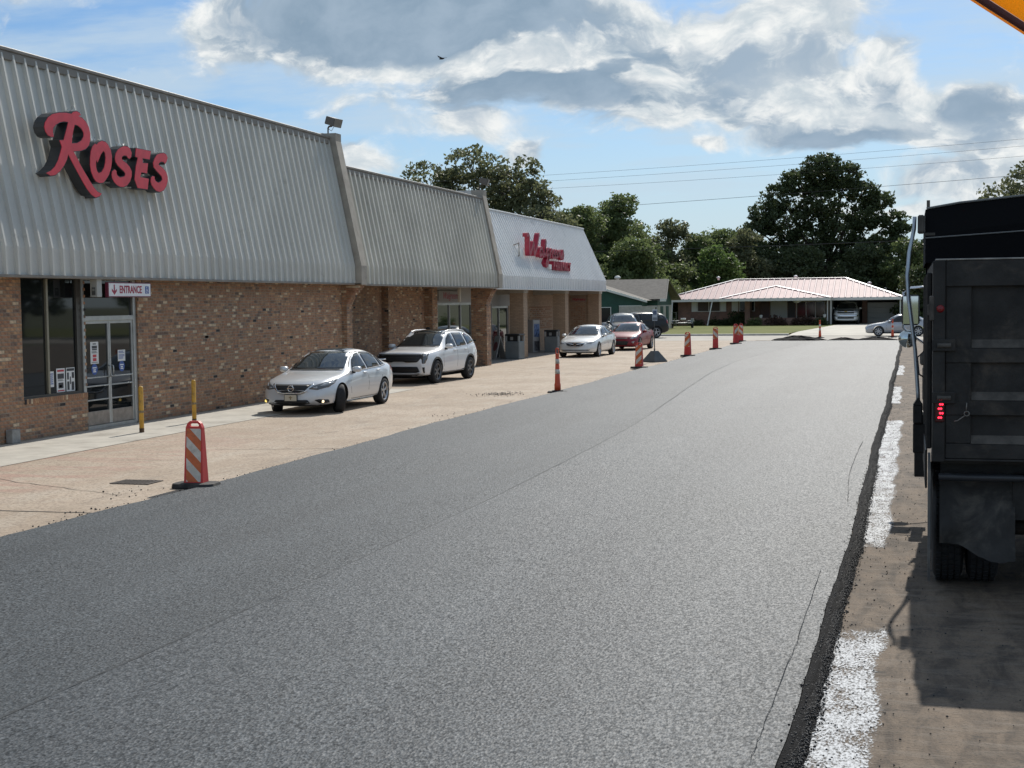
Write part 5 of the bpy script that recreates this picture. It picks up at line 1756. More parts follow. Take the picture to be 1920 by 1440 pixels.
# --- red sedan -----------------------------------------------------------------
def elantra_more(F, S):
    o = []
    o.append(('grille', 'front', False, rounded(F([(-.40, .66), (.40, .66), (.36, .615), (-.36, .615)][::-1]), .02), GRILLE, dict(step=.06, off=.008)))
    o.append(('lower_grille', 'front', False, rounded(F([(-.46, .50), (.46, .50), (.40, .30), (-.40, .30)][::-1]), .04), GRILLE, dict(step=.07, off=.008)))
    o.append(('headlight', 'front', True, rounded(F([(.50, .62), (.66, .60), (.82, .72), (.80, .79), (.66, .735)]), .02), LAMP, dict(step=.05, off=.010)))
    o.append(('headlight', 'side', True, rounded(S([(.24, .66), (.36, .64), (.86, .82), (.76, .83), (.36, .75)]), .02), LAMP, dict(step=.06, off=.008)))
    o.append(('fog_pocket', 'front', True, rounded(F([(.60, .46), (.76, .50), (.70, .36)]), .02), LAMP, dict(step=.05, off=.008)))
    return o
sp = sedan(4.53, 1.78, 1.44, REDC, more=elantra_more)
make_car(sp, 'parked_sedan', 'dark red sedan parked behind the pearl white sedan', 'car', (-15.40, 77.2 + 2.45, -0.02), -93, 'cars parked along the storefronts')


# --- grey sedan out on the street -------------------------------------------
def focus_more(F, S):
    return [('headlight', 'side', True, rounded(S([(.2, .64), (.42, .64), (.62, .76), (.3, .73)]), .02), LAMP, dict(step=.06, off=.008)),
            ('headlight', 'front', True, rounded(F([(.5, .62), (.76, .62), (.80, .73), (.55, .70)]), .02), LAMP, dict(step=.06, off=.008)),
            ('grille', 'front', False, F([(-.4, .50), (.4, .50), (.4, .62), (-.4, .62)]), GRILLE, dict(step=.1))]
sp = sedan(4.45, 1.72, 1.46, GREYC, more=focus_more, wheel=(7, 'plain'))
make_car(sp, 'sedan', 'grey silver sedan standing sideways on the street, half hidden by the truck mirrors', 'car', (-0.80, 105.7, -0.02), 180)


# --- SUVs and pickup -----------------------------------------------------------
def suv(L, W_, H_, paint, **k):
    s = L / 4.81; w = W_ / 1.90; h = H_ / 1.70
    K = lambda keys, a, b: [(x * a, z * b) for x, z in keys]
    sp = dict(L=L, paint=paint, bow=.10, nose=.10,
              top=K([(0, .80), (.05, .92), (.12, 1.0), (.3, 1.045), (.8, 1.09), (1.2, 1.12), (1.38, 1.15), (1.55, 1.24), (1.85, 1.43), (2.1, 1.575), (2.35, 1.655), (2.7, 1.69), (3.3, 1.695), (3.9, 1.665), (4.3, 1.61), (4.5, 1.54), (4.62, 1.38), (4.72, 1.20), (4.78, 1.0), (4.81, .85)], s, h),
              edge=K([(0, .76), (.12, .965), (.3, 1.01), (.8, 1.055), (1.2, 1.085), (1.45, 1.13), (1.7, 1.26), (1.95, 1.41), (2.2, 1.535), (2.5, 1.595), (2.9, 1.615), (3.5, 1.605), (4.0, 1.56), (4.35, 1.48), (4.55, 1.36), (4.7, 1.15), (4.81, .80)], s, h),
              belt=K([(0, .70), (.12, .90), (.3, .955), (.8, 1.0), (1.2, 1.035), (1.6, 1.06), (2.3, 1.085), (3.2, 1.115), (3.9, 1.16), (4.3, 1.17), (4.6, 1.08), (4.81, .74)], s, h),
              zb=K([(0, .30), (.15, .25), (.5, .24), (1.5, .26), (3.6, .26), (4.4, .30), (4.81, .44)], s, h),
              wb=K([(0, .78), (.1, .83), (.25, .865), (.5, .89), (.9, .905), (1.5, .905), (2.5, .91), (3.6, .905), (4.2, .875), (4.6, .83), (4.81, .76)], s, w),
              wr=K([(0, .66), (.15, .74), (.5, .77), (1.0, .795), (1.4, .80), (1.8, .72), (2.2, .675), (2.8, .67), (3.6, .665), (4.2, .65), (4.6, .66), (4.81, .66)], s, w),
              wm=K([(0, .82), (.12, .87), (.3, .91), (.6, .94), (.95, .95), (1.5, .935), (2.6, .935), (3.5, .945), (3.85, .95), (4.3, .92), (4.65, .86), (4.81, .80)], s, w),
              ws=K([(0, .76), (.15, .82), (.5, .89), (1.0, .90), (2.6, .895), (3.8, .90), (4.4, .86), (4.81, .76)], s, w),
              axles=(0.93 * s, 3.745 * s), arch=0.42 * h, rw=0.375 * h, track=0.825 * w, wheel=(6, 'dark'), tw=0.24, mirror=(-1.70 * s, 0.905 * w, 1.16 * h), mirrors=1.12)
    sp.update(k)
    S = lambda poly: [(-x * s, z * h) for x, z in poly]
    F = lambda poly: [(y * w, z * h) for y, z in poly]
    pt = []
    pt.append(('windshield', 'front', False, rounded(F([(-.76, 1.165), (.76, 1.165), (.635, 1.575), (.30, 1.605), (-.30, 1.605), (-.635, 1.575)]), .05), CGLASS, dict(step=.11)))
    pt.append(('cowl', 'front', False, F([(-.74, 1.138), (.74, 1.138), (.74, 1.163), (-.74, 1.163)]), PLAST, dict(step=.12, off=.007)))
    pt.append(('rear_window', 'rear', False, rounded(F([(-.62, 1.20), (.62, 1.20), (.54, 1.53), (-.54, 1.53)]), .06), CGLASS, dict(step=.13)))
    for q, nm in ((rounded(S([(1.75, 1.105), (2.60, 1.12), (2.58, 1.565), (2.40, 1.545), (2.10, 1.405)]), .02), 'side_window'),
                  (rounded(S([(2.68, 1.122), (3.50, 1.15), (3.46, 1.562), (2.66, 1.578)]), .02), 'side_window'),
                  (rounded(S([(3.60, 1.155), (4.32, 1.235), (4.16, 1.43), (3.92, 1.515), (3.56, 1.555)]), .02), 'quarter_window')):
        pt.append((nm, 'side', True, q, SGLASS, dict(step=.10)))
    pt.append(('window_trim', 'side', True, ribbon(S([(1.62, 1.08), (2.65, 1.10), (3.55, 1.13), (4.40, 1.215)]), .022), k.get('trimm', PLAST), dict(step=.12, off=.004)))
    for seam_ in ([(1.50, 1.06), (1.48, .70), (1.55, .40)], [(2.635, 1.11), (2.66, .75), (2.64, .36)], [(3.54, 1.14), (3.58, .9), (3.38, .62), (3.33, .38)]):
        pt.append(('shut_line', 'side', True, ribbon(S(seam_), .012), SEAMM, dict(step=.12, off=.002)))
    for hx in (2.44, 3.36):
        pt.append(('door_handle', 'side', True, rounded(S([(hx - .11, 1.0), (hx + .11, 1.008), (hx + .11, 1.038), (hx - .11, 1.032)]), .012), k.get('handlem', paint), dict(step=.05, off=.028, skirt=.01)))
    pt.append(('sill_cladding', 'side', True, rounded(S([(1.30, .25), (3.40, .25), (3.42, .40), (2.95, .345), (1.36, .345)]), .02), PLAST, dict(step=.12, off=.014)))
    for ax in (.93, 3.745):
        arc = [(ax + .455 / s * math.cos(R(a)), .375 + .455 / h * math.sin(R(a))) for a in range(-12, 193, 9)]
        pt.append(('arch_trim', 'side', True, ribbon(S(arc), .055), k.get('archm', PLAST), dict(step=.06, off=.010)))
    pt.append(('taillight', 'side', True, rounded(S([(4.50, 1.0), (4.70, .90), (4.74, 1.10), (4.55, 1.17)]), .02), TAIL, dict(step=.06, off=.01)))
    pt.append(('taillight', 'rear', True, rounded(F([(.62, .92), (.80, .92), (.76, 1.16), (.60, 1.16)]), .02), TAIL, dict(step=.08, off=.01)))
    sp['patches'] = pt + sp.get('more', lambda F_, S_: [])(F, S)
    return sp


def sorento_more(F, S):
    o = []
    o.append(('grille', 'front', False, rounded(F([(-.80, .955), (.80, .955), (.66, .74), (.60, .705), (.24, .70), (.18, .725), (-.18, .725), (-.24, .70), (-.60, .705), (-.66, .74)][::-1]), .02), GRILLE, dict(step=.07, off=.008)))
    for z in (.90, .85, .80, .755):
        o.append(('grille_bar', 'front', False, F([(-.66, z), (.66, z), (.66, z + .012), (-.66, z + .012)]), MATS['grille_bar'], dict(step=.12, off=.013)))
    o.append(('headlight', 'front', True, rounded(F([(.735, .965), (.865, .97), (.875, .80), (.84, .66), (.765, .66), (.75, .80)]), .02), LAMPD, dict(step=.05, off=.012)))
    o.append(('headlight', 'side', True, rounded(S([(.10, .92), (.46, 1.005), (.30, .93), (.18, .70), (.10, .68)][::-1]), .015), LAMPD, dict(step=.05, off=.008)))
    o.append(('headlight_lens', 'front', True, rounded(F([(.765, .935), (.85, .94), (.855, .885), (.77, .88)]), .012), LAMP, dict(step=.04, off=.016)))
    o.append(('lower_grille', 'front', False, rounded(F([(-.62, .565), (.62, .565), (.70, .40), (.60, .375), (-.60, .375), (-.70, .40)][::-1]), .02), GRILLE, dict(step=.08, off=.008)))
    o.append(('skid_plate', 'front', False, rounded(F([(-.56, .365), (.56, .365), (.66, .395), (.72, .39), (.70, .335), (.5, .315), (-.5, .315), (-.70, .335), (-.72, .39), (-.66, .395)][::-1]), .01), mat('skid_silver', (.55, .56, .57), .35, metal=.5), dict(step=.08, off=.016)))
    o.append(('air_curtain', 'front', True, rounded(F([(.775, .545), (.83, .545), (.815, .36), (.79, .36)]), .01), GRILLE, dict(step=.05, off=.010)))
    o.append(('front_lip', 'front', False, F([(-.74, .255), (.74, .255), (.74, .31), (-.74, .31)]), PLAST, dict(step=.12, off=.012)))
    o.append(('roof_panel', 'top', False, rounded([(-2.20, -.52), (-2.20, .52), (-3.7, .50), (-3.7, -.50)][::-1], .05), CGLASS, dict(step=.14, off=.006)))
    return o
def suv_extra(rails):
    def f(t, off, bvh):
        for sd_ in (1, -1):
            pts = []
            for i in range(9):
                x = -2.15 - i * 0.25
                h = bvh.ray_cast(Vector((x, sd_ * .60, 4)), Vector((0, 0, -1)))[0]
                pts.append((x + off, sd_ * .60, h.z + (0.0 if i in (0, 8) else 0.045)))
            mb = MB(); mb.smooth = True; mb.tube(pts, .018, 8); mb.build('roof_rail', rails, t)
        h = bvh.ray_cast(Vector((-4.0, 0, 4)), Vector((0, 0, -1)))[0]
        mb = MB(); mb.prism([(0, 0), (-.16, 0), (-.15, .075), (-.11, .075)], -.012, .012, 'Y'); mb.build('antenna_fin', t.children[0].data.materials[0], t, (-4.0 + off, 0, h.z - .012))
    return f
sp = suv(4.81, 1.90, 1.70, WHITEC, more=sorento_more, extra=suv_extra(mat('rail_silver', (.6, .6, .6), .3, metal=.7)), trimm=CHROME)
make_car(sp, 'parked_suv', 'white SUV with black roof and black grille, parked in front of the brick arcade', 'car', (-16.62, 45.50 + 2.6, -0.02), -94.5, 'cars parked along the storefronts')

def dark_more(F, S):
    return [('grille', 'front', False, rounded(F([(-.5, .93), (.5, .93), (.46, .72), (-.46, .72)][::-1]), .02), GRILLE, dict(step=.1, off=.008)),
            ('headlight', 'front', True, rounded(F([(.58, .78), (.84, .78), (.84, .92), (.58, .92)]), .02), LAMP, dict(step=.07, off=.012))]
sp = suv(4.75, 1.88, 1.80, BLACKC, more=dark_more, wheel=(5, 'plain'))
make_car(sp, 'parked_suv', 'black SUV facing the lot just behind the red sedan', 'car', (-18.75, 94.5, -0.02), -72)
sp = suv(4.90, 1.95, 1.78, BLACKC, more=dark_more, extra=suv_extra(PLAST), wheel=(5, 'plain'))
make_car(sp, 'parked_suv', 'black SUV turned with its tail to the lawn, behind the handicapped parking sign', 'car', (-19.75, 103.0, -0.02), -148)
sp = sedan(4.6, 1.78, 1.45, SILVER, more=focus_more)
make_car(sp, 'parked_sedan', 'silver car mostly hidden between the store corner and the black SUVs', 'car', (-22.4, 98.5, -0.02), -80)


def pickup_patches(F, S):
    o = []
    o.append(('grille', 'front', False, rounded(F([(-.60, 1.02), (.60, 1.02), (.62, .80), (-.62, .80)][::-1]), .03), GRILLE, dict(step=.08, off=.01)))
    o.append(('grille_bar', 'front', False, rounded(F([(-.62, .955), (.62, .955), (.62, .90), (-.62, .90)][::-1]), .01), CHROME, dict(step=.1, off=.02)))
    o.append(('badge', 'front', False, F([(-.10, .905), (.10, .905), (.10, .95), (-.10, .95)]), mat('badge_gold', (.55, .38, .08), .4), dict(step=.06, off=.028)))
    o.append(('headlight', 'front', True, rounded(F([(.64, .82), (.88, .84), (.88, 1.0), (.64, 1.01)]), .02), LAMP, dict(step=.06, off=.012)))
    o.append(('bumper', 'front', False, rounded(F([(-.88, .70), (.88, .70), (.88, .56), (-.88, .56)][::-1]), .03), CHROME, dict(step=.1, off=.04, skirt=.02)))
    o.append(('lower_grille', 'front', False, F([(-.6, .42), (.6, .42), (.6, .53), (-.6, .53)]), GRILLE, dict(step=.1, off=.01)))
    return o
sp = suv(5.4, 2.04, 1.92, PEARL, more=pickup_patches, wheel=(6, 'plain'), size=1.22)
make_car(sp, 'pickup_truck', 'white pickup truck with chrome bumper parked under the carport', 'pickup truck', (-6.30, 145.4 + 3.2, 0.105), -90)
# ------------------------------------------------------------------ channelizers, posts, bins
ORANGE = mat('channel_orange', (0.62, 0.085, 0.030), 0.5, var=0.10, vscale=4, dirt=(0.25, 0.06, 0.03), dirtscale=4, dirtamt=0.25)
ORED = mat('channel_red', (0.60, 0.042, 0.036), 0.5, var=0.10, vscale=4, dirt=(0.22, 0.04, 0.03), dirtscale=4, dirtamt=0.3)
REFLO = mat('sheeting_orange', (0.60, 0.135, 0.035), 0.4, var=0.12, vscale=6, dirt=(0.30, 0.09, 0.04), dirtscale=7, dirtamt=0.3)
REFLW = mat('sheeting_white', (0.62, 0.57, 0.50), 0.4, var=0.12, vscale=5, dirt=(0.30, 0.26, 0.22), dirtscale=6, dirtamt=0.4)
RUBBER = mat('rubber_base', (0.030, 0.029, 0.028), 0.85, var=0.4, vscale=5, dirt=(0.14, 0.12, 0.10), dirtscale=4, dirtamt=0.3)


def barricade(label, loc, rz, h, lean=1):
    lean = -lean
    """vertical-panel channelizer: tapered plastic body with a handle, striped sheeting and a rubber base"""
    t = thing('channelizer', label, 'traffic channelizer', loc, rz, 'striped channelizers along the new asphalt')
    k = h / 1.02
    b = MB()
    n = 24
    pr = []
    for (rx, ry, z) in ((.34, .235, 0), (.35, .245, .02), (.335, .23, .075), (.20, .16, .085)):
        pr.append((rx, ry, z))
    vs = []; fs = []
    for (rx, ry, z) in pr:
        for i in range(n):
            a = 2 * math.pi * i / n
            c, s_ = math.cos(a), math.sin(a)
            vs.append((rx * math.copysign(abs(c) ** .45, c), ry * math.copysign(abs(s_) ** .45, s_), z * k))
    for i in range(3):
        for j in range(n): fs.append((i * n + j, i * n + (j + 1) % n, (i + 1) * n + (j + 1) % n, (i + 1) * n + j))
    fs += [tuple(range(n))[::-1], tuple(range(3 * n, 4 * n))]
    b.add(vs, fs); b.build('rubber_base', RUBBER, t)
    z0, z1 = .08 * k, h
    # body: outline in (x, z) with handle hole; thick at the foot, thin at the top
    wo, wi = .155, .128
    out = [(-wo, z0), (wo, z0), (wi + .006, z1 - .10), (wi - .02, z1 - .035), (wi - .06, z1), (-wi + .06, z1), (-wi + .02, z1 - .035), (-wi - .006, z1 - .10)]
    hole = [(-.075, z1 - .085), (.075, z1 - .085), (.085, z1 - .06), (.06, z1 - .035), (-.06, z1 - .035), (-.085, z1 - .06)]
    m = MB(); m.prism(out, -.5, .5, 'Y', hole)
    V = []
    for (x, y, z) in m.v:
        f = (z - z0) / (z1 - z0)
        d = .105 * (1 - f) + .035 * f
        V.append((x, y * 2 * d, z))
    m.v = V
    body = m.build('body', ORED, t)
    # raised border around the sheeting is the body itself; sheeting stripes sit 3 mm proud, both faces
    for sgn in (-1, 1):
        za, zb = z0 + .02 + (.0 if h < 1.04 else .42 * (h - 1.0) * (z1 - z0) / .25 if h < 1.3 else 0), z1 - .115
        def Y(z): return sgn * ((.105 * (1 - (z - z0) / (z1 - z0)) + .035 * (z - z0) / (z1 - z0)) + .003)
        ww = .118
        def clipband(c0, c1):
            # band between two slanted lines z = c + lean*x within the panel
            pts = []
            poly = [(-ww, za), (ww, za), (ww, zb), (-ww, zb)]
            def clip(poly, keep):
                res = []
                for i in range(len(poly)):
                    p, q = poly[i - 1], poly[i]
                    a, b_ = keep(p), keep(q)
                    if (a >= 0) != (b_ >= 0):
                        u = a / (a - b_); res.append((p[0] + (q[0] - p[0]) * u, p[1] + (q[1] - p[1]) * u))
                    if b_ >= 0: res.append(q)
                return res
            sl = lean * sgn * -1.0
            poly = clip(poly, lambda p: (p[1] - sl * p[0]) - c0)
            poly = clip(poly, lambda p: c1 - (p[1] - sl * p[0])) if len(poly) > 2 else poly
            return poly
        st = .165 * k; c = za - .25; i = 0
        while c < zb + .25:
            poly = clipband(c, c + st)
            if len(poly) > 2:
                mb = MB()
                vs = [(x, Y(z), z) for x, z in poly] + [(x, Y(z) - sgn * .004, z) for x, z in poly]
                k_ = len(poly)
                fs = [tuple(range(k_)), tuple(range(k_, 2 * k_))[::-1]] + [(a, (a + 1) % k_, k_ + (a + 1) % k_, k_ + a) for a in range(k_)]
                mb.add(vs, fs); mb.build('stripe', REFLO if i % 2 else REFLW, body)
            c += st; i += 1
    return t


def tube_post(label, loc, h, rz=0.0):
    t = thing('tubular_post', label, 'traffic post', loc, rz, 'tubular orange posts')
    b = MB(); b.bev(-.30, .30, -.20, .20, 0, .045, .012); b.bev(-.17, .17, -.15, .15, .045, .07, .01); b.build('rubber_base', RUBBER, t)
    m = MB(); m.smooth = True
    m.lathe([(.001, .07), (.098, .07), (.098, .26), (.084, .28), (.055, h - .28)], 20)
    body = m.build('tube', ORANGE, t)
    # flat looped handle at the top
    hm = MB(); hm.prism([(-.055, h - .28), (.055, h - .28), (.052, h - .03), (.03, h), (-.03, h), (-.052, h - .03)], -.03, .03, 'Y', [(-.026, h - .17), (.026, h - .17), (.026, h - .055), (.012, h - .04), (-.012, h - .04), (-.026, h - .055)])
    hm.build('handle', ORANGE, body)
    for z in (h * .70, h * .47):
        rr_ = lambda zz: .084 + (.055 - .084) * (zz - .28) / (h - .56) + .003
        c = MB(); c.smooth = True; c.lathe([(rr_(z - .07) - .004, z - .07), (rr_(z - .07), z - .07), (rr_(z + .07), z + .07), (rr_(z + .07) - .004, z + .07)], 20, closed=True); c.build('reflective_band', REFLW, body)
    return t


barricade('nearest striped channelizer, orange and white bands, in front of a yellow post', (-10.50, 19.44, -0.02), R(3), 1.02)
tube_post('tall orange post with two grey bands on a rubber foot at the asphalt edge', (-10.36, 41.9, -0.02), 1.36, R(10))
barricade('striped channelizer beside the grey pyramid base of the parking sign', (-10.68, 57.1, -0.02), R(-4), 1.05, -1)
barricade('striped channelizer standing alone, next one past the pyramid base', (-10.50, 69.0, -0.02), R(-12), 1.20, -1)
barricade('striped channelizer in front of the lawn, between the lone one and the far pair', (-10.42, 78.6, -0.02), R(5), 1.25, 1)
barricade('front one of the far pair of striped channelizers by the end of the asphalt', (-10.40, 87.9, -0.02), R(35), 1.25, -1)
barricade('rear one of the far pair of striped channelizers, partly hidden', (-10.66, 92.9, -0.02), R(5), 1.18, 1)
tube_post('tubular orange post standing behind the black asphalt heap before the driveway', (-6.15, 101.4, -0.02), 1.25)
tube_post('tubular orange post in front of the grey silver sedan on the street', (-1.25, 101.8, -0.02), 1.28)


def bollard(label, loc):
    t = thing('bollard', label, 'bollard', loc, 0, 'yellow steel posts at the entrance')
    m = MB(); m.smooth = True
    m.lathe([(.052, -.02), (.052, .45), (.054, .455), (.054, .47), (.052, .475), (.052, .985), (.045, 1.01), (.03, 1.02), (.001, 1.022)], 18)
    m.build('post', YEL, t)
    c = MB(); c.lathe([(.053, .0), (.0535, .0), (.0545, .10), (.053, .10)], 18, closed=True); c.build('rust_collar', mat('rust', (0.10, 0.06, 0.035), 0.85, var=0.4, vscale=12), t)
    c = MB(); c.lathe([(.053, .44), (.0555, .44), (.0555, .49), (.053, .49)], 18, closed=True); c.build('worn_band', mat('worn_grey', (0.22, 0.17, 0.10), 0.7, var=0.4, vscale=12), t)


bollard('yellow steel post standing right of the glass entrance doors', (-16.27, 27.72, -0.02))
bollard('yellow steel post seen above the nearest striped channelizer', (-16.35, 30.25, -0.02))

# handicapped parking sign on a pyramid base
ps = thing('parking_sign', 'small parking sign on a pole in a dark grey pyramid base', 'sign', (-11.1, 63.1, -0.02), R(55))
GP = mat('pyramid_grey', (0.085, 0.088, 0.088), 0.6, var=0.15, vscale=4)
m = MB(); 
vs = [(-.40, -.40, 0), (.40, -.40, 0), (.40, .40, 0), (-.40, .40, 0), (-.40, -.40, .05), (.40, -.40, .05), (.40, .40, .05), (-.40, .40, .05), (-.12, -.12, .50), (.12, -.12, .50), (.12, .12, .50), (-.12, .12, .50)]
m.add(vs, [(3, 2, 1, 0), (0, 1, 5, 4), (1, 2, 6, 5), (2, 3, 7, 6), (3, 0, 4, 7), (4, 5, 9, 8), (5, 6, 10, 9), (6, 7, 11, 10), (7, 4, 8, 11), (8, 9, 10, 11)])
m.build('pyramid_base', GP, ps)
m = MB(); m.tube([(0, 0, .5), (0, 0, .60)], .035, 10); m.tube([(0, 0, .6), (0, 0, 2.35)], .022, 8); m.build('pole', mat('pole_dark', (.07, .07, .07), .6), ps)
m = MB(); m.bev(-.155, .155, -.035, -.025, 1.85, 2.36, .004); pl = m.build('sign_plate', mat('sign_plate', (.50, .52, .55), .5), ps)
m = MB(); m.box(-.10, .10, -.038, -.0352, 2.12, 2.30); m.build('symbol_panel', mat('sign_blue_faded', (.10, .13, .20), .5), pl)
m = MB(); m.box(-.13, .13, -.038, -.0352, 1.88, 2.0); m.build('text_panel', mat('sign_grey', (.20, .21, .23), .5), pl)

# bins, sandwich board, display rack at the last store
BING = mat('bin_grey', (0.17, 0.19, 0.195), 0.55, var=0.08, vscale=3)
BIND = mat('bin_top', (0.022, 0.024, 0.025), 0.5)
def bin_(label, loc, rz):
    t = thing('litter_bin', label, 'litter bin', loc, rz, 'grey litter bins at the last store')
    m = MB(); m.bev(-.37, .37, -.37, .37, 0, .86, .03); m.build('body', BING, t)
    for (a, b_) in ((-.37, -.37), (.29, -.37), (-.37, .29), (.29, .29)):
        m = MB(); m.bev(a, a + .08, b_, b_ + .08, .86, 1.13, .01); m.build('corner_post', mat('bin_post', (.30, .32, .32), .5), t)
    m = MB(); m.box(-.27, .27, -.27, .27, .861, 1.13); m.build('inner_liner', BIND, t)
    m = MB(); m.bev(-.39, .39, -.39, .39, 1.13, 1.22, .035); m.build('lid', BIND, t)
    m = MB(); m.bev(-.12, .02, -.29, -.272, .92, 1.08, .004); m.build('notice', mat('bin_notice', (.32, .32, .31), .6), t)
bin_('grey litter bin with black lid beside the first tan brick pier', (-18.52, 66.35, -0.015), R(-6))
bin_('grey litter bin with black lid next to the white sedan, by the second tan pier', (-18.85, 75.1, -0.015), R(5))
ab = thing('sandwich_board', 'white sandwich board with a faded red disc leaning by the shop door', 'sandwich board', (-19.35, 66.3, -0.015), R(-50))
for sg_, a in ((1, 14), (-1, -14)):
    M = Matrix.Rotation(R(a), 4, 'X') @ Matrix.Translation((0, 0, 0))
    M = Matrix.Translation((0, 0, 1.12)) @ Matrix.Rotation(R(a), 4, 'X') @ Matrix.Translation((0, 0, -1.14))
    m = MB(); m.bev(-.33, .33, -.015, .015, 0.0, 1.14, .006, M); pl = m.build('board', mat('board_white', (.50, .49, .47), .6), ab)
    if sg_ < 0:
        m = MB(); m.lathe([(.001, -.020), (.23, -.020), (.23, -.0155), (.001, -.0155)], 24, 'Y', (0, 0, .62)); 
        m.v = [tuple(M @ Vector(q)) for q in m.v]; m.build('red_disc', mat('faded_red', (.30, .10, .10), .6), pl)
rk = thing('display_case', 'tall grey and blue display case against the tan brick wall', 'display case', (-19.85, 74.9, -0.015), R(70))
m = MB(); m.bev(-.33, .33, -.22, .22, 0, 1.78, .02); m.build('cabinet', mat('rack_grey', (.34, .34, .34), .5), rk)
m = MB(); m.box(-.24, .24, -.226, -.2205, .85, 1.55); m.build('poster_panel', mat('rack_blue', (.10, .15, .28), .5, var=.7, vscale=5), rk)
m = MB(); m.box(-.24, .24, -.226, -.2205, .10, .62); m.build('lower_panel', mat('rack_dark', (.10, .10, .11), .5, var=.6, vscale=7), rk)
m = MB(); m.box(-.28, .28, -.226, -.2205, 1.60, 1.74); m.build('header', mat('rack_head', (.42, .42, .40), .5), rk)

# black hose on the forecourt by the SUV
m = MB(); m.smooth = True
m.tube([(-16.3, 42.5, 0.0), (-16.0, 41.9, 0.0), (-15.65, 41.2, 0.0), (-15.55, 40.5, 0.0), (-15.3, 40.2, 0.0)], .018, 6)
tag(m.build('hose', PLAST), 'short black hose lying on the concrete in front of the white SUV', 'hose')

# ------------------------------------------------------------------ person behind the white SUV
def person(label, loc, rz):
    t = thing('person', label, 'person', loc, rz)
    v = [(0, 0, .95), (0, 0, 1.18), (0, 0, 1.42), (0, 0, 1.53), (0, .015, 1.64), (0, .015, 1.735),
         (.10, 0, .92), (.105, .02, .50), (.105, -.02, .08), (.11, .14, .03), (-.10, 0, .92), (-.105, .02, .50), (-.105, -.02, .08), (-.11, .14, .03),
         (.19, 0, 1.42), (.25, .0, 1.14), (.25, .10, .90), (.25, .14, .80), (-.19, 0, 1.42), (-.25, .0, 1.14), (-.25, .10, .90), (-.25, .14, .80)]
    e = [(0, 1), (1, 2), (2, 3), (3, 4), (4, 5), (0, 6), (6, 7), (7, 8), (8, 9), (0, 10), (10, 11), (11, 12), (12, 13), (2, 14), (14, 15), (15, 16), (16, 17), (2, 18), (18, 19), (19, 20), (20, 21)]
    r_ = [.15, .155, .15, .062, .085, .072, .10, .072, .048, .04, .10, .072, .048, .04, .075, .052, .038, .035, .075, .052, .038, .035]
    me = bpy.data.meshes.new('body'); me.from_pydata(v, e, [])
    o = bpy.data.objects.new('tmp', me); COL.objects.link(o)
    o.modifiers.new('skin', 'SKIN'); o.modifiers.new('sub', 'SUBSURF').levels = 2
    for i, q in enumerate(r_):
        me.skin_vertices[0].data[i].radius = (q, q * (.72 if i < 3 else 1.0)); me.skin_vertices[0].data[i].use_root = (i == 0)
    dg = bpy.context.evaluated_depsgraph_get()
    m2 = bpy.data.meshes.new_from_object(o.evaluated_get(dg)); bpy.data.objects.remove(o)
    m2.name = 'body'
    skin = mat('skin', (.16, .085, .055), .55); shirt = mat('dark_shirt', (.03, .03, .035), .9); trousers = mat('trousers', (.045, .05, .065), .9)
    for q in (skin, shirt, trousers): m2.materials.append(q)
    for p_ in m2.polygons:
        c = p_.center
        p_.material_index = 2 if c.z < .96 and abs(c.x) < .19 else 1 if (c.z < 1.50 and not (abs(c.x) > .2 and c.z < 1.12)) else 0
        p_.use_smooth = True
    link('body', m2, t)
    m = MB(); m.smooth = True
    m.lathe([(.001, 1.80), (.06, 1.79), (.095, 1.745), (.105, 1.69), (.10, 1.675)], 16)
    m.v = [(x, y + .01, z) for x, y, z in m.v]
    m.smooth = False; m.prism([(-.085, .08), (.085, .08), (.07, .185), (0, .20), (-.07, .185)], 1.675, 1.687, 'Z')
    m.build('cap', mat('black_cap', (.012, .012, .014), .8), t)
    m = MB(); m.smooth = True
    for sx in (-.034, .034): m.lathe([(.001, -.01), (.012, -.004), (.012, .004), (.001, .01)], 8, 'Y', (sx, .098, 1.655))
    m.build('eyes', mat('eye', (.02, .015, .012), .2), t)
    m = MB(); m.prism([(.09, 1.655), (.122, 1.618), (.09, 1.608)], -.014, .014, 'X'); m.build('nose', skin, t)
person('person in a black cap, only the head showing above the white SUV', (-18.75, 54.2, -0.015), R(200))

# bird high in front of the grey cloud
bd = thing('bird', 'small dark bird flying below the large grey cloud', 'bird', (-24.9, 75.0, 16.15), R(70))
m = MB(); m.smooth = True; m.lathe([(.001, -.20), (.04, -.12), (.055, 0), (.04, .12), (.022, .17), (.001, .22)], 10, 'Y'); m.build('body', mat('bird_dark', (.02, .02, .022), .9), bd)
for sx in (-1, 1):
    m = MB(); m.prism([(0, .08), (sx * .18, .10), (sx * .42, -.02), (sx * .20, -.05), (0, -.06)], .02, .035, 'Z')
    m.v = [(x, y, z + abs(x) * .18) for x, y, z in m.v]; m.build('wing', MATS['bird_dark'], bd)

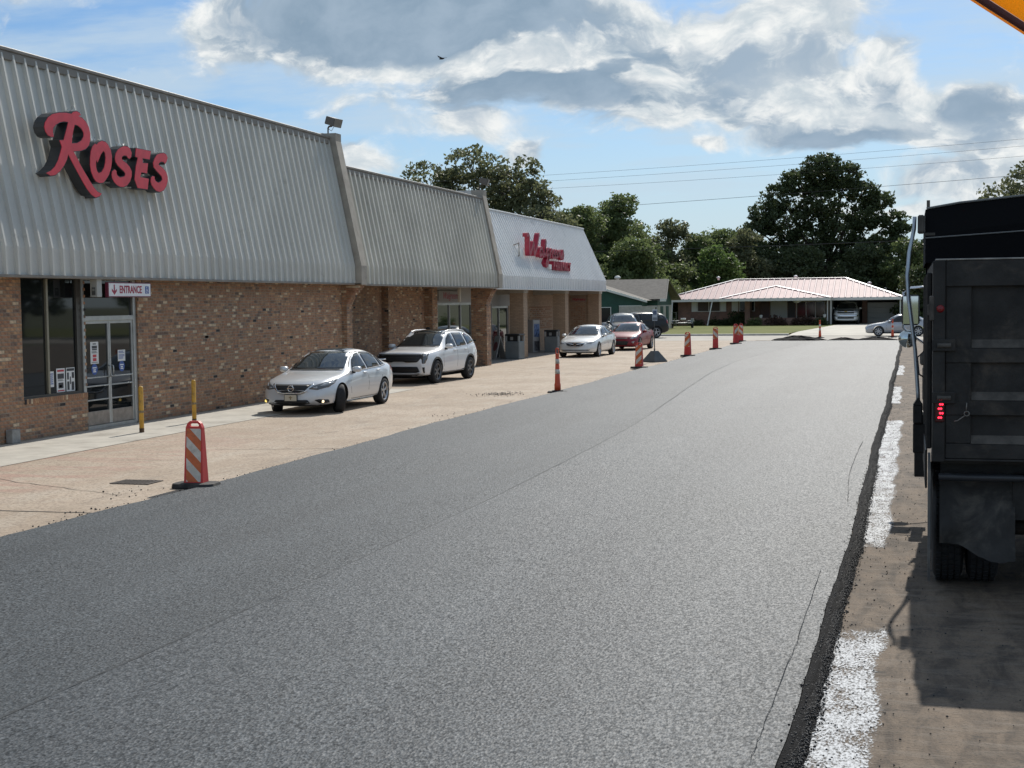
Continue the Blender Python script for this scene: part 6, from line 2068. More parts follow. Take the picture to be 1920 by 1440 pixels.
# ------------------------------------------------------------------ the dump truck at the right
TB = mat('truck_body_black', (0.024, 0.022, 0.020), 0.6, spec=0.35, var=0.45, vscale=3, dirt=(0.10, 0.080, 0.062), dirtscale=2.0, dirtamt=0.3, bump=0.2, bscale=25)
TBG = mat('truck_ledge_dust', (0.085, 0.075, 0.064), 0.85, var=0.35, vscale=6)
TFL = mat('mud_flap', (0.030, 0.028, 0.026), 0.8, var=0.3, vscale=3, dirt=(0.13, 0.115, 0.095), dirtscale=2.4, dirtamt=0.55, bump=0.5, bscale=9)
TSTEEL = mat('galvanised_pipe', (0.42, 0.46, 0.50), 0.35, metal=0.7, var=0.1, vscale=6)
TARP = mat('black_tarp', (0.004, 0.004, 0.005), 0.8, spec=0.15, bump=0.4, bscale=6)
TCAB = mat('truck_cab_grey', (0.05, 0.05, 0.052), 0.35, coat=0.5)
tk = thing('dump_truck', 'black dump truck at the right, tailgate with a lit red tail lamp', 'dump truck', (1.41, 13.6, -0.02))
HW = 1.22
# box sides and floor (the box leans its top rail outwards a little towards the front)
m = MB(); m.bev(-HW, -HW + .07, .16, 5.0, 1.30, 3.10, .01); m.build('side_wall', TB, tk)
m = MB(); m.bev(HW - .07, HW, .16, 5.0, 1.30, 3.10, .01); m.build('side_wall', TB, tk)
m = MB(); m.box(-HW + .07, HW - .07, .16, 5.0, 1.22, 1.34); m.build('floor', TB, tk)
m = MB(); m.bev(-HW, HW, 4.88, 4.97, 1.34, 3.55, .01); m.build('head_board', TB, tk)
for i in range(7):
    for sx in (-1, 1):
        m = MB(); a, b_ = (-HW - .05, -HW - .001) if sx < 0 else (HW + .001, HW + .05)
        m.bev(a, b_, .5 + i * .66, .58 + i * .66, 1.32, 3.0, .01); m.build('side_rib', TB, tk)
# tailgate: frame, three recessed fields, dusty ledges
tg = MB()
tg.bev(-HW, HW, .06, .158, 1.26, 3.10, .008)
tgo = tg.build('tailgate', TB, tk)
def plate(nm, x0, x1, y0, y1, z0, z1, m_, b=.008, par=tgo):
    q = MB(); q.bev(x0, x1, y0, y1, z0, z1, b); return q.build(nm, m_, par)
for sx in (-1, 1):
    a, b_ = (-HW, -HW + .11) if sx < 0 else (HW - .11, HW)
    plate('corner_post', a, b_, -.02, .0598, 1.25, 3.10, TB)
    a, b_ = (-HW + .11, -HW + .34) if sx < 0 else (HW - .34, HW - .11)
    plate('upright', a, b_, .015, .0596, 1.42, 2.98, TB)
plate('top_rail', -HW + .11, HW - .11, -.012, .0597, 2.86, 3.10, TB)
plate('top_edge', -HW + .02, HW - .02, -.016, .165, 3.101, 3.116, mat('rail_edge_lit', (.30, .285, .26), .6, var=.3, vscale=6), .004)  # pale colour stands in for sunlight on the top lip
for z in (2.30, 1.82, 1.42):
    plate('cross_rail', -HW + .11, HW - .11, .006, .0595, z - .14, z, TB)
    # sloping ledge that catches the dust
    q = MB(); q.prism([(.006, z + .001), (.0594, z + .001), (.0594, z + .075)], -HW + .34, HW - .34, 'X'); q.build('dust_ledge', TBG, tgo)
plate('bottom_rail', -HW + .11, HW - .11, -.01, .0593, 1.26, 1.279, TB, .005)
for z in (2.36, 1.88):
    plate('hinge_plate', -HW - .005, -HW + .20, -.045, -.0205, z - .09, z + .02, TB)
    q = MB(); q.tube([(-HW + .04, -.055, z - .035), (-HW + .16, -.055, z - .035)], .02, 8); q.build('hinge_pin', TBG, tgo)
q = MB(); q.bev(-HW - .03, -HW + .01, -.03, .10, 2.55, 2.78, .01); q.bev(-HW - .05, -HW - .02, -.02, .06, 2.60, 2.70, .008); q.build('tailgate_pivot', TBG, tk)
# marker lamp and lit tail lamp
q = MB(); q.lathe([(.001, -.045), (.022, -.042), (.034, -.03), (.036, -.021)], 16, 'Y', (-HW + .065, 0, 2.66)); q.build('marker_lamp', mat('marker_red', (.20, .008, .010), .25), tk)
q = MB(); q.bev(-HW + .02, -HW + .105, -.034, -.0205, 1.62, 1.87, .008); lb = q.build('tail_lamp', mat('tail_lamp_red', (.05, .003, .004), .3), tk)
LED = mat('led_red', (.8, .02, .02), .4, emit=(1.0, .02, .05), estr=4.0)
for i in range(5):
    for j in range(2):
        q = MB(); q.lathe([(.001, -.046), (.008, -.042), (.010, -.0345)], 8, 'Y', (-HW + .056 + .019 * j + .012 * (i % 2), 0, 1.662 + i * .041)); q.build('led', LED, lb)
# safety chain hook
q = MB(); q.smooth = True; q.lathe([(.022, -.006), (.028, 0), (.022, .006), (.016, 0)], 12, 'Y', (-HW + .30, -.03, 1.70), closed=True)
q.tube([(-HW + .295, -.03, 1.725), (-HW + .30, -.03, 1.80)], .006, 6); q.tube([(-HW + .28, -.03, 1.68), (-HW + .22, -.03, 1.635), (-HW + .19, -.03, 1.63)], .006, 6)
q.build('hook', mat('hook_steel', (.22, .20, .18), .5, metal=.5), tk)
# sideboards and rolled tarp above the box
q = MB(); q.box(-HW - .02, HW + .02, 4.985, 5.02, 2.6, 3.56); q.build('cab_shield', TARP, tk)
q = MB()
n = 14
vs = []; fs = []
for i in range(n + 1):
    x = -HW - .05 + (2 * HW + .1) * i / n
    z = 3.70 + .13 * math.sin(min(1, i / n * 2.2) * math.pi / 2)
    vs += [(x, 2.2, 3.13), (x, 2.2, z - .30), (x, 2.26, z), (x, 4.98, z + .03), (x, 4.98, 3.13)]
for i in range(n):
    for j in range(4): fs.append((i * 5 + j, i * 5 + j + 1, (i + 1) * 5 + j + 1, (i + 1) * 5 + j))
fs += [(0, 4, 3, 2, 1), (n * 5, n * 5 + 1, n * 5 + 2, n * 5 + 3, n * 5 + 4)]
q.add(vs, fs); q.build('tarp', TARP, tk)
q = MB(); q.tube([(-HW - .05, 2.195, 3.395), (HW + .05, 2.195, 3.53)], .008, 6); q.build('tarp_seam', mat('seam_pale', (.16, .16, .155), .7), tk)
q = MB(); q.tube([(-HW - .04, 2.25, 3.712), (-HW + .3, 2.25, 3.765), (0, 2.25, 3.845), (HW, 2.25, 3.845)], .012, 6); q.build('tarp_edge', mat('tarp_edge', (.20, .20, .19), .6), tk)
q = MB(); q.bev(-HW - .13, -HW - .06, 2.15, 2.45, 3.45, 3.64, .015); q.bev(-HW - .06, -HW + .05, 2.19, 2.199, 3.42, 3.45, .003); q.tube([(-HW - .02, 2.3, 3.70), (-HW - .02, 2.3, 3.80)], .02, 6); q.build('tarp_housing', TBG, tk)
# bent pipe arm of the tarp down the side
q = MB(); q.smooth = True
q.tube([(-HW - .16, 2.3, 3.63), (-HW - .165, 2.3, 3.50), (-HW - .215, 2.28, 3.25), (-HW - .235, 2.25, 3.0), (-HW - .22, 2.22, 2.75), (-HW - .15, 2.2, 2.2), (-HW - .12, 2.18, 1.75), (-HW - .115, 2.17, 1.60)], .022, 10)
q.build('tarp_arm', TSTEEL, tk)
q = MB(); q.bev(-HW - .17, -HW - .07, 2.10, 2.26, 1.42, 1.62, .012); q.prism([(-HW - .17, 1.62), (-HW - .07, 1.62), (-HW - .12, 1.70)], 2.10, 2.26, 'Y'); q.bev(-HW - .17, -HW - .02, 2.14, 2.22, 1.10, 1.42, .01); q.build('arm_pivot', TB, tk)
# rear cross bar, frame, hitch
q = MB(); q.smooth = True; q.tube([(-HW + .06, .10, 1.10), (HW - .06, .10, 1.10)], .035, 10); q.build('cross_bar', mat('bar_black', (.03, .032, .036), .35), tk)
q = MB(); q.box(-.45, -.30, .25, 7.5, .78, 1.10); q.box(.30, .45, .25, 7.5, .78, 1.10); q.box(-.5, .5, .2, .3, .7, 1.12); q.build('chassis', TB, tk)
q = MB(); q.bev(-HW + .08, HW - .08, .42, .46, .70, 1.215, .006); q.build('gap_blocker', TB, tk)  # added dark plate, shuts off the bright gap between box and flaps
# mud flaps and fenders
def flap(x0, x1, seed):
    rg = random.Random(seed)
    nx, nz = 12, 12
    V = []
    for j in range(nz + 1):
        for i in range(nx + 1):
            f = i / nx; g = j / nz
            x = x0 + (x1 - x0) * f
            zb = .42 + .05 * math.sin(f * 5 + seed) - .08 * f + .02 * rg.random()
            z = 1.07 + (zb - 1.07) * g
            y = .28 - .16 * g - .05 * math.sin(f * 7 + g * 3) * g - .03 * math.sin(g * 9 + f * 4 + seed) * g
            V.append((x, y, z))
    fs = [(j * (nx + 1) + i, j * (nx + 1) + i + 1, (j + 1) * (nx + 1) + i + 1, (j + 1) * (nx + 1) + i) for j in range(nz) for i in range(nx)]
    q = MB(); q.smooth = True
    q.add(V, fs); k = len(V)
    q.add([(x, y + .012, z) for x, y, z in V], [f[::-1] for f in fs])
    return q.build('mud_flap', TFL, tk, recalc=False)
flap(-HW + .07, -HW + .74, 1); flap(HW - .74, HW - .07, 2)
def truck_tyre(x, y, w=.27):
    q = MB(); q.smooth = True
    r_ = .52
    q.lathe([(.28, -w / 2 + .02), (.30, -w / 2), (.46, -w / 2 - .005), (.505, -w / 2 + .02), (r_, -w / 2 + .045), (r_, w / 2 - .045), (.505, w / 2 - .02), (.46, w / 2 + .005), (.30, w / 2), (.28, w / 2 - .02)], 40, 'X', closed=True)
    q.smooth = False
    for k in range(44):
        M = Matrix.Rotation(2 * math.pi * k / 44, 4, 'X')
        for c, d in ((-.088, .008), (-.03, -.008), (.03, .008), (.088, -.008)):
            q.box(c - .022, c + .022, -.026 + d, .026 + d, r_ - .004, r_ + .014, M)
    q.smooth = True
    q.lathe([(.001, .05), (.10, .05), (.12, .0), (.26, -.02), (.285, -.06)], 24, 'X')
    return q.mesh('tyre', TYRE)
tm = truck_tyre(0, 0)
RW = .535
for ay in (.88, 2.20):
    for sx in (-1, 1):
        for xx in (-HW + .155, -HW + .475):
            link('tyre', tm, tk, (sx * -xx if sx > 0 else xx, ay, RW), (0.3, 0, 0))
    q = MB(); q.tube([(-HW + .1, ay, RW), (HW - .1, ay, RW)], .08, 12); q.build('axle', TB, tk)
# fender strip hanging outside the wheels
q = MB()
vs = []; fs = []
pts_ = [(.20, 1.30), (.10, 1.25), (.05, 1.0), (.07, .6), (.12, .30), (.20, .10), (.30, .12), (.36, .6), (.36, 1.1), (.34, 1.30)]
q.prism(pts_, -HW - .035, -HW - .012, 'X'); q.build('side_flap', mat('grey_rubber', (.10, .10, .098), .8, var=.3, vscale=4, dirt=(.18, .165, .14), dirtscale=3, dirtamt=.4), tk)
q = MB(); q.bev(-HW - .06, -HW - .04, .40, 3.0, .95, 1.32, .008); q.build('fender', TB, tk)
# forward: fuel tank, steps, cab, mirrors, front wheels
q = MB(); q.smooth = True; q.tube([(-.85, 5.2, .75), (-.85, 6.4, .75)], .30, 20); q.tube([(.85, 5.2, .75), (.85, 6.4, .75)], .30, 20); q.build('fuel_tank', mat('tank_alu', (.40, .40, .40), .35, metal=.8), tk)
for (z, y) in ((1.35, 4.6), (.95, 4.9)):
    q = MB(); q.bev(-HW - .16, -HW + .02, y, y + .28, z - .03, z, .008); q.build('step', mat('step_alu', (.62, .61, .57), .5, metal=.3), tk)
q = MB(); q.bev(-HW - .15, -HW - .02, 4.55, 4.62, .55, 1.32, .01); q.build('step_side', TB, tk)
q = MB()
q.bev(-1.02, 1.02, 5.35, 7.1, 1.05, 2.60, .05); q.build('cab', TCAB, tk)
q = MB(); q.bev(-.80, .80, 7.1, 8.6, .85, 1.85, .08); q.build('bonnet', TCAB, tk)
q = MB(); q.bev(-.95, .95, 5.33, 5.348, 1.85, 2.45, .004); q.build('rear_cab_window', GLASS, tk)
for sx in (-1, 1):
    link('tyre', tm, tk, (sx * .98, 7.9, RW), (0, 0, 0))
    q = MB(); q.smooth = True
    x = sx * (HW + .30)
    q.tube([(sx * 1.0, 6.9, 2.92), (x - sx * .1, 6.9, 2.90), (x, 6.9, 2.83), (x, 6.9, 2.35), (x - sx * .04, 6.9, 2.30), (sx * 1.0, 6.9, 1.95)], .017, 8); q.build('mirror_bracket', CHROME, tk)
    q = MB(); q.bev(x - (.02 if sx < 0 else .22), x + (.22 if sx < 0 else .02), 6.86, 6.92, 2.38, 2.80, .03); mr = q.build('mirror', TCAB, tk)
    q = MB(); q.box(min(x, x - sx * .20), max(x, x - sx * .20), 6.852, 6.859, 2.40, 2.78); q.build('mirror_glass', mat('mirror_glass', (.75, .78, .80), .03, metal=1.0), mr)
    q = MB(); q.smooth = True; q.lathe([(.001, -.035), (.07, -.03), (.12, -.005), (.125, .02), (.001, .05)], 24, 'Y', (x - sx * .06, 6.88, 2.19)); q.build('round_mirror', mat('mirror_convex', (.55, .60, .60), .06, metal=1.0), tk)
q = MB(); q.smooth = True; q.tube([(-.75, 5.15, 1.2), (-.75, 5.15, 3.3)], .07, 14); q.build('exhaust_stack', CHROME, tk)
q = MB()
q.bev(-HW - .06, -HW + .0, 4.1, 4.4, 1.5, 1.95, .04); q.bev(-HW - .09, -HW - .02, 4.15, 4.3, 1.95, 2.1, .02); q.build('tarp_bundle', mat('bundle', (.16, .14, .12), .8, var=.5, vscale=6), tk)
q = MB(); q.smooth = True; q.tube([(-HW - .02, 4.0, 2.15), (-HW - .12, 4.0, 2.05), (-HW - .10, 4.0, 1.85), (-HW - .02, 4.0, 1.80)], .012, 6); q.build('air_hose', PLAST, tk)

# yellow sun roof of the paving machine, its corner hanging into view
MY = mat('machine_yellow', (0.92, 0.47, 0.004), 0.45, var=.06, vscale=3)
_t = NT(MY.node_tree); _tl = _t.node('ShaderNodeBsdfTranslucent'); _tl.inputs[0].default_value = (0.95, 0.52, 0.01, 1)
_mx = _t.node('ShaderNodeMixShader'); _mx.inputs[0].default_value = 0.6
_t.l.new(_t.n['Principled BSDF'].outputs[0], _mx.inputs[1]); _t.l.new(_tl.outputs[0], _mx.inputs[2]); _t.l.new(_mx.outputs[0], _t.n['Material Output'].inputs[0])
cn = thing('machine_canopy', 'corner of a yellow machine canopy with a dark red lip at the top right', 'canopy', (0, 0, 0))
u = Vector((.041, 0, -.030)).normalized(); n_ = Vector((-u.z, 0, u.x))
A = Vector((.044, 1.2, 2.985))
def Q(a, b_, y): p_ = A + u * a + n_ * b_; return (p_.x, y, p_.z)
m = MB(); vs = [Q(-.8, .002, 1.20), Q(1.2, .002, 1.20), Q(1.2, .40, 1.20), Q(-.8, .40, 1.20), Q(-.8, .002, 1.212), Q(1.2, .002, 1.212), Q(1.2, .40, 1.212), Q(-.8, .40, 1.212)]
m.add(vs, [(0, 1, 2, 3), (7, 6, 5, 4), (0, 4, 5, 1), (1, 5, 6, 2), (2, 6, 7, 3), (3, 7, 4, 0)]); m.build('roof_panel', MY, cn)
m = MB(); m.smooth = True; m.tube([Q(-.8, .003, 1.19), Q(1.2, .003, 1.19)], .0032, 10); m.build('lip', mat('lip_brown', (.10, .022, .016), .6), cn)
m = MB(); m.tube([(1.05, 1.2, -.02), (1.05, 1.2, 2.40)], .04, 12); m.build('roof_post', MY, cn)
# ------------------------------------------------------------------ houses across the street
HB = bpy.data.materials.new('house_brick'); HB.use_nodes = True
t = NT(HB.node_tree); p = t.n['Principled BSDF']
tc = t.node('ShaderNodeTexCoord').outputs['Object']
sp = t.node('ShaderNodeSeparateXYZ'); t.put(sp.inputs[0], tc)
cb = t.node('ShaderNodeCombineXYZ'); t.put(cb.inputs[0], t.math('ADD', sp.outputs[0], sp.outputs[1])); t.put(cb.inputs[1], sp.outputs[2])
bt = t.node('ShaderNodeTexBrick'); t.put(bt.inputs['Vector'], cb.outputs[0]); bt.inputs['Scale'].default_value = 1.0
bt.inputs['Brick Width'].default_value = 0.21; bt.inputs['Row Height'].default_value = 0.0755; bt.inputs['Mortar Size'].default_value = 0.008
bt.inputs['Color1'].default_value = (0.34, 0.17, 0.125, 1); bt.inputs['Color2'].default_value = (0.24, 0.14, 0.11, 1); bt.inputs['Mortar'].default_value = (0.26, 0.21, 0.18, 1)
nz = t.noise(tc, 0.9, 5, 0.6)
t.l.new(t.mix(t.ramp(nz, .4, .65, 0, .6), bt.outputs[0], (0.15, 0.095, 0.08)), p.inputs['Base Color']); p.inputs['Roughness'].default_value = 0.9
MATS['house_brick'] = HB
PINKR = mat('faded_pink_metal', (0.43, 0.275, 0.27), 0.62, spec=0.2, var=0.12, vscale=0.7, dirt=(0.34, 0.22, 0.21), dirtscale=0.5, dirtamt=0.3)
RIBW = mat('roof_rib_pale', (0.47, 0.35, 0.345), 0.6, spec=0.2)
RIDGEW = mat('ridge_cap_white', (0.78, 0.77, 0.76), 0.45)
HWHITE = mat('house_white', (0.70, 0.70, 0.67), 0.6)
HGL = mat('house_glass', (0.012, 0.014, 0.017), 0.05)
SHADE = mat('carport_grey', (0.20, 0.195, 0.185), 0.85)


def hip_roof(parent, x0, x1, y0, y1, ze, h, hipL, hipR, m, seam_dx, name='roof', caps=True, gl=True):
    """metal hip roof with standing ribs on the front slope; ridge runs along X"""
    ym = (y0 + y1) / 2
    A, B, C, D = (x0, y0, ze), (x1, y0, ze), (x1, y1, ze), (x0, y1, ze)
    E_, F_ = (x0 + hipL, ym, ze + h), (x1 - hipR, ym, ze + h)
    mb = MB()
    mb.add([A, B, C, D, E_, F_], [(0, 1, 5, 4), (1, 2, 5), (2, 3, 4, 5), (3, 0, 4), (3, 2, 1, 0)])
    r_ = mb.build(name, m, parent)
    # ribs on the front slope
    rb_ = MB()
    n = int((x1 - x0) / seam_dx)
    for i in range(1, n):
        x = x0 + (x1 - x0) * i / n
        f = 1.0
        if x < x0 + hipL: f = (x - x0) / hipL
        if x > x1 - hipR: f = min(f, (x1 - x) / hipR)
        if f < .06: continue
        a = Vector((x, y0, ze)); b_ = Vector((x, y0 + (ym - y0) * f, ze + h * f))
        nn = Vector((0, -h, (ym - y0))).normalized() * .045
        w = .095
        vs = [a + Vector((-w, 0, 0)), a + Vector((w, 0, 0)), b_ + Vector((w, 0, 0)), b_ + Vector((-w, 0, 0)), a + nn + Vector((-w * .6, 0, 0)), a + nn + Vector((w * .6, 0, 0)), b_ + nn + Vector((w * .6, 0, 0)), b_ + nn + Vector((-w * .6, 0, 0))]
        one = MB(); one.add(vs, [(4, 5, 6, 7), (0, 1, 5, 4), (1, 2, 6, 5), (2, 3, 7, 6), (3, 0, 4, 7)])
        one.build('roof_rib', RIBW, r_)
    for (a, b_) in ((A, E_), (E_, F_), (F_, B)):
        a, b_ = Vector(a), Vector(b_); d = (b_ - a).normalized(); sd_ = Vector((d.y, -d.x, 0)).normalized() * .20
        c = MB(); u1, u2, dn = Vector((0, 0, .075)), Vector((0, 0, .06)), Vector((0, 0, -.06))
        c.add([a + u1, b_ + u1, b_ + sd_ + u2 + dn * .3, a + sd_ + u2 + dn * .3, a - sd_ + u2 + dn * .3, b_ - sd_ + u2 + dn * .3], [(0, 1, 2, 3), (4, 5, 1, 0)])
        c.build('ridge_cap', RIDGEW, r_)
    return r_


hs = thing('ranch_house', 'long low brick ranch house with faded pink ribbed metal roof and a carport', 'house', (0, 0, 0))
ze = 2.80
hip_roof(hs, -25.0, -0.75, 145.0, 157.0, ze, 2.02, 7.2, 5.8, PINKR, 0.62)
b = MB(); b.bev(-25.0, -0.75, 144.96, 145.10, ze - .28, ze - .005, .01); b.build('fascia', HWHITE, hs)
b = MB(); b.box(-24.9, -0.85, 145.1, 156.9, ze - .12, ze - .006); b.build('soffit', mat('soffit_house', (.45, .44, .41), .8), hs)
# porch hip in the middle
hip_roof(hs, -18.55, -7.6, 142.6, 151.0, ze + .02, 1.22, 5.2, 5.6, PINKR, 0.62, 'porch_roof')
b = MB(); b.bev(-18.55, -7.6, 142.55, 142.68, ze - .27, ze + .015, .01); b.build('porch_fascia', HWHITE, hs)
b = MB(); b.box(-18.5, -7.7, 142.7, 146.9, ze - .10, ze + .012); b.build('porch_ceiling', MATS['soffit_house'], hs)
# walls
b = MB(); b.box(-23.3, -15.9, 146.6, 156, 0.0, ze - .12); b.box(-15.9, -7.9, 147.4, 156, 0.0, ze - .12); b.build('wall', HB, hs)
b = MB(); b.box(-16.2, -15.7, 144.6, 147.4, 0.0, ze - .12); b.build('porch_side_wall', HB, hs)
b = MB(); b.box(-15.7, -8.1, 143.2, 143.45, 0.0, .85); b.build('planter_wall', HB, hs)
b = MB(); b.box(-7.9, -7.65, 145.3, 156, 0.0, ze - .12); b.box(-1.2, -0.95, 151.5, 156, 0, ze - .12); b.box(-7.65, -1.2, 155.6, 156, 0, ze - .12); b.build('carport_wall', SHADE, hs)
b = MB(); b.box(-4.35, -1.25, 150.9, 151.1, 0.10, 2.25)
gd = b.build('garage_door', mat('garage_door', (.42, .42, .41), .6), hs)
for k in range(4):
    q = MB(); q.bev(-4.30, -1.30, 150.86, 150.898, .14 + k * .53, .63 + k * .53, .02); q.build('door_panel', MATS['garage_door'], gd)
b = MB(); b.box(-4.9, -4.36, 151.0, 151.2, 0, ze - .12); b.build('garage_pier', HB, hs)
for x in (-8.05, -7.72, -1.05):
    q = MB(); q.bev(x - .06, x + .06, 144.9 if x < -2 else 145.2, 145.02 if x < -2 else 145.32, 0.0, ze - .28, .008); q.build('carport_post', HWHITE, hs)
for (xa, xb_, lean) in ((-23.65, -23.65, 0), (-19.55, -19.95, 0)):
    q = MB(); q.tube([(xa, 145.05, ze - .28), (xb_, 144.4, .1)], .07, 6); q.build('gutter_pipe', HWHITE, hs)


def house_window(parent, x0, x1, y, z0, z1, n, shutters=0, glass=HGL):
    f = MB(); f.box(x0, x1, y - .05, y - .01, z0, z0 + .06); f.box(x0, x1, y - .05, y - .01, z1 - .06, z1)
    for i in range(n + 1):
        x = x0 + (x1 - x0 - .07) * i / n; f.box(x, x + .07, y - .051, y - .009, z0 + .06, z1 - .06)
    w = f.build('window', HWHITE, parent)
    for i in range(n):
        a = x0 + (x1 - x0 - .07) * i / n + .07; c = x0 + (x1 - x0 - .07) * (i + 1) / n
        q = MB(); q.box(a, c, y - .03, y - .012, z0 + .06, z1 - .06); q.build('pane', glass, w)
    if shutters:
        for (a, c) in ((x0 - shutters - .03, x0 - .03), (x1 + .03, x1 + shutters + .03)):
            q = MB(); q.bev(a, c, y - .06, y - .01, z0, z1, .01)
            for k in range(8):
                zz = z0 + .08 + k * (z1 - z0 - .16) / 8; q.box(a + .05, c - .05, y - .072, y - .0605, zz, zz + (z1 - z0) * .06)
            q.build('shutter', HWHITE, w)


CURT = mat('curtain_brown', (.10, .075, .065), .8)
house_window(hs, -21.3, -18.9, 146.59, 1.50, 2.55, 2, .55, CURT)
house_window(hs, -17.9 + .9, -16.0 + .9 - .3, 146.59, 1.50, 2.55, 2, .0)
q = MB(); q.bev(-17.75, -17.1, 146.53, 146.58, 1.50, 2.55, .01); q.build('shutter', HWHITE, hs)
q = MB(); q.bev(-13.9, -12.2, 147.33, 147.39, 0.1, 2.55, .01); q.build('entry_panel', mat('entry_panel', (.50, .50, .47), .6), hs)
q = MB(); q.bev(-14.9, -14.0, 147.33, 147.39, 0.15, 2.4, .01); dd = q.build('front_door', mat('front_door', (.10, .045, .04), .5), hs)
house_window(hs, -11.3, -8.4, 147.39, .75, 2.45, 3)
q = MB(); q.bev(-12.15, -11.4, 147.34, 147.39, .4, 2.55, .01); q.build('side_light', mat('sidelight', (.055, .045, .042), .6), hs)
for x in (-14.45, -8.25):
    tag(MB().lathe([(.001, 0), (.10, 0), (.17, .26), (.15, .28), (.001, .26)], 12, 'Z', (x, 143.32, .86)).build('flower_pot', HWHITE), 'white flower pot on the porch planter, ' + ('left by the door' if x < -10 else 'right by the carport'), 'flower pot')
m = MB(); m.smooth = True; m.lathe([(.001, -.18), (.25, -.10), (.42, 0), (.25, .10), (.001, .18)], 16, 'Z', (-11.0, 143.9, 2.45)); 
tag(m.build('porch_lamp', HWHITE), 'pale oval lamp hanging from the porch ceiling', 'lamp')
for i, x in enumerate((-19.8, -11.7, -4.2)):
    m = MB(); m.smooth = True; m.lathe([(.12, 0), (.12, .22), (.22, .24), (.22, .30), (.10, .38), (.001, .40)], 14); m.build('roof_vent', RIDGEW, hs, (x, 151.9, ze + (2.0 if i < 2 else 1.2)))

# the green gabled house
GREEN = mat('green_siding', (0.018, 0.070, 0.050), 0.65, var=.12, vscale=2)
SHING = mat('grey_shingles', (0.155, 0.140, 0.122), 0.9, var=.16, vscale=3, bump=.3, bscale=12)
PALEB = mat('pale_brick', (0.44, 0.41, 0.37), 0.9, var=.12, vscale=5)
gh = thing('gable_house', 'green gabled house with grey shingle roof and pale brick front beyond the last store', 'house', (0, 0, 0))
zg = 2.85
# main wing: ridge along X, gable at the right end
Ya, Yb, Yr, Zr = 125.0, 132.6, 128.8, 4.68
m = MB(); m.add([(-40, Ya - .4, zg), (-20.9, Ya - .4, zg), (-21.4, Yr, Zr), (-40, Yr, Zr), (-20.9, Yb + .4, zg), (-40, Yb + .4, zg)], [(0, 1, 2, 3), (3, 2, 4, 5)])
m.add([(-40, Ya - .4, zg - .12), (-20.9, Ya - .4, zg - .12), (-21.4, Yr, Zr - .12), (-40, Yr, Zr - .12), (-20.9, Yb + .4, zg - .12), (-40, Yb + .4, zg - .12)], [(0, 1, 2, 3), (3, 2, 4, 5)])
m.build('roof', SHING, gh, recalc=False)
m = MB(); m.prism([(Ya, zg - .55), (Yb, zg - .55), (Yb, zg - .12), (Yr, Zr - .14), (Ya, zg - .12)], -40, -21.7, 'X'); m.build('wall', GREEN, gh)
m = MB(); m.box(-40, -21.65, Ya, Yb, 0, zg - .551); m.build('brick_wall', PALEB, gh)
for ya_ in (Ya + 1.2, Ya + 4.2):
    m = MB(); m.bev(-21.645, -21.6, ya_, ya_ + 1.3, .5, 2.2, .01); m.build('shutter', GREEN, gh)
m = MB(); m.bev(-21.4, -20.85, Ya - .46, Ya - .40, zg - .22, zg + .02, .005); m.build('gutter', HWHITE, gh)
m = MB(); m.tube([(-20.88, Ya - .4, zg - .05), (-21.36, Yr, Zr - .06), (-20.88, Yb + .4, zg - .05)], .07, 4); m.build('barge_board', mat('barge', (.16, .145, .13), .7), gh)
# front wing: ridge along Y, gable towards the street
Xc, Xr, Xl, Z2 = -28.5, -22.6, -34.4, 4.62
m = MB(); m.add([(Xr + .5, Ya - 3.2, zg - .12), (Xc, Ya - 3.2, Z2), (Xc, Yr, Z2), (Xr + .5, Yr - 4.4, zg - .12), (Xl - .5, Ya - 3.2, zg - .12), (Xl - .5, Yr, zg - .12)], [(0, 3, 2, 1), (1, 2, 5, 4)])
m.build('front_roof', SHING, gh, recalc=False)
m = MB(); m.prism([(Xl, 0), (Xr, 0), (Xr, zg - .25), (Xc, Z2 - .12), (Xl, zg - .25)], Ya - 2.8, Ya + .5, 'Y'); m.build('front_wall', GREEN, gh)
m = MB(); m.prism([(Xr + .55, zg - .30), (Xr + .55, zg - .12), (Xc, Z2 + .02), (Xc, Z2 - .22)], Ya - 3.26, Ya - 3.2, 'Y'); m.build('barge_board', HWHITE, gh)
m = MB(); m.bev(-24.6, -21.4, Ya - 2.9, Ya - 2.805, 0, 2.25, .01); m.build('brick_front', PALEB, gh)
m = MB(); m.box(-24.6, -22.6, Ya - 2.92, Ya - 2.80, 2.251, 2.32); m.build('band', HWHITE, gh)
house_window(gh, -28.5, -25.3, Ya - 2.801, .55, 2.2, 2)
q = MB(); q.bev(-25.25, -24.65, Ya - 2.9, Ya - 2.805, .5, 2.25, .01); q.build('shutter', GREEN, gh)
q = MB(); q.box(-22.6, -21.65, Ya - .06, Ya - .001, 0, 2.3); q.build('brick_side', PALEB, gh)
house_window(gh, -22.3, -21.7, Ya - .061, .5, 2.2, 1)
m = MB(); m.smooth = True; m.lathe([(.16, 0), (.16, .25), (.30, .28), (.30, .38), (.14, .50), (.001, .52)], 14); m.build('roof_vent', HWHITE, gh, (-26.3, 130, 4.55))

# wire fence beside the houses
wf_ = thing('wire_fence', 'thin wire fence between the two houses', 'fence', (0, 0, 0))
for i in range(5):
    m = MB(); m.tube([(-27.0 + i * 1.1, 141, 0), (-27.0 + i * 1.1, 141, 1.55)], .035, 6); m.build('post', mat('fence_post', (.16, .16, .15), .6), wf_)
for z in (.3, .9, 1.5):
    m = MB(); m.tube([(-27.0, 141, z), (-22.6, 141, z)], .014, 4); m.build('rail', MATS['fence_post'], wf_)

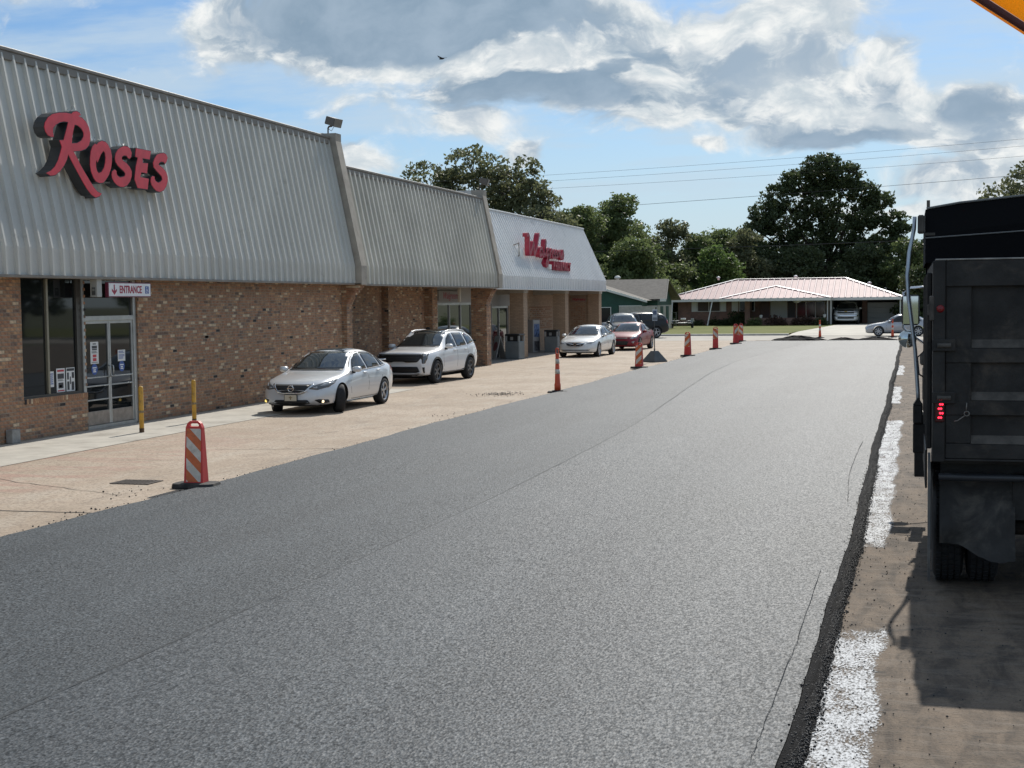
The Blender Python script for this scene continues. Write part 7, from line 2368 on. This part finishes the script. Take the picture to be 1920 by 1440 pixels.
# boat trailer on the lawn
tr = thing('boat_trailer', 'empty boat trailer with pale fenders and black wheels on the lawn', 'trailer', (-20.75, 133.0, 0.11), 0)
FEN = mat('trailer_grey', (.34, .36, .37), .4, metal=.3)
for sx in (-1, 1):
    m = MB(); m.smooth = True
    m.lathe([(.16, -.10), (.30, -.10), (.33, -.06), (.33, .06), (.30, .10), (.16, .10)], 20, 'X', closed=True); m.lathe([(.001, .02), (.16, .02), (.16, -.02), (.001, -.02)], 12, 'X'); m.build('wheel', TYRE, tr, (sx * .95, 0, .33))
    m = MB(); m.prism([(-.45, .55), (-.38, .72), (.38, .72), (.45, .55), (.40, .55), (.34, .67), (-.34, .67), (-.40, .55)], sx * .95 - .16, sx * .95 + .16, 'X'); m.build('fender', FEN, tr)
    m = MB(); m.bev(sx * .6 - .10, sx * .6 + .10, -.9, 1.6, .62, .70, .02); m.build('bunk', mat('bunk_carpet', (.30, .30, .29), .9), tr)
    m = MB(); m.tube([(sx * 1.1, -.95, .45), (sx * 1.1, -.95, .80)], .04, 8); m.bev(sx * 1.1 - .14, sx * 1.1 + .14, -1.0, -.9, .72, .92, .02); m.build('guide_post', FEN, tr)
m = MB(); m.tube([(-.95, 0, .40), (.95, 0, .40)], .05, 8); m.tube([(-1.05, -.95, .45), (1.05, -.95, .45)], .05, 8); m.tube([(0, -.95, .45), (0, 3.2, .45)], .05, 8); m.tube([(-.7, -.95, .45), (-.6, 1.6, .45), (0, 3.0, .45)], .045, 8); m.tube([(.7, -.95, .45), (.6, 1.6, .45), (0, 3.0, .45)], .045, 8); m.build('frame', mat('trailer_frame', (.14, .15, .15), .5, metal=.4), tr)
m = MB(); m.bev(-.30, .15, .9, 1.3, .72, .92, .05); m.build('white_pad', HWHITE, tr)


# ------------------------------------------------------------------ plants
def leaf_mat(name, c0, c1, trans=0.35):
    m = bpy.data.materials.new(name); m.use_nodes = True
    t = NT(m.node_tree); p = t.n['Principled BSDF']; out = t.n['Material Output']
    at = t.node('ShaderNodeAttribute', attribute_name='tone').outputs['Fac']
    c = t.mix(at, c0, c1)
    t.l.new(c, p.inputs['Base Color']); p.inputs['Roughness'].default_value = 0.55
    p.inputs['Specular IOR Level'].default_value = 0.35
    tl = t.node('ShaderNodeBsdfTranslucent'); t.l.new(t.mix(0.5, c, tuple(min(1, k * 1.7) for k in c1)), tl.inputs[0])
    mx = t.node('ShaderNodeMixShader'); mx.inputs[0].default_value = trans
    t.l.new(p.outputs[0], mx.inputs[1]); t.l.new(tl.outputs[0], mx.inputs[2]); t.l.new(mx.outputs[0], out.inputs[0])
    return m


LF_DARK = leaf_mat('leaf_dark', (0.042, 0.060, 0.026), (0.080, 0.104, 0.042), 0.28)
LF_MID = leaf_mat('leaf_mid', (0.080, 0.115, 0.042), (0.140, 0.175, 0.068), 0.42)
LF_BRIGHT = leaf_mat('leaf_bright', (0.072, 0.125, 0.034), (0.122, 0.180, 0.054), 0.42)
LF_OLIVE = leaf_mat('leaf_olive', (0.090, 0.105, 0.052), (0.145, 0.155, 0.080), 0.40)
BARK = mat('bark', (0.075, 0.062, 0.050), 0.95, var=.3, vscale=2, bump=.5, bscale=8)
BARKP = mat('bark_pale', (0.17, 0.155, 0.135), 0.95, var=.3, vscale=2, bump=.5, bscale=8)


def leaves_mesh(name, C, N, n_per, spread, size, rg, m, flat=0.6):
    """leaf quads round clump centres C; N: outward directions; a tone for each leaf"""
    n = len(C) * n_per
    c = np.repeat(C, n_per, 0)
    sp_ = np.repeat(spread, n_per)[:, None] if np.ndim(spread) else spread
    off = rg.normal(0, 1, (n, 3)); off /= np.maximum(np.linalg.norm(off, axis=1, keepdims=True), 1e-6)
    off *= rg.uniform(0.15, 1, (n, 1)) ** 0.5
    off[:, 2] *= flat
    pos = c + off * sp_
    # random leaf frames
    a = rg.normal(0, 1, (n, 3)); a /= np.linalg.norm(a, axis=1, keepdims=True)
    b = rg.normal(0, 1, (n, 3)); b -= (b * a).sum(1, keepdims=True) * a; b /= np.linalg.norm(b, axis=1, keepdims=True)
    s = size * rg.uniform(0.6, 1.35, (n, 1))
    V = np.stack([pos - a * s * .5, pos + b * s * .30, pos + a * s * .5, pos - b * s * .30], 1).reshape(-1, 3)
    F = np.arange(n * 4).reshape(-1, 4)
    tone = np.clip(np.repeat(rg.uniform(0, 1, len(C)), n_per) * .6 + rg.uniform(0, .4, n), 0, 1)
    return np_mesh(name, V, F, m, attr=tone)


def tree(name, label, loc, lobes, m, seed, leaf=0.42, dens=1.0, group=None, trunk_r=0.35, bark=None, cat='tree', n_per=16, clump=0.85, gaps=0.25):
    """trunk and limbs that reach into the lobes of the crown; lobes: (x, y, z, rx, ry, rz) relative to the foot"""
    rg = np.random.RandomState(seed)
    t = thing(name, label, cat, loc, 0, group)
    bark = bark or BARK
    mb = MB(); mb.smooth = True
    zl = min(l[2] - l[5] * .6 for l in lobes)
    top = max(zl, 1.6)
    j = lambda s: rg.uniform(-s, s)
    tp = [(0, 0, -.3), (j(.1), j(.1), top * .4), (j(.25), j(.25), top)]
    mb.tube(tp, [trunk_r * 1.25, trunk_r, trunk_r * .8], 10)
    mb.build('trunk', bark, t)
    tips = []
    lm = MB(); lm.smooth = True
    for (x, y, z, rx, ry, rz) in lobes:
        mid = (x * .45 + j(.4), y * .45 + j(.4), top + (z - top) * .45)
        lm.tube([tp[-1], mid, (x, y, z)], [trunk_r * .42, trunk_r * .25, trunk_r * .09], 7)
        for k in range(5):
            d = rg.normal(0, 1, 3); d /= np.linalg.norm(d); d[2] = abs(d[2]) * .7
            e = (x + d[0] * rx * .8, y + d[1] * ry * .8, z + d[2] * rz * .8)
            lm.tube([(x * .8 + mid[0] * .2, y * .8 + mid[1] * .2, z * .8 + mid[2] * .2), ((x + e[0]) / 2 + j(.3), (y + e[1]) / 2 + j(.3), (z + e[2]) / 2 + .2), e], [trunk_r * .16, trunk_r * .10, trunk_r * .03], 5)
    lm.build('limbs', bark, t)
    C = []
    for (x, y, z, rx, ry, rz) in lobes:
        n = int(dens * 21 * (rx * ry * rz) ** (2 / 3))
        d = rg.normal(0, 1, (n, 3)); d /= np.linalg.norm(d, axis=1, keepdims=True)
        r_ = rg.uniform(.45, 1.0, (n, 1)) ** .6
        # knock holes into the crown
        ph = rg.uniform(0, 6.28, 6)
        q = np.sin(d[:, 0] * 4.1 + ph[0]) * np.sin(d[:, 1] * 3.7 + ph[1]) * np.sin(d[:, 2] * 4.3 + ph[2]) + .5 * np.sin(d[:, 0] * 9 + ph[3]) * np.sin(d[:, 2] * 8 + ph[4])
        keep = q > np.quantile(q, gaps)
        d, r_ = d[keep], r_[keep]
        C.append(np.array([x, y, z]) + d * r_ * np.array([rx, ry, rz]))
    C = np.concatenate(C)
    ob = leaves_mesh('crown', C, None, n_per, rg.uniform(.5, 1.15, len(C)) * clump, leaf, rg, m)
    ob.parent = t
    return t


def blobs(w, h, z0, n, seed, depth=None, taper=.55):
    """an irregular crown: lobes heaped into a rough dome w wide, from z0 up to h"""
    rg = random.Random(seed)
    out = []
    depth = depth or w * .8
    for i in range(n):
        f = (i + .5) / n
        z = z0 + (h - z0) * (.12 + .78 * f)
        k = 1 - taper * max(0, f - .35) / .65
        a = rg.uniform(0, 6.28) + i * 2.4
        r_ = w * .5 * k
        x = math.cos(a) * r_ * rg.uniform(.35, .78); y = math.sin(a) * depth / w * r_ * rg.uniform(.35, .78)
        s = w * rg.uniform(.16, .25) * (.75 + .35 * k)
        out.append((x, y, z, s, s, s * rg.uniform(.62, .85)))
    out.append((0, 0, h - w * .13, w * .17, w * .17, w * .12))
    return out


# oaks behind the stores
OAKL = [(-3.9, 0, 13.9, 2.7, 2.5, 2.5), (-5.2, .5, 12.3, 2.0, 2.2, 1.8), (-2.9, -.5, 11.6, 2.4, 2.4, 1.9)]
tree('oak_tree', 'oak with a rounded crown behind the middle store roof, left of the taller oak', (-41.5, 131, 0), [(a + 0.3, b, c, d, e, f) for a, b, c, d, e, f in OAKL] + [(-1.5, 0, 9, 3.2, 2.8, 2.2)], LF_OLIVE, 1, leaf=.40, dens=1.0, group='oaks behind the store roofs', gaps=.30)
tree('oak_tree', 'tallest oak behind the middle store roof with visible pale forked limbs', (-40.6, 133, 0),
     [(-.6, 0, 16.0, 3.0, 2.8, 2.0), (-2.4, .5, 14.2, 2.2, 2.2, 1.8), (1.7, -.3, 14.4, 2.3, 2.2, 1.9), (2.9, .3, 12.8, 1.7, 1.7, 1.4), (-.4, 0, 11.8, 2.6, 2.4, 1.8), (.9, 1, 9.5, 3.0, 2.6, 2.0)], LF_OLIVE, 2, leaf=.40, dens=.95, group='oaks behind the store roofs', bark=BARKP, gaps=.33)
tree('oak_tree', 'spreading oak behind the shorter floodlight with a drooping right branch', (-36.3, 131, 0),
     [(.2, 0, 14.6, 2.4, 2.3, 1.9), (-1.0, .3, 12.8, 2.0, 2.0, 1.6), (2.0, 0, 12.9, 1.8, 1.8, 1.3), (3.3, .2, 12.2, 1.3, 1.3, 1.0), (.8, 0, 10.9, 3.0, 2.6, 1.7), (-.5, 0, 9.0, 3.2, 2.6, 2.0), (3.4, 0, 9.5, 2.2, 2.0, 1.5)], LF_OLIVE, 3, leaf=.40, dens=.95, group='oaks behind the store roofs', gaps=.33)
tree('oak_tree', 'low rounded tree at the white store roof, right of the spreading oak', (-32.6, 128, 0), [(-.6, 0, 10.3, 2.0, 2.0, 1.3), (1.2, 0, 9.9, 1.8, 1.8, 1.1), (-2.2, .5, 9.3, 1.8, 1.8, 1.4), (.2, 0, 8.2, 2.8, 2.4, 1.6)], LF_OLIVE, 4, leaf=.38, group='oaks behind the store roofs', gaps=.28)
# the wall of trees behind the houses
TL = [('dense green tree behind the end of the white store', (-35.0, 150), 7.5, 13.0, 1.5, 9, LF_MID, .22),
      ('tall loose tree with feathery top, left of the gap in the treeline', (-31.0, 158), 7.5, 14.6, 2, 11, LF_MID, .36),
      ('tree with a bare gap below its thin crown, right of the feathery one', (-27.2, 163), 6.0, 12.0, 3, 8, LF_OLIVE, .40),
      ('dark rounded tree in the middle of the treeline', (-22.6, 170), 7.5, 11.3, 1, 9, LF_MID, .2),
      ('bright green broad tree behind the left end of the ranch house', (-21.3, 160), 6.6, 8.6, .5, 9, LF_BRIGHT, .2),
      ('brownish tree between the bright green one and the great oak', (-18.6, 168), 5.6, 11.2, 1, 8, LF_OLIVE, .25),
      ('dark tree filling the treeline behind the green house', (-29.0, 148), 8.0, 8.8, .5, 9, LF_MID, .18),
      ('dark understorey tree left behind the ranch house roof', (-24.6, 155), 6.0, 6.8, .3, 7, LF_MID, .15),
      ('dark tree right of the great oak, behind the tarp arm of the truck', (-.2, 170), 7.0, 9.6, .5, 8, LF_MID, .22),
      ('tall dark tree seen just left of the truck box', (2.8, 160), 6.5, 10.5, .5, 8, LF_DARK, .22),
      ('tree behind the truck mirrors, low and dense', (1.2, 150), 5.0, 6.0, .2, 6, LF_DARK, .15),
      ('dense dark tree behind the carport', (-5.5, 172), 8.0, 8.8, .3, 9, LF_DARK, .12),
      ('dense dark tree behind the porch roof', (-11.5, 170), 8.5, 8.8, .3, 9, LF_DARK, .12),
      ('dense dark tree behind the middle of the ranch house', (-16.3, 172), 7.5, 8.6, .3, 9, LF_DARK, .12),
      ('leafy tree just right of the white store gable, its top level with the roof edge', (-34.2, 152), 6.0, 12.6, 1, 9, LF_MID, .2),
      ('mid green tree left of the feathery tree', (-33.0, 160), 6.0, 12.4, 1, 9, LF_OLIVE, .25),
      ('rounded tree filling the treeline before the bright green one', (-24.4, 166), 6.5, 10.6, .5, 9, LF_MID, .15),
      ('dark tree under the left side of the great oak', (-20.3, 174), 6.0, 11.0, .5, 8, LF_DARK, .2),
      ('far tree rising behind the end gable of the white store', (-39.5, 158), 8.0, 12.5, 1, 9, LF_MID, .22)]
for i, (lb, (x, y), w, h, z0, n, m, g_) in enumerate(TL):
    tree('tree', lb, (x, y, 0), blobs(w * 1.22, h, z0, n + 2, 20 + i), m, 40 + i, leaf=.36, dens=1.15, n_per=20, group='trees behind the houses', gaps=g_, trunk_r=.28)
# low understorey that closes the belt behind the houses
for i, (lb, x, y, w, h, m) in enumerate((('low bushy tree behind the white store end, under the taller trees', -37.0, 141, 7, 7.2, LF_MID), ('low bushy tree between the green house and the feathery tree', -32.5, 143, 7, 6.6, LF_MID),
        ('low bushy tree just right of the green house gable', -27.0, 149, 6.5, 7.2, LF_MID), ('bushy olive tree under the gap in the treeline', -26.0, 172, 7.5, 9.0, LF_OLIVE), ('bushy tree left of the great oak foot', -19.0, 180, 7.5, 9.2, LF_MID),
        ('bushy tree right of the great oak foot', -4.0, 184, 8, 9.4, LF_MID), ('bushy tree at the tarp arm of the truck', .8, 178, 7, 9.0, LF_OLIVE))):
    tree('tree', lb, (x, y, 0), blobs(w, h, .3, 9, 300 + i), m, 320 + i, leaf=.36, dens=1.1, n_per=18, group='trees behind the houses', gaps=.14, trunk_r=.22)
# the great oak
GO = [(0, 0, 18.6, 2.7, 2.6, 1.9), (-2.7, .4, 17.0, 2.3, 2.3, 1.8), (2.6, -.4, 17.4, 2.4, 2.3, 1.7), (-5.0, 0, 15.2, 2.2, 2.2, 1.7), (-7.0, .3, 13.2, 2.1, 2.1, 1.6), (-8.0, 0, 11.2, 1.7, 1.8, 1.5),
      (-7.4, 0, 8.9, 2.0, 2.0, 1.5), (-4.4, 0, 12.2, 3.0, 2.8, 2.3), (0, .5, 14.6, 3.2, 3.0, 2.4), (4.6, 0, 15.4, 2.1, 2.1, 1.6), (6.6, .2, 14.6, 1.6, 1.6, 1.3), (5.0, 0, 12.4, 2.4, 2.2, 1.7), (8.2, 0, 12.0, 1.6, 1.6, 1.2), (9.2, .2, 10.6, 1.3, 1.3, 1.0),
      (7.4, 0, 9.4, 2.2, 2.0, 1.5), (2.2, 0, 11.0, 2.9, 2.7, 2.1), (-1.5, 0, 9.6, 3.2, 2.9, 2.3), (-4.8, .4, 8.0, 2.8, 2.6, 2.0), (4.2, 0, 8.0, 3.0, 2.7, 2.0), (0, 0, 6.6, 3.4, 2.8, 2.0), (-8.6, 0, 6.9, 1.8, 1.8, 1.3), (7.2, 0, 6.4, 2.2, 2.0, 1.6)]
tree('great_oak', 'great dark oak with a broad rounded crown towering behind the ranch house', (-10.5, 178, 0), GO, LF_DARK, 77, leaf=.40, dens=1.0, gaps=.13, trunk_r=.6, n_per=28, clump=.82)
# trees at the right, behind the truck
tree('oak_tree', 'dark tree rising above the truck box at the right edge', (9.3, 118, 0), [(0, 0, 11.2, 2.6, 2.5, 2.0), (-2.2, 0, 10.0, 2.0, 2.0, 1.6), (-3.8, .3, 8.9, 1.6, 1.7, 1.3), (2.4, 0, 12.4, 2.5, 2.4, 2.0), (-1.8, 0, 7.8, 2.4, 2.3, 1.7), (1.5, 0, 8.6, 3.0, 2.6, 2.2), (-4.9, 0, 7.7, 1.3, 1.4, 1.0), (0, 0, 6.0, 3.2, 2.6, 1.8)], LF_OLIVE, 88, leaf=.36, dens=1.05, gaps=.27, group=None)
for i, (x, y, w, h) in enumerate(((16, 125, 9, 13), (24, 130, 9, 11), (33, 122, 10, 14), (42, 112, 9, 12), (50, 98, 10, 13), (56, 82, 9, 12), (60, 66, 10, 14), (63, 50, 10, 12), (66, 34, 10, 13), (66, 18, 9, 12))):
    tree('tree', ('broad', 'low', 'tall', 'narrow', 'rounded', 'squat', 'lofty', 'spreading', 'slim', 'last')[i] + ' tree in the row beyond the lot, mirrored in the shop glass', (x, y, 0), blobs(w, h, 1.5, 8, 60 + i), (LF_MID, LF_DARK)[i % 2], 100 + i, leaf=.6, dens=.8, group='trees along the far side of the lot', n_per=10)


def shrub(label, loc, rx, ry, rz, m, seed, group=None):
    rg = np.random.RandomState(seed)
    n = int(60 * rx * rz + 30)
    d = rg.normal(0, 1, (n, 3)); d /= np.linalg.norm(d, axis=1, keepdims=True); d[:, 2] = np.abs(d[:, 2])
    C = d * rg.uniform(.4, 1, (n, 1)) * np.array([rx, ry, rz])
    t = thing('shrub', label, 'shrub', loc, 0, group)
    mb = MB()
    for k in range(5):
        e = C[k]; mb.tube([(e[0] * .2, e[1] * .2, 0), (e[0] * .5, e[1] * .5, rz * .4), tuple(e)], [.03, .02, .008], 5)
    mb.build('stems', BARK, t)
    ob = leaves_mesh('foliage', C, None, 14, .22, .16, rg, m, 1.0); ob.parent = t


LF_RED = leaf_mat('leaf_redbrown', (0.050, 0.032, 0.026), (0.10, 0.055, 0.040), .2)
for i, (lb, x, y, rx, rz, m) in enumerate((('low dark shrub under the left window of the ranch house', -19.0, 145.9, 1.3, .75, LF_DARK), ('tall dark shrub right of the second window of the ranch house', -16.9, 145.6, 1.6, 1.55, LF_DARK),
                                          ('low green shrub at the corner of the porch', -15.0, 142.8, 1.0, .75, LF_MID), ('reddish shrub before the porch planter, left', -12.9, 142.6, 1.1, 1.0, LF_RED),
                                          ('reddish shrub before the porch planter, right', -10.2, 142.6, 1.5, .95, LF_RED), ('small dark shrub before the porch, next to the carport posts', -8.6, 142.7, .8, .7, LF_DARK),
                                          ('low shrub between the trailer and the brick wall', -21.2, 145.8, .9, .6, LF_DARK), ('pale round shrub right of the grey sedan by the truck', 2.3, 125, 1.0, 1.6, LF_BRIGHT),
                                          ('bright shrub by the wire fence left of the ranch house', -24.6, 146, 1.4, 2.0, LF_BRIGHT))):
    shrub(lb, (x, y, .11), rx, .7, rz, m, 200 + i)

# overhead wires on the far side of the street
def wire(label, pts, sag, r_=0.009):
    P = []
    a, b_ = Vector(pts[0]), Vector(pts[1])
    for i in range(25):
        f = i / 24; q = a.lerp(b_, f); q.z -= sag * 4 * f * (1 - f); P.append(q)
    m = MB(); m.tube(P, r_, 5)
    tag(m.build('power_line', mat('wire_black', (.03, .03, .032), .6)), label, 'power line', 'overhead wires across the street')
wire('topmost overhead wire crossing the sky', [(-75, 112, 12.6), (30, 112, 15.6)], 1.0)
wire('second overhead wire, just below the topmost', [(-75, 112.4, 12.2), (30, 112.4, 15.1)], 1.0)
wire('third overhead wire from the top, passing behind the great oak', [(-75, 112.2, 11.9), (30, 112.2, 14.3)], 1.1)
wire('lone overhead wire halfway up the great oak', [(-75, 113, 8.9), (30, 113, 13.0)], .6, .014)
wire('lowest thick overhead cable in front of the great oak', [(-60, 113.5, 6.9), (30, 113.5, 8.0)], .6, .022)

# two portable toilets across the lot, mirrored in the store windows
for i, (x, y) in enumerate(((9.5, 38.0), (9.5, 41.0))):
    pt_ = thing('portable_toilet', ('maroon' if i == 0 else 'dark blue') + ' portable toilet with a pale domed roof across the lot', 'portable toilet', (x, y, -.02), R(-90))
    pm = mat('toilet_maroon', (.13, .02, .03), .5) if i == 0 else mat('toilet_blue', (.02, .04, .13), .5)
    m = MB(); m.bev(-.58, .58, -.58, .58, 0, 2.05, .03); m.build('cabin', pm, pt_)
    m = MB(); m.smooth = True; m.prism([(-.62, 2.05), (.62, 2.05), (.60, 2.15), (.4, 2.27), (0, 2.32), (-.4, 2.27), (-.60, 2.15)], -.62, .62, 'Y'); m.build('roof', HWHITE, pt_)
    m = MB(); m.bev(-.36, .36, -.62, -.585, .12, 1.95, .01); m.build('door', pm, pt_)
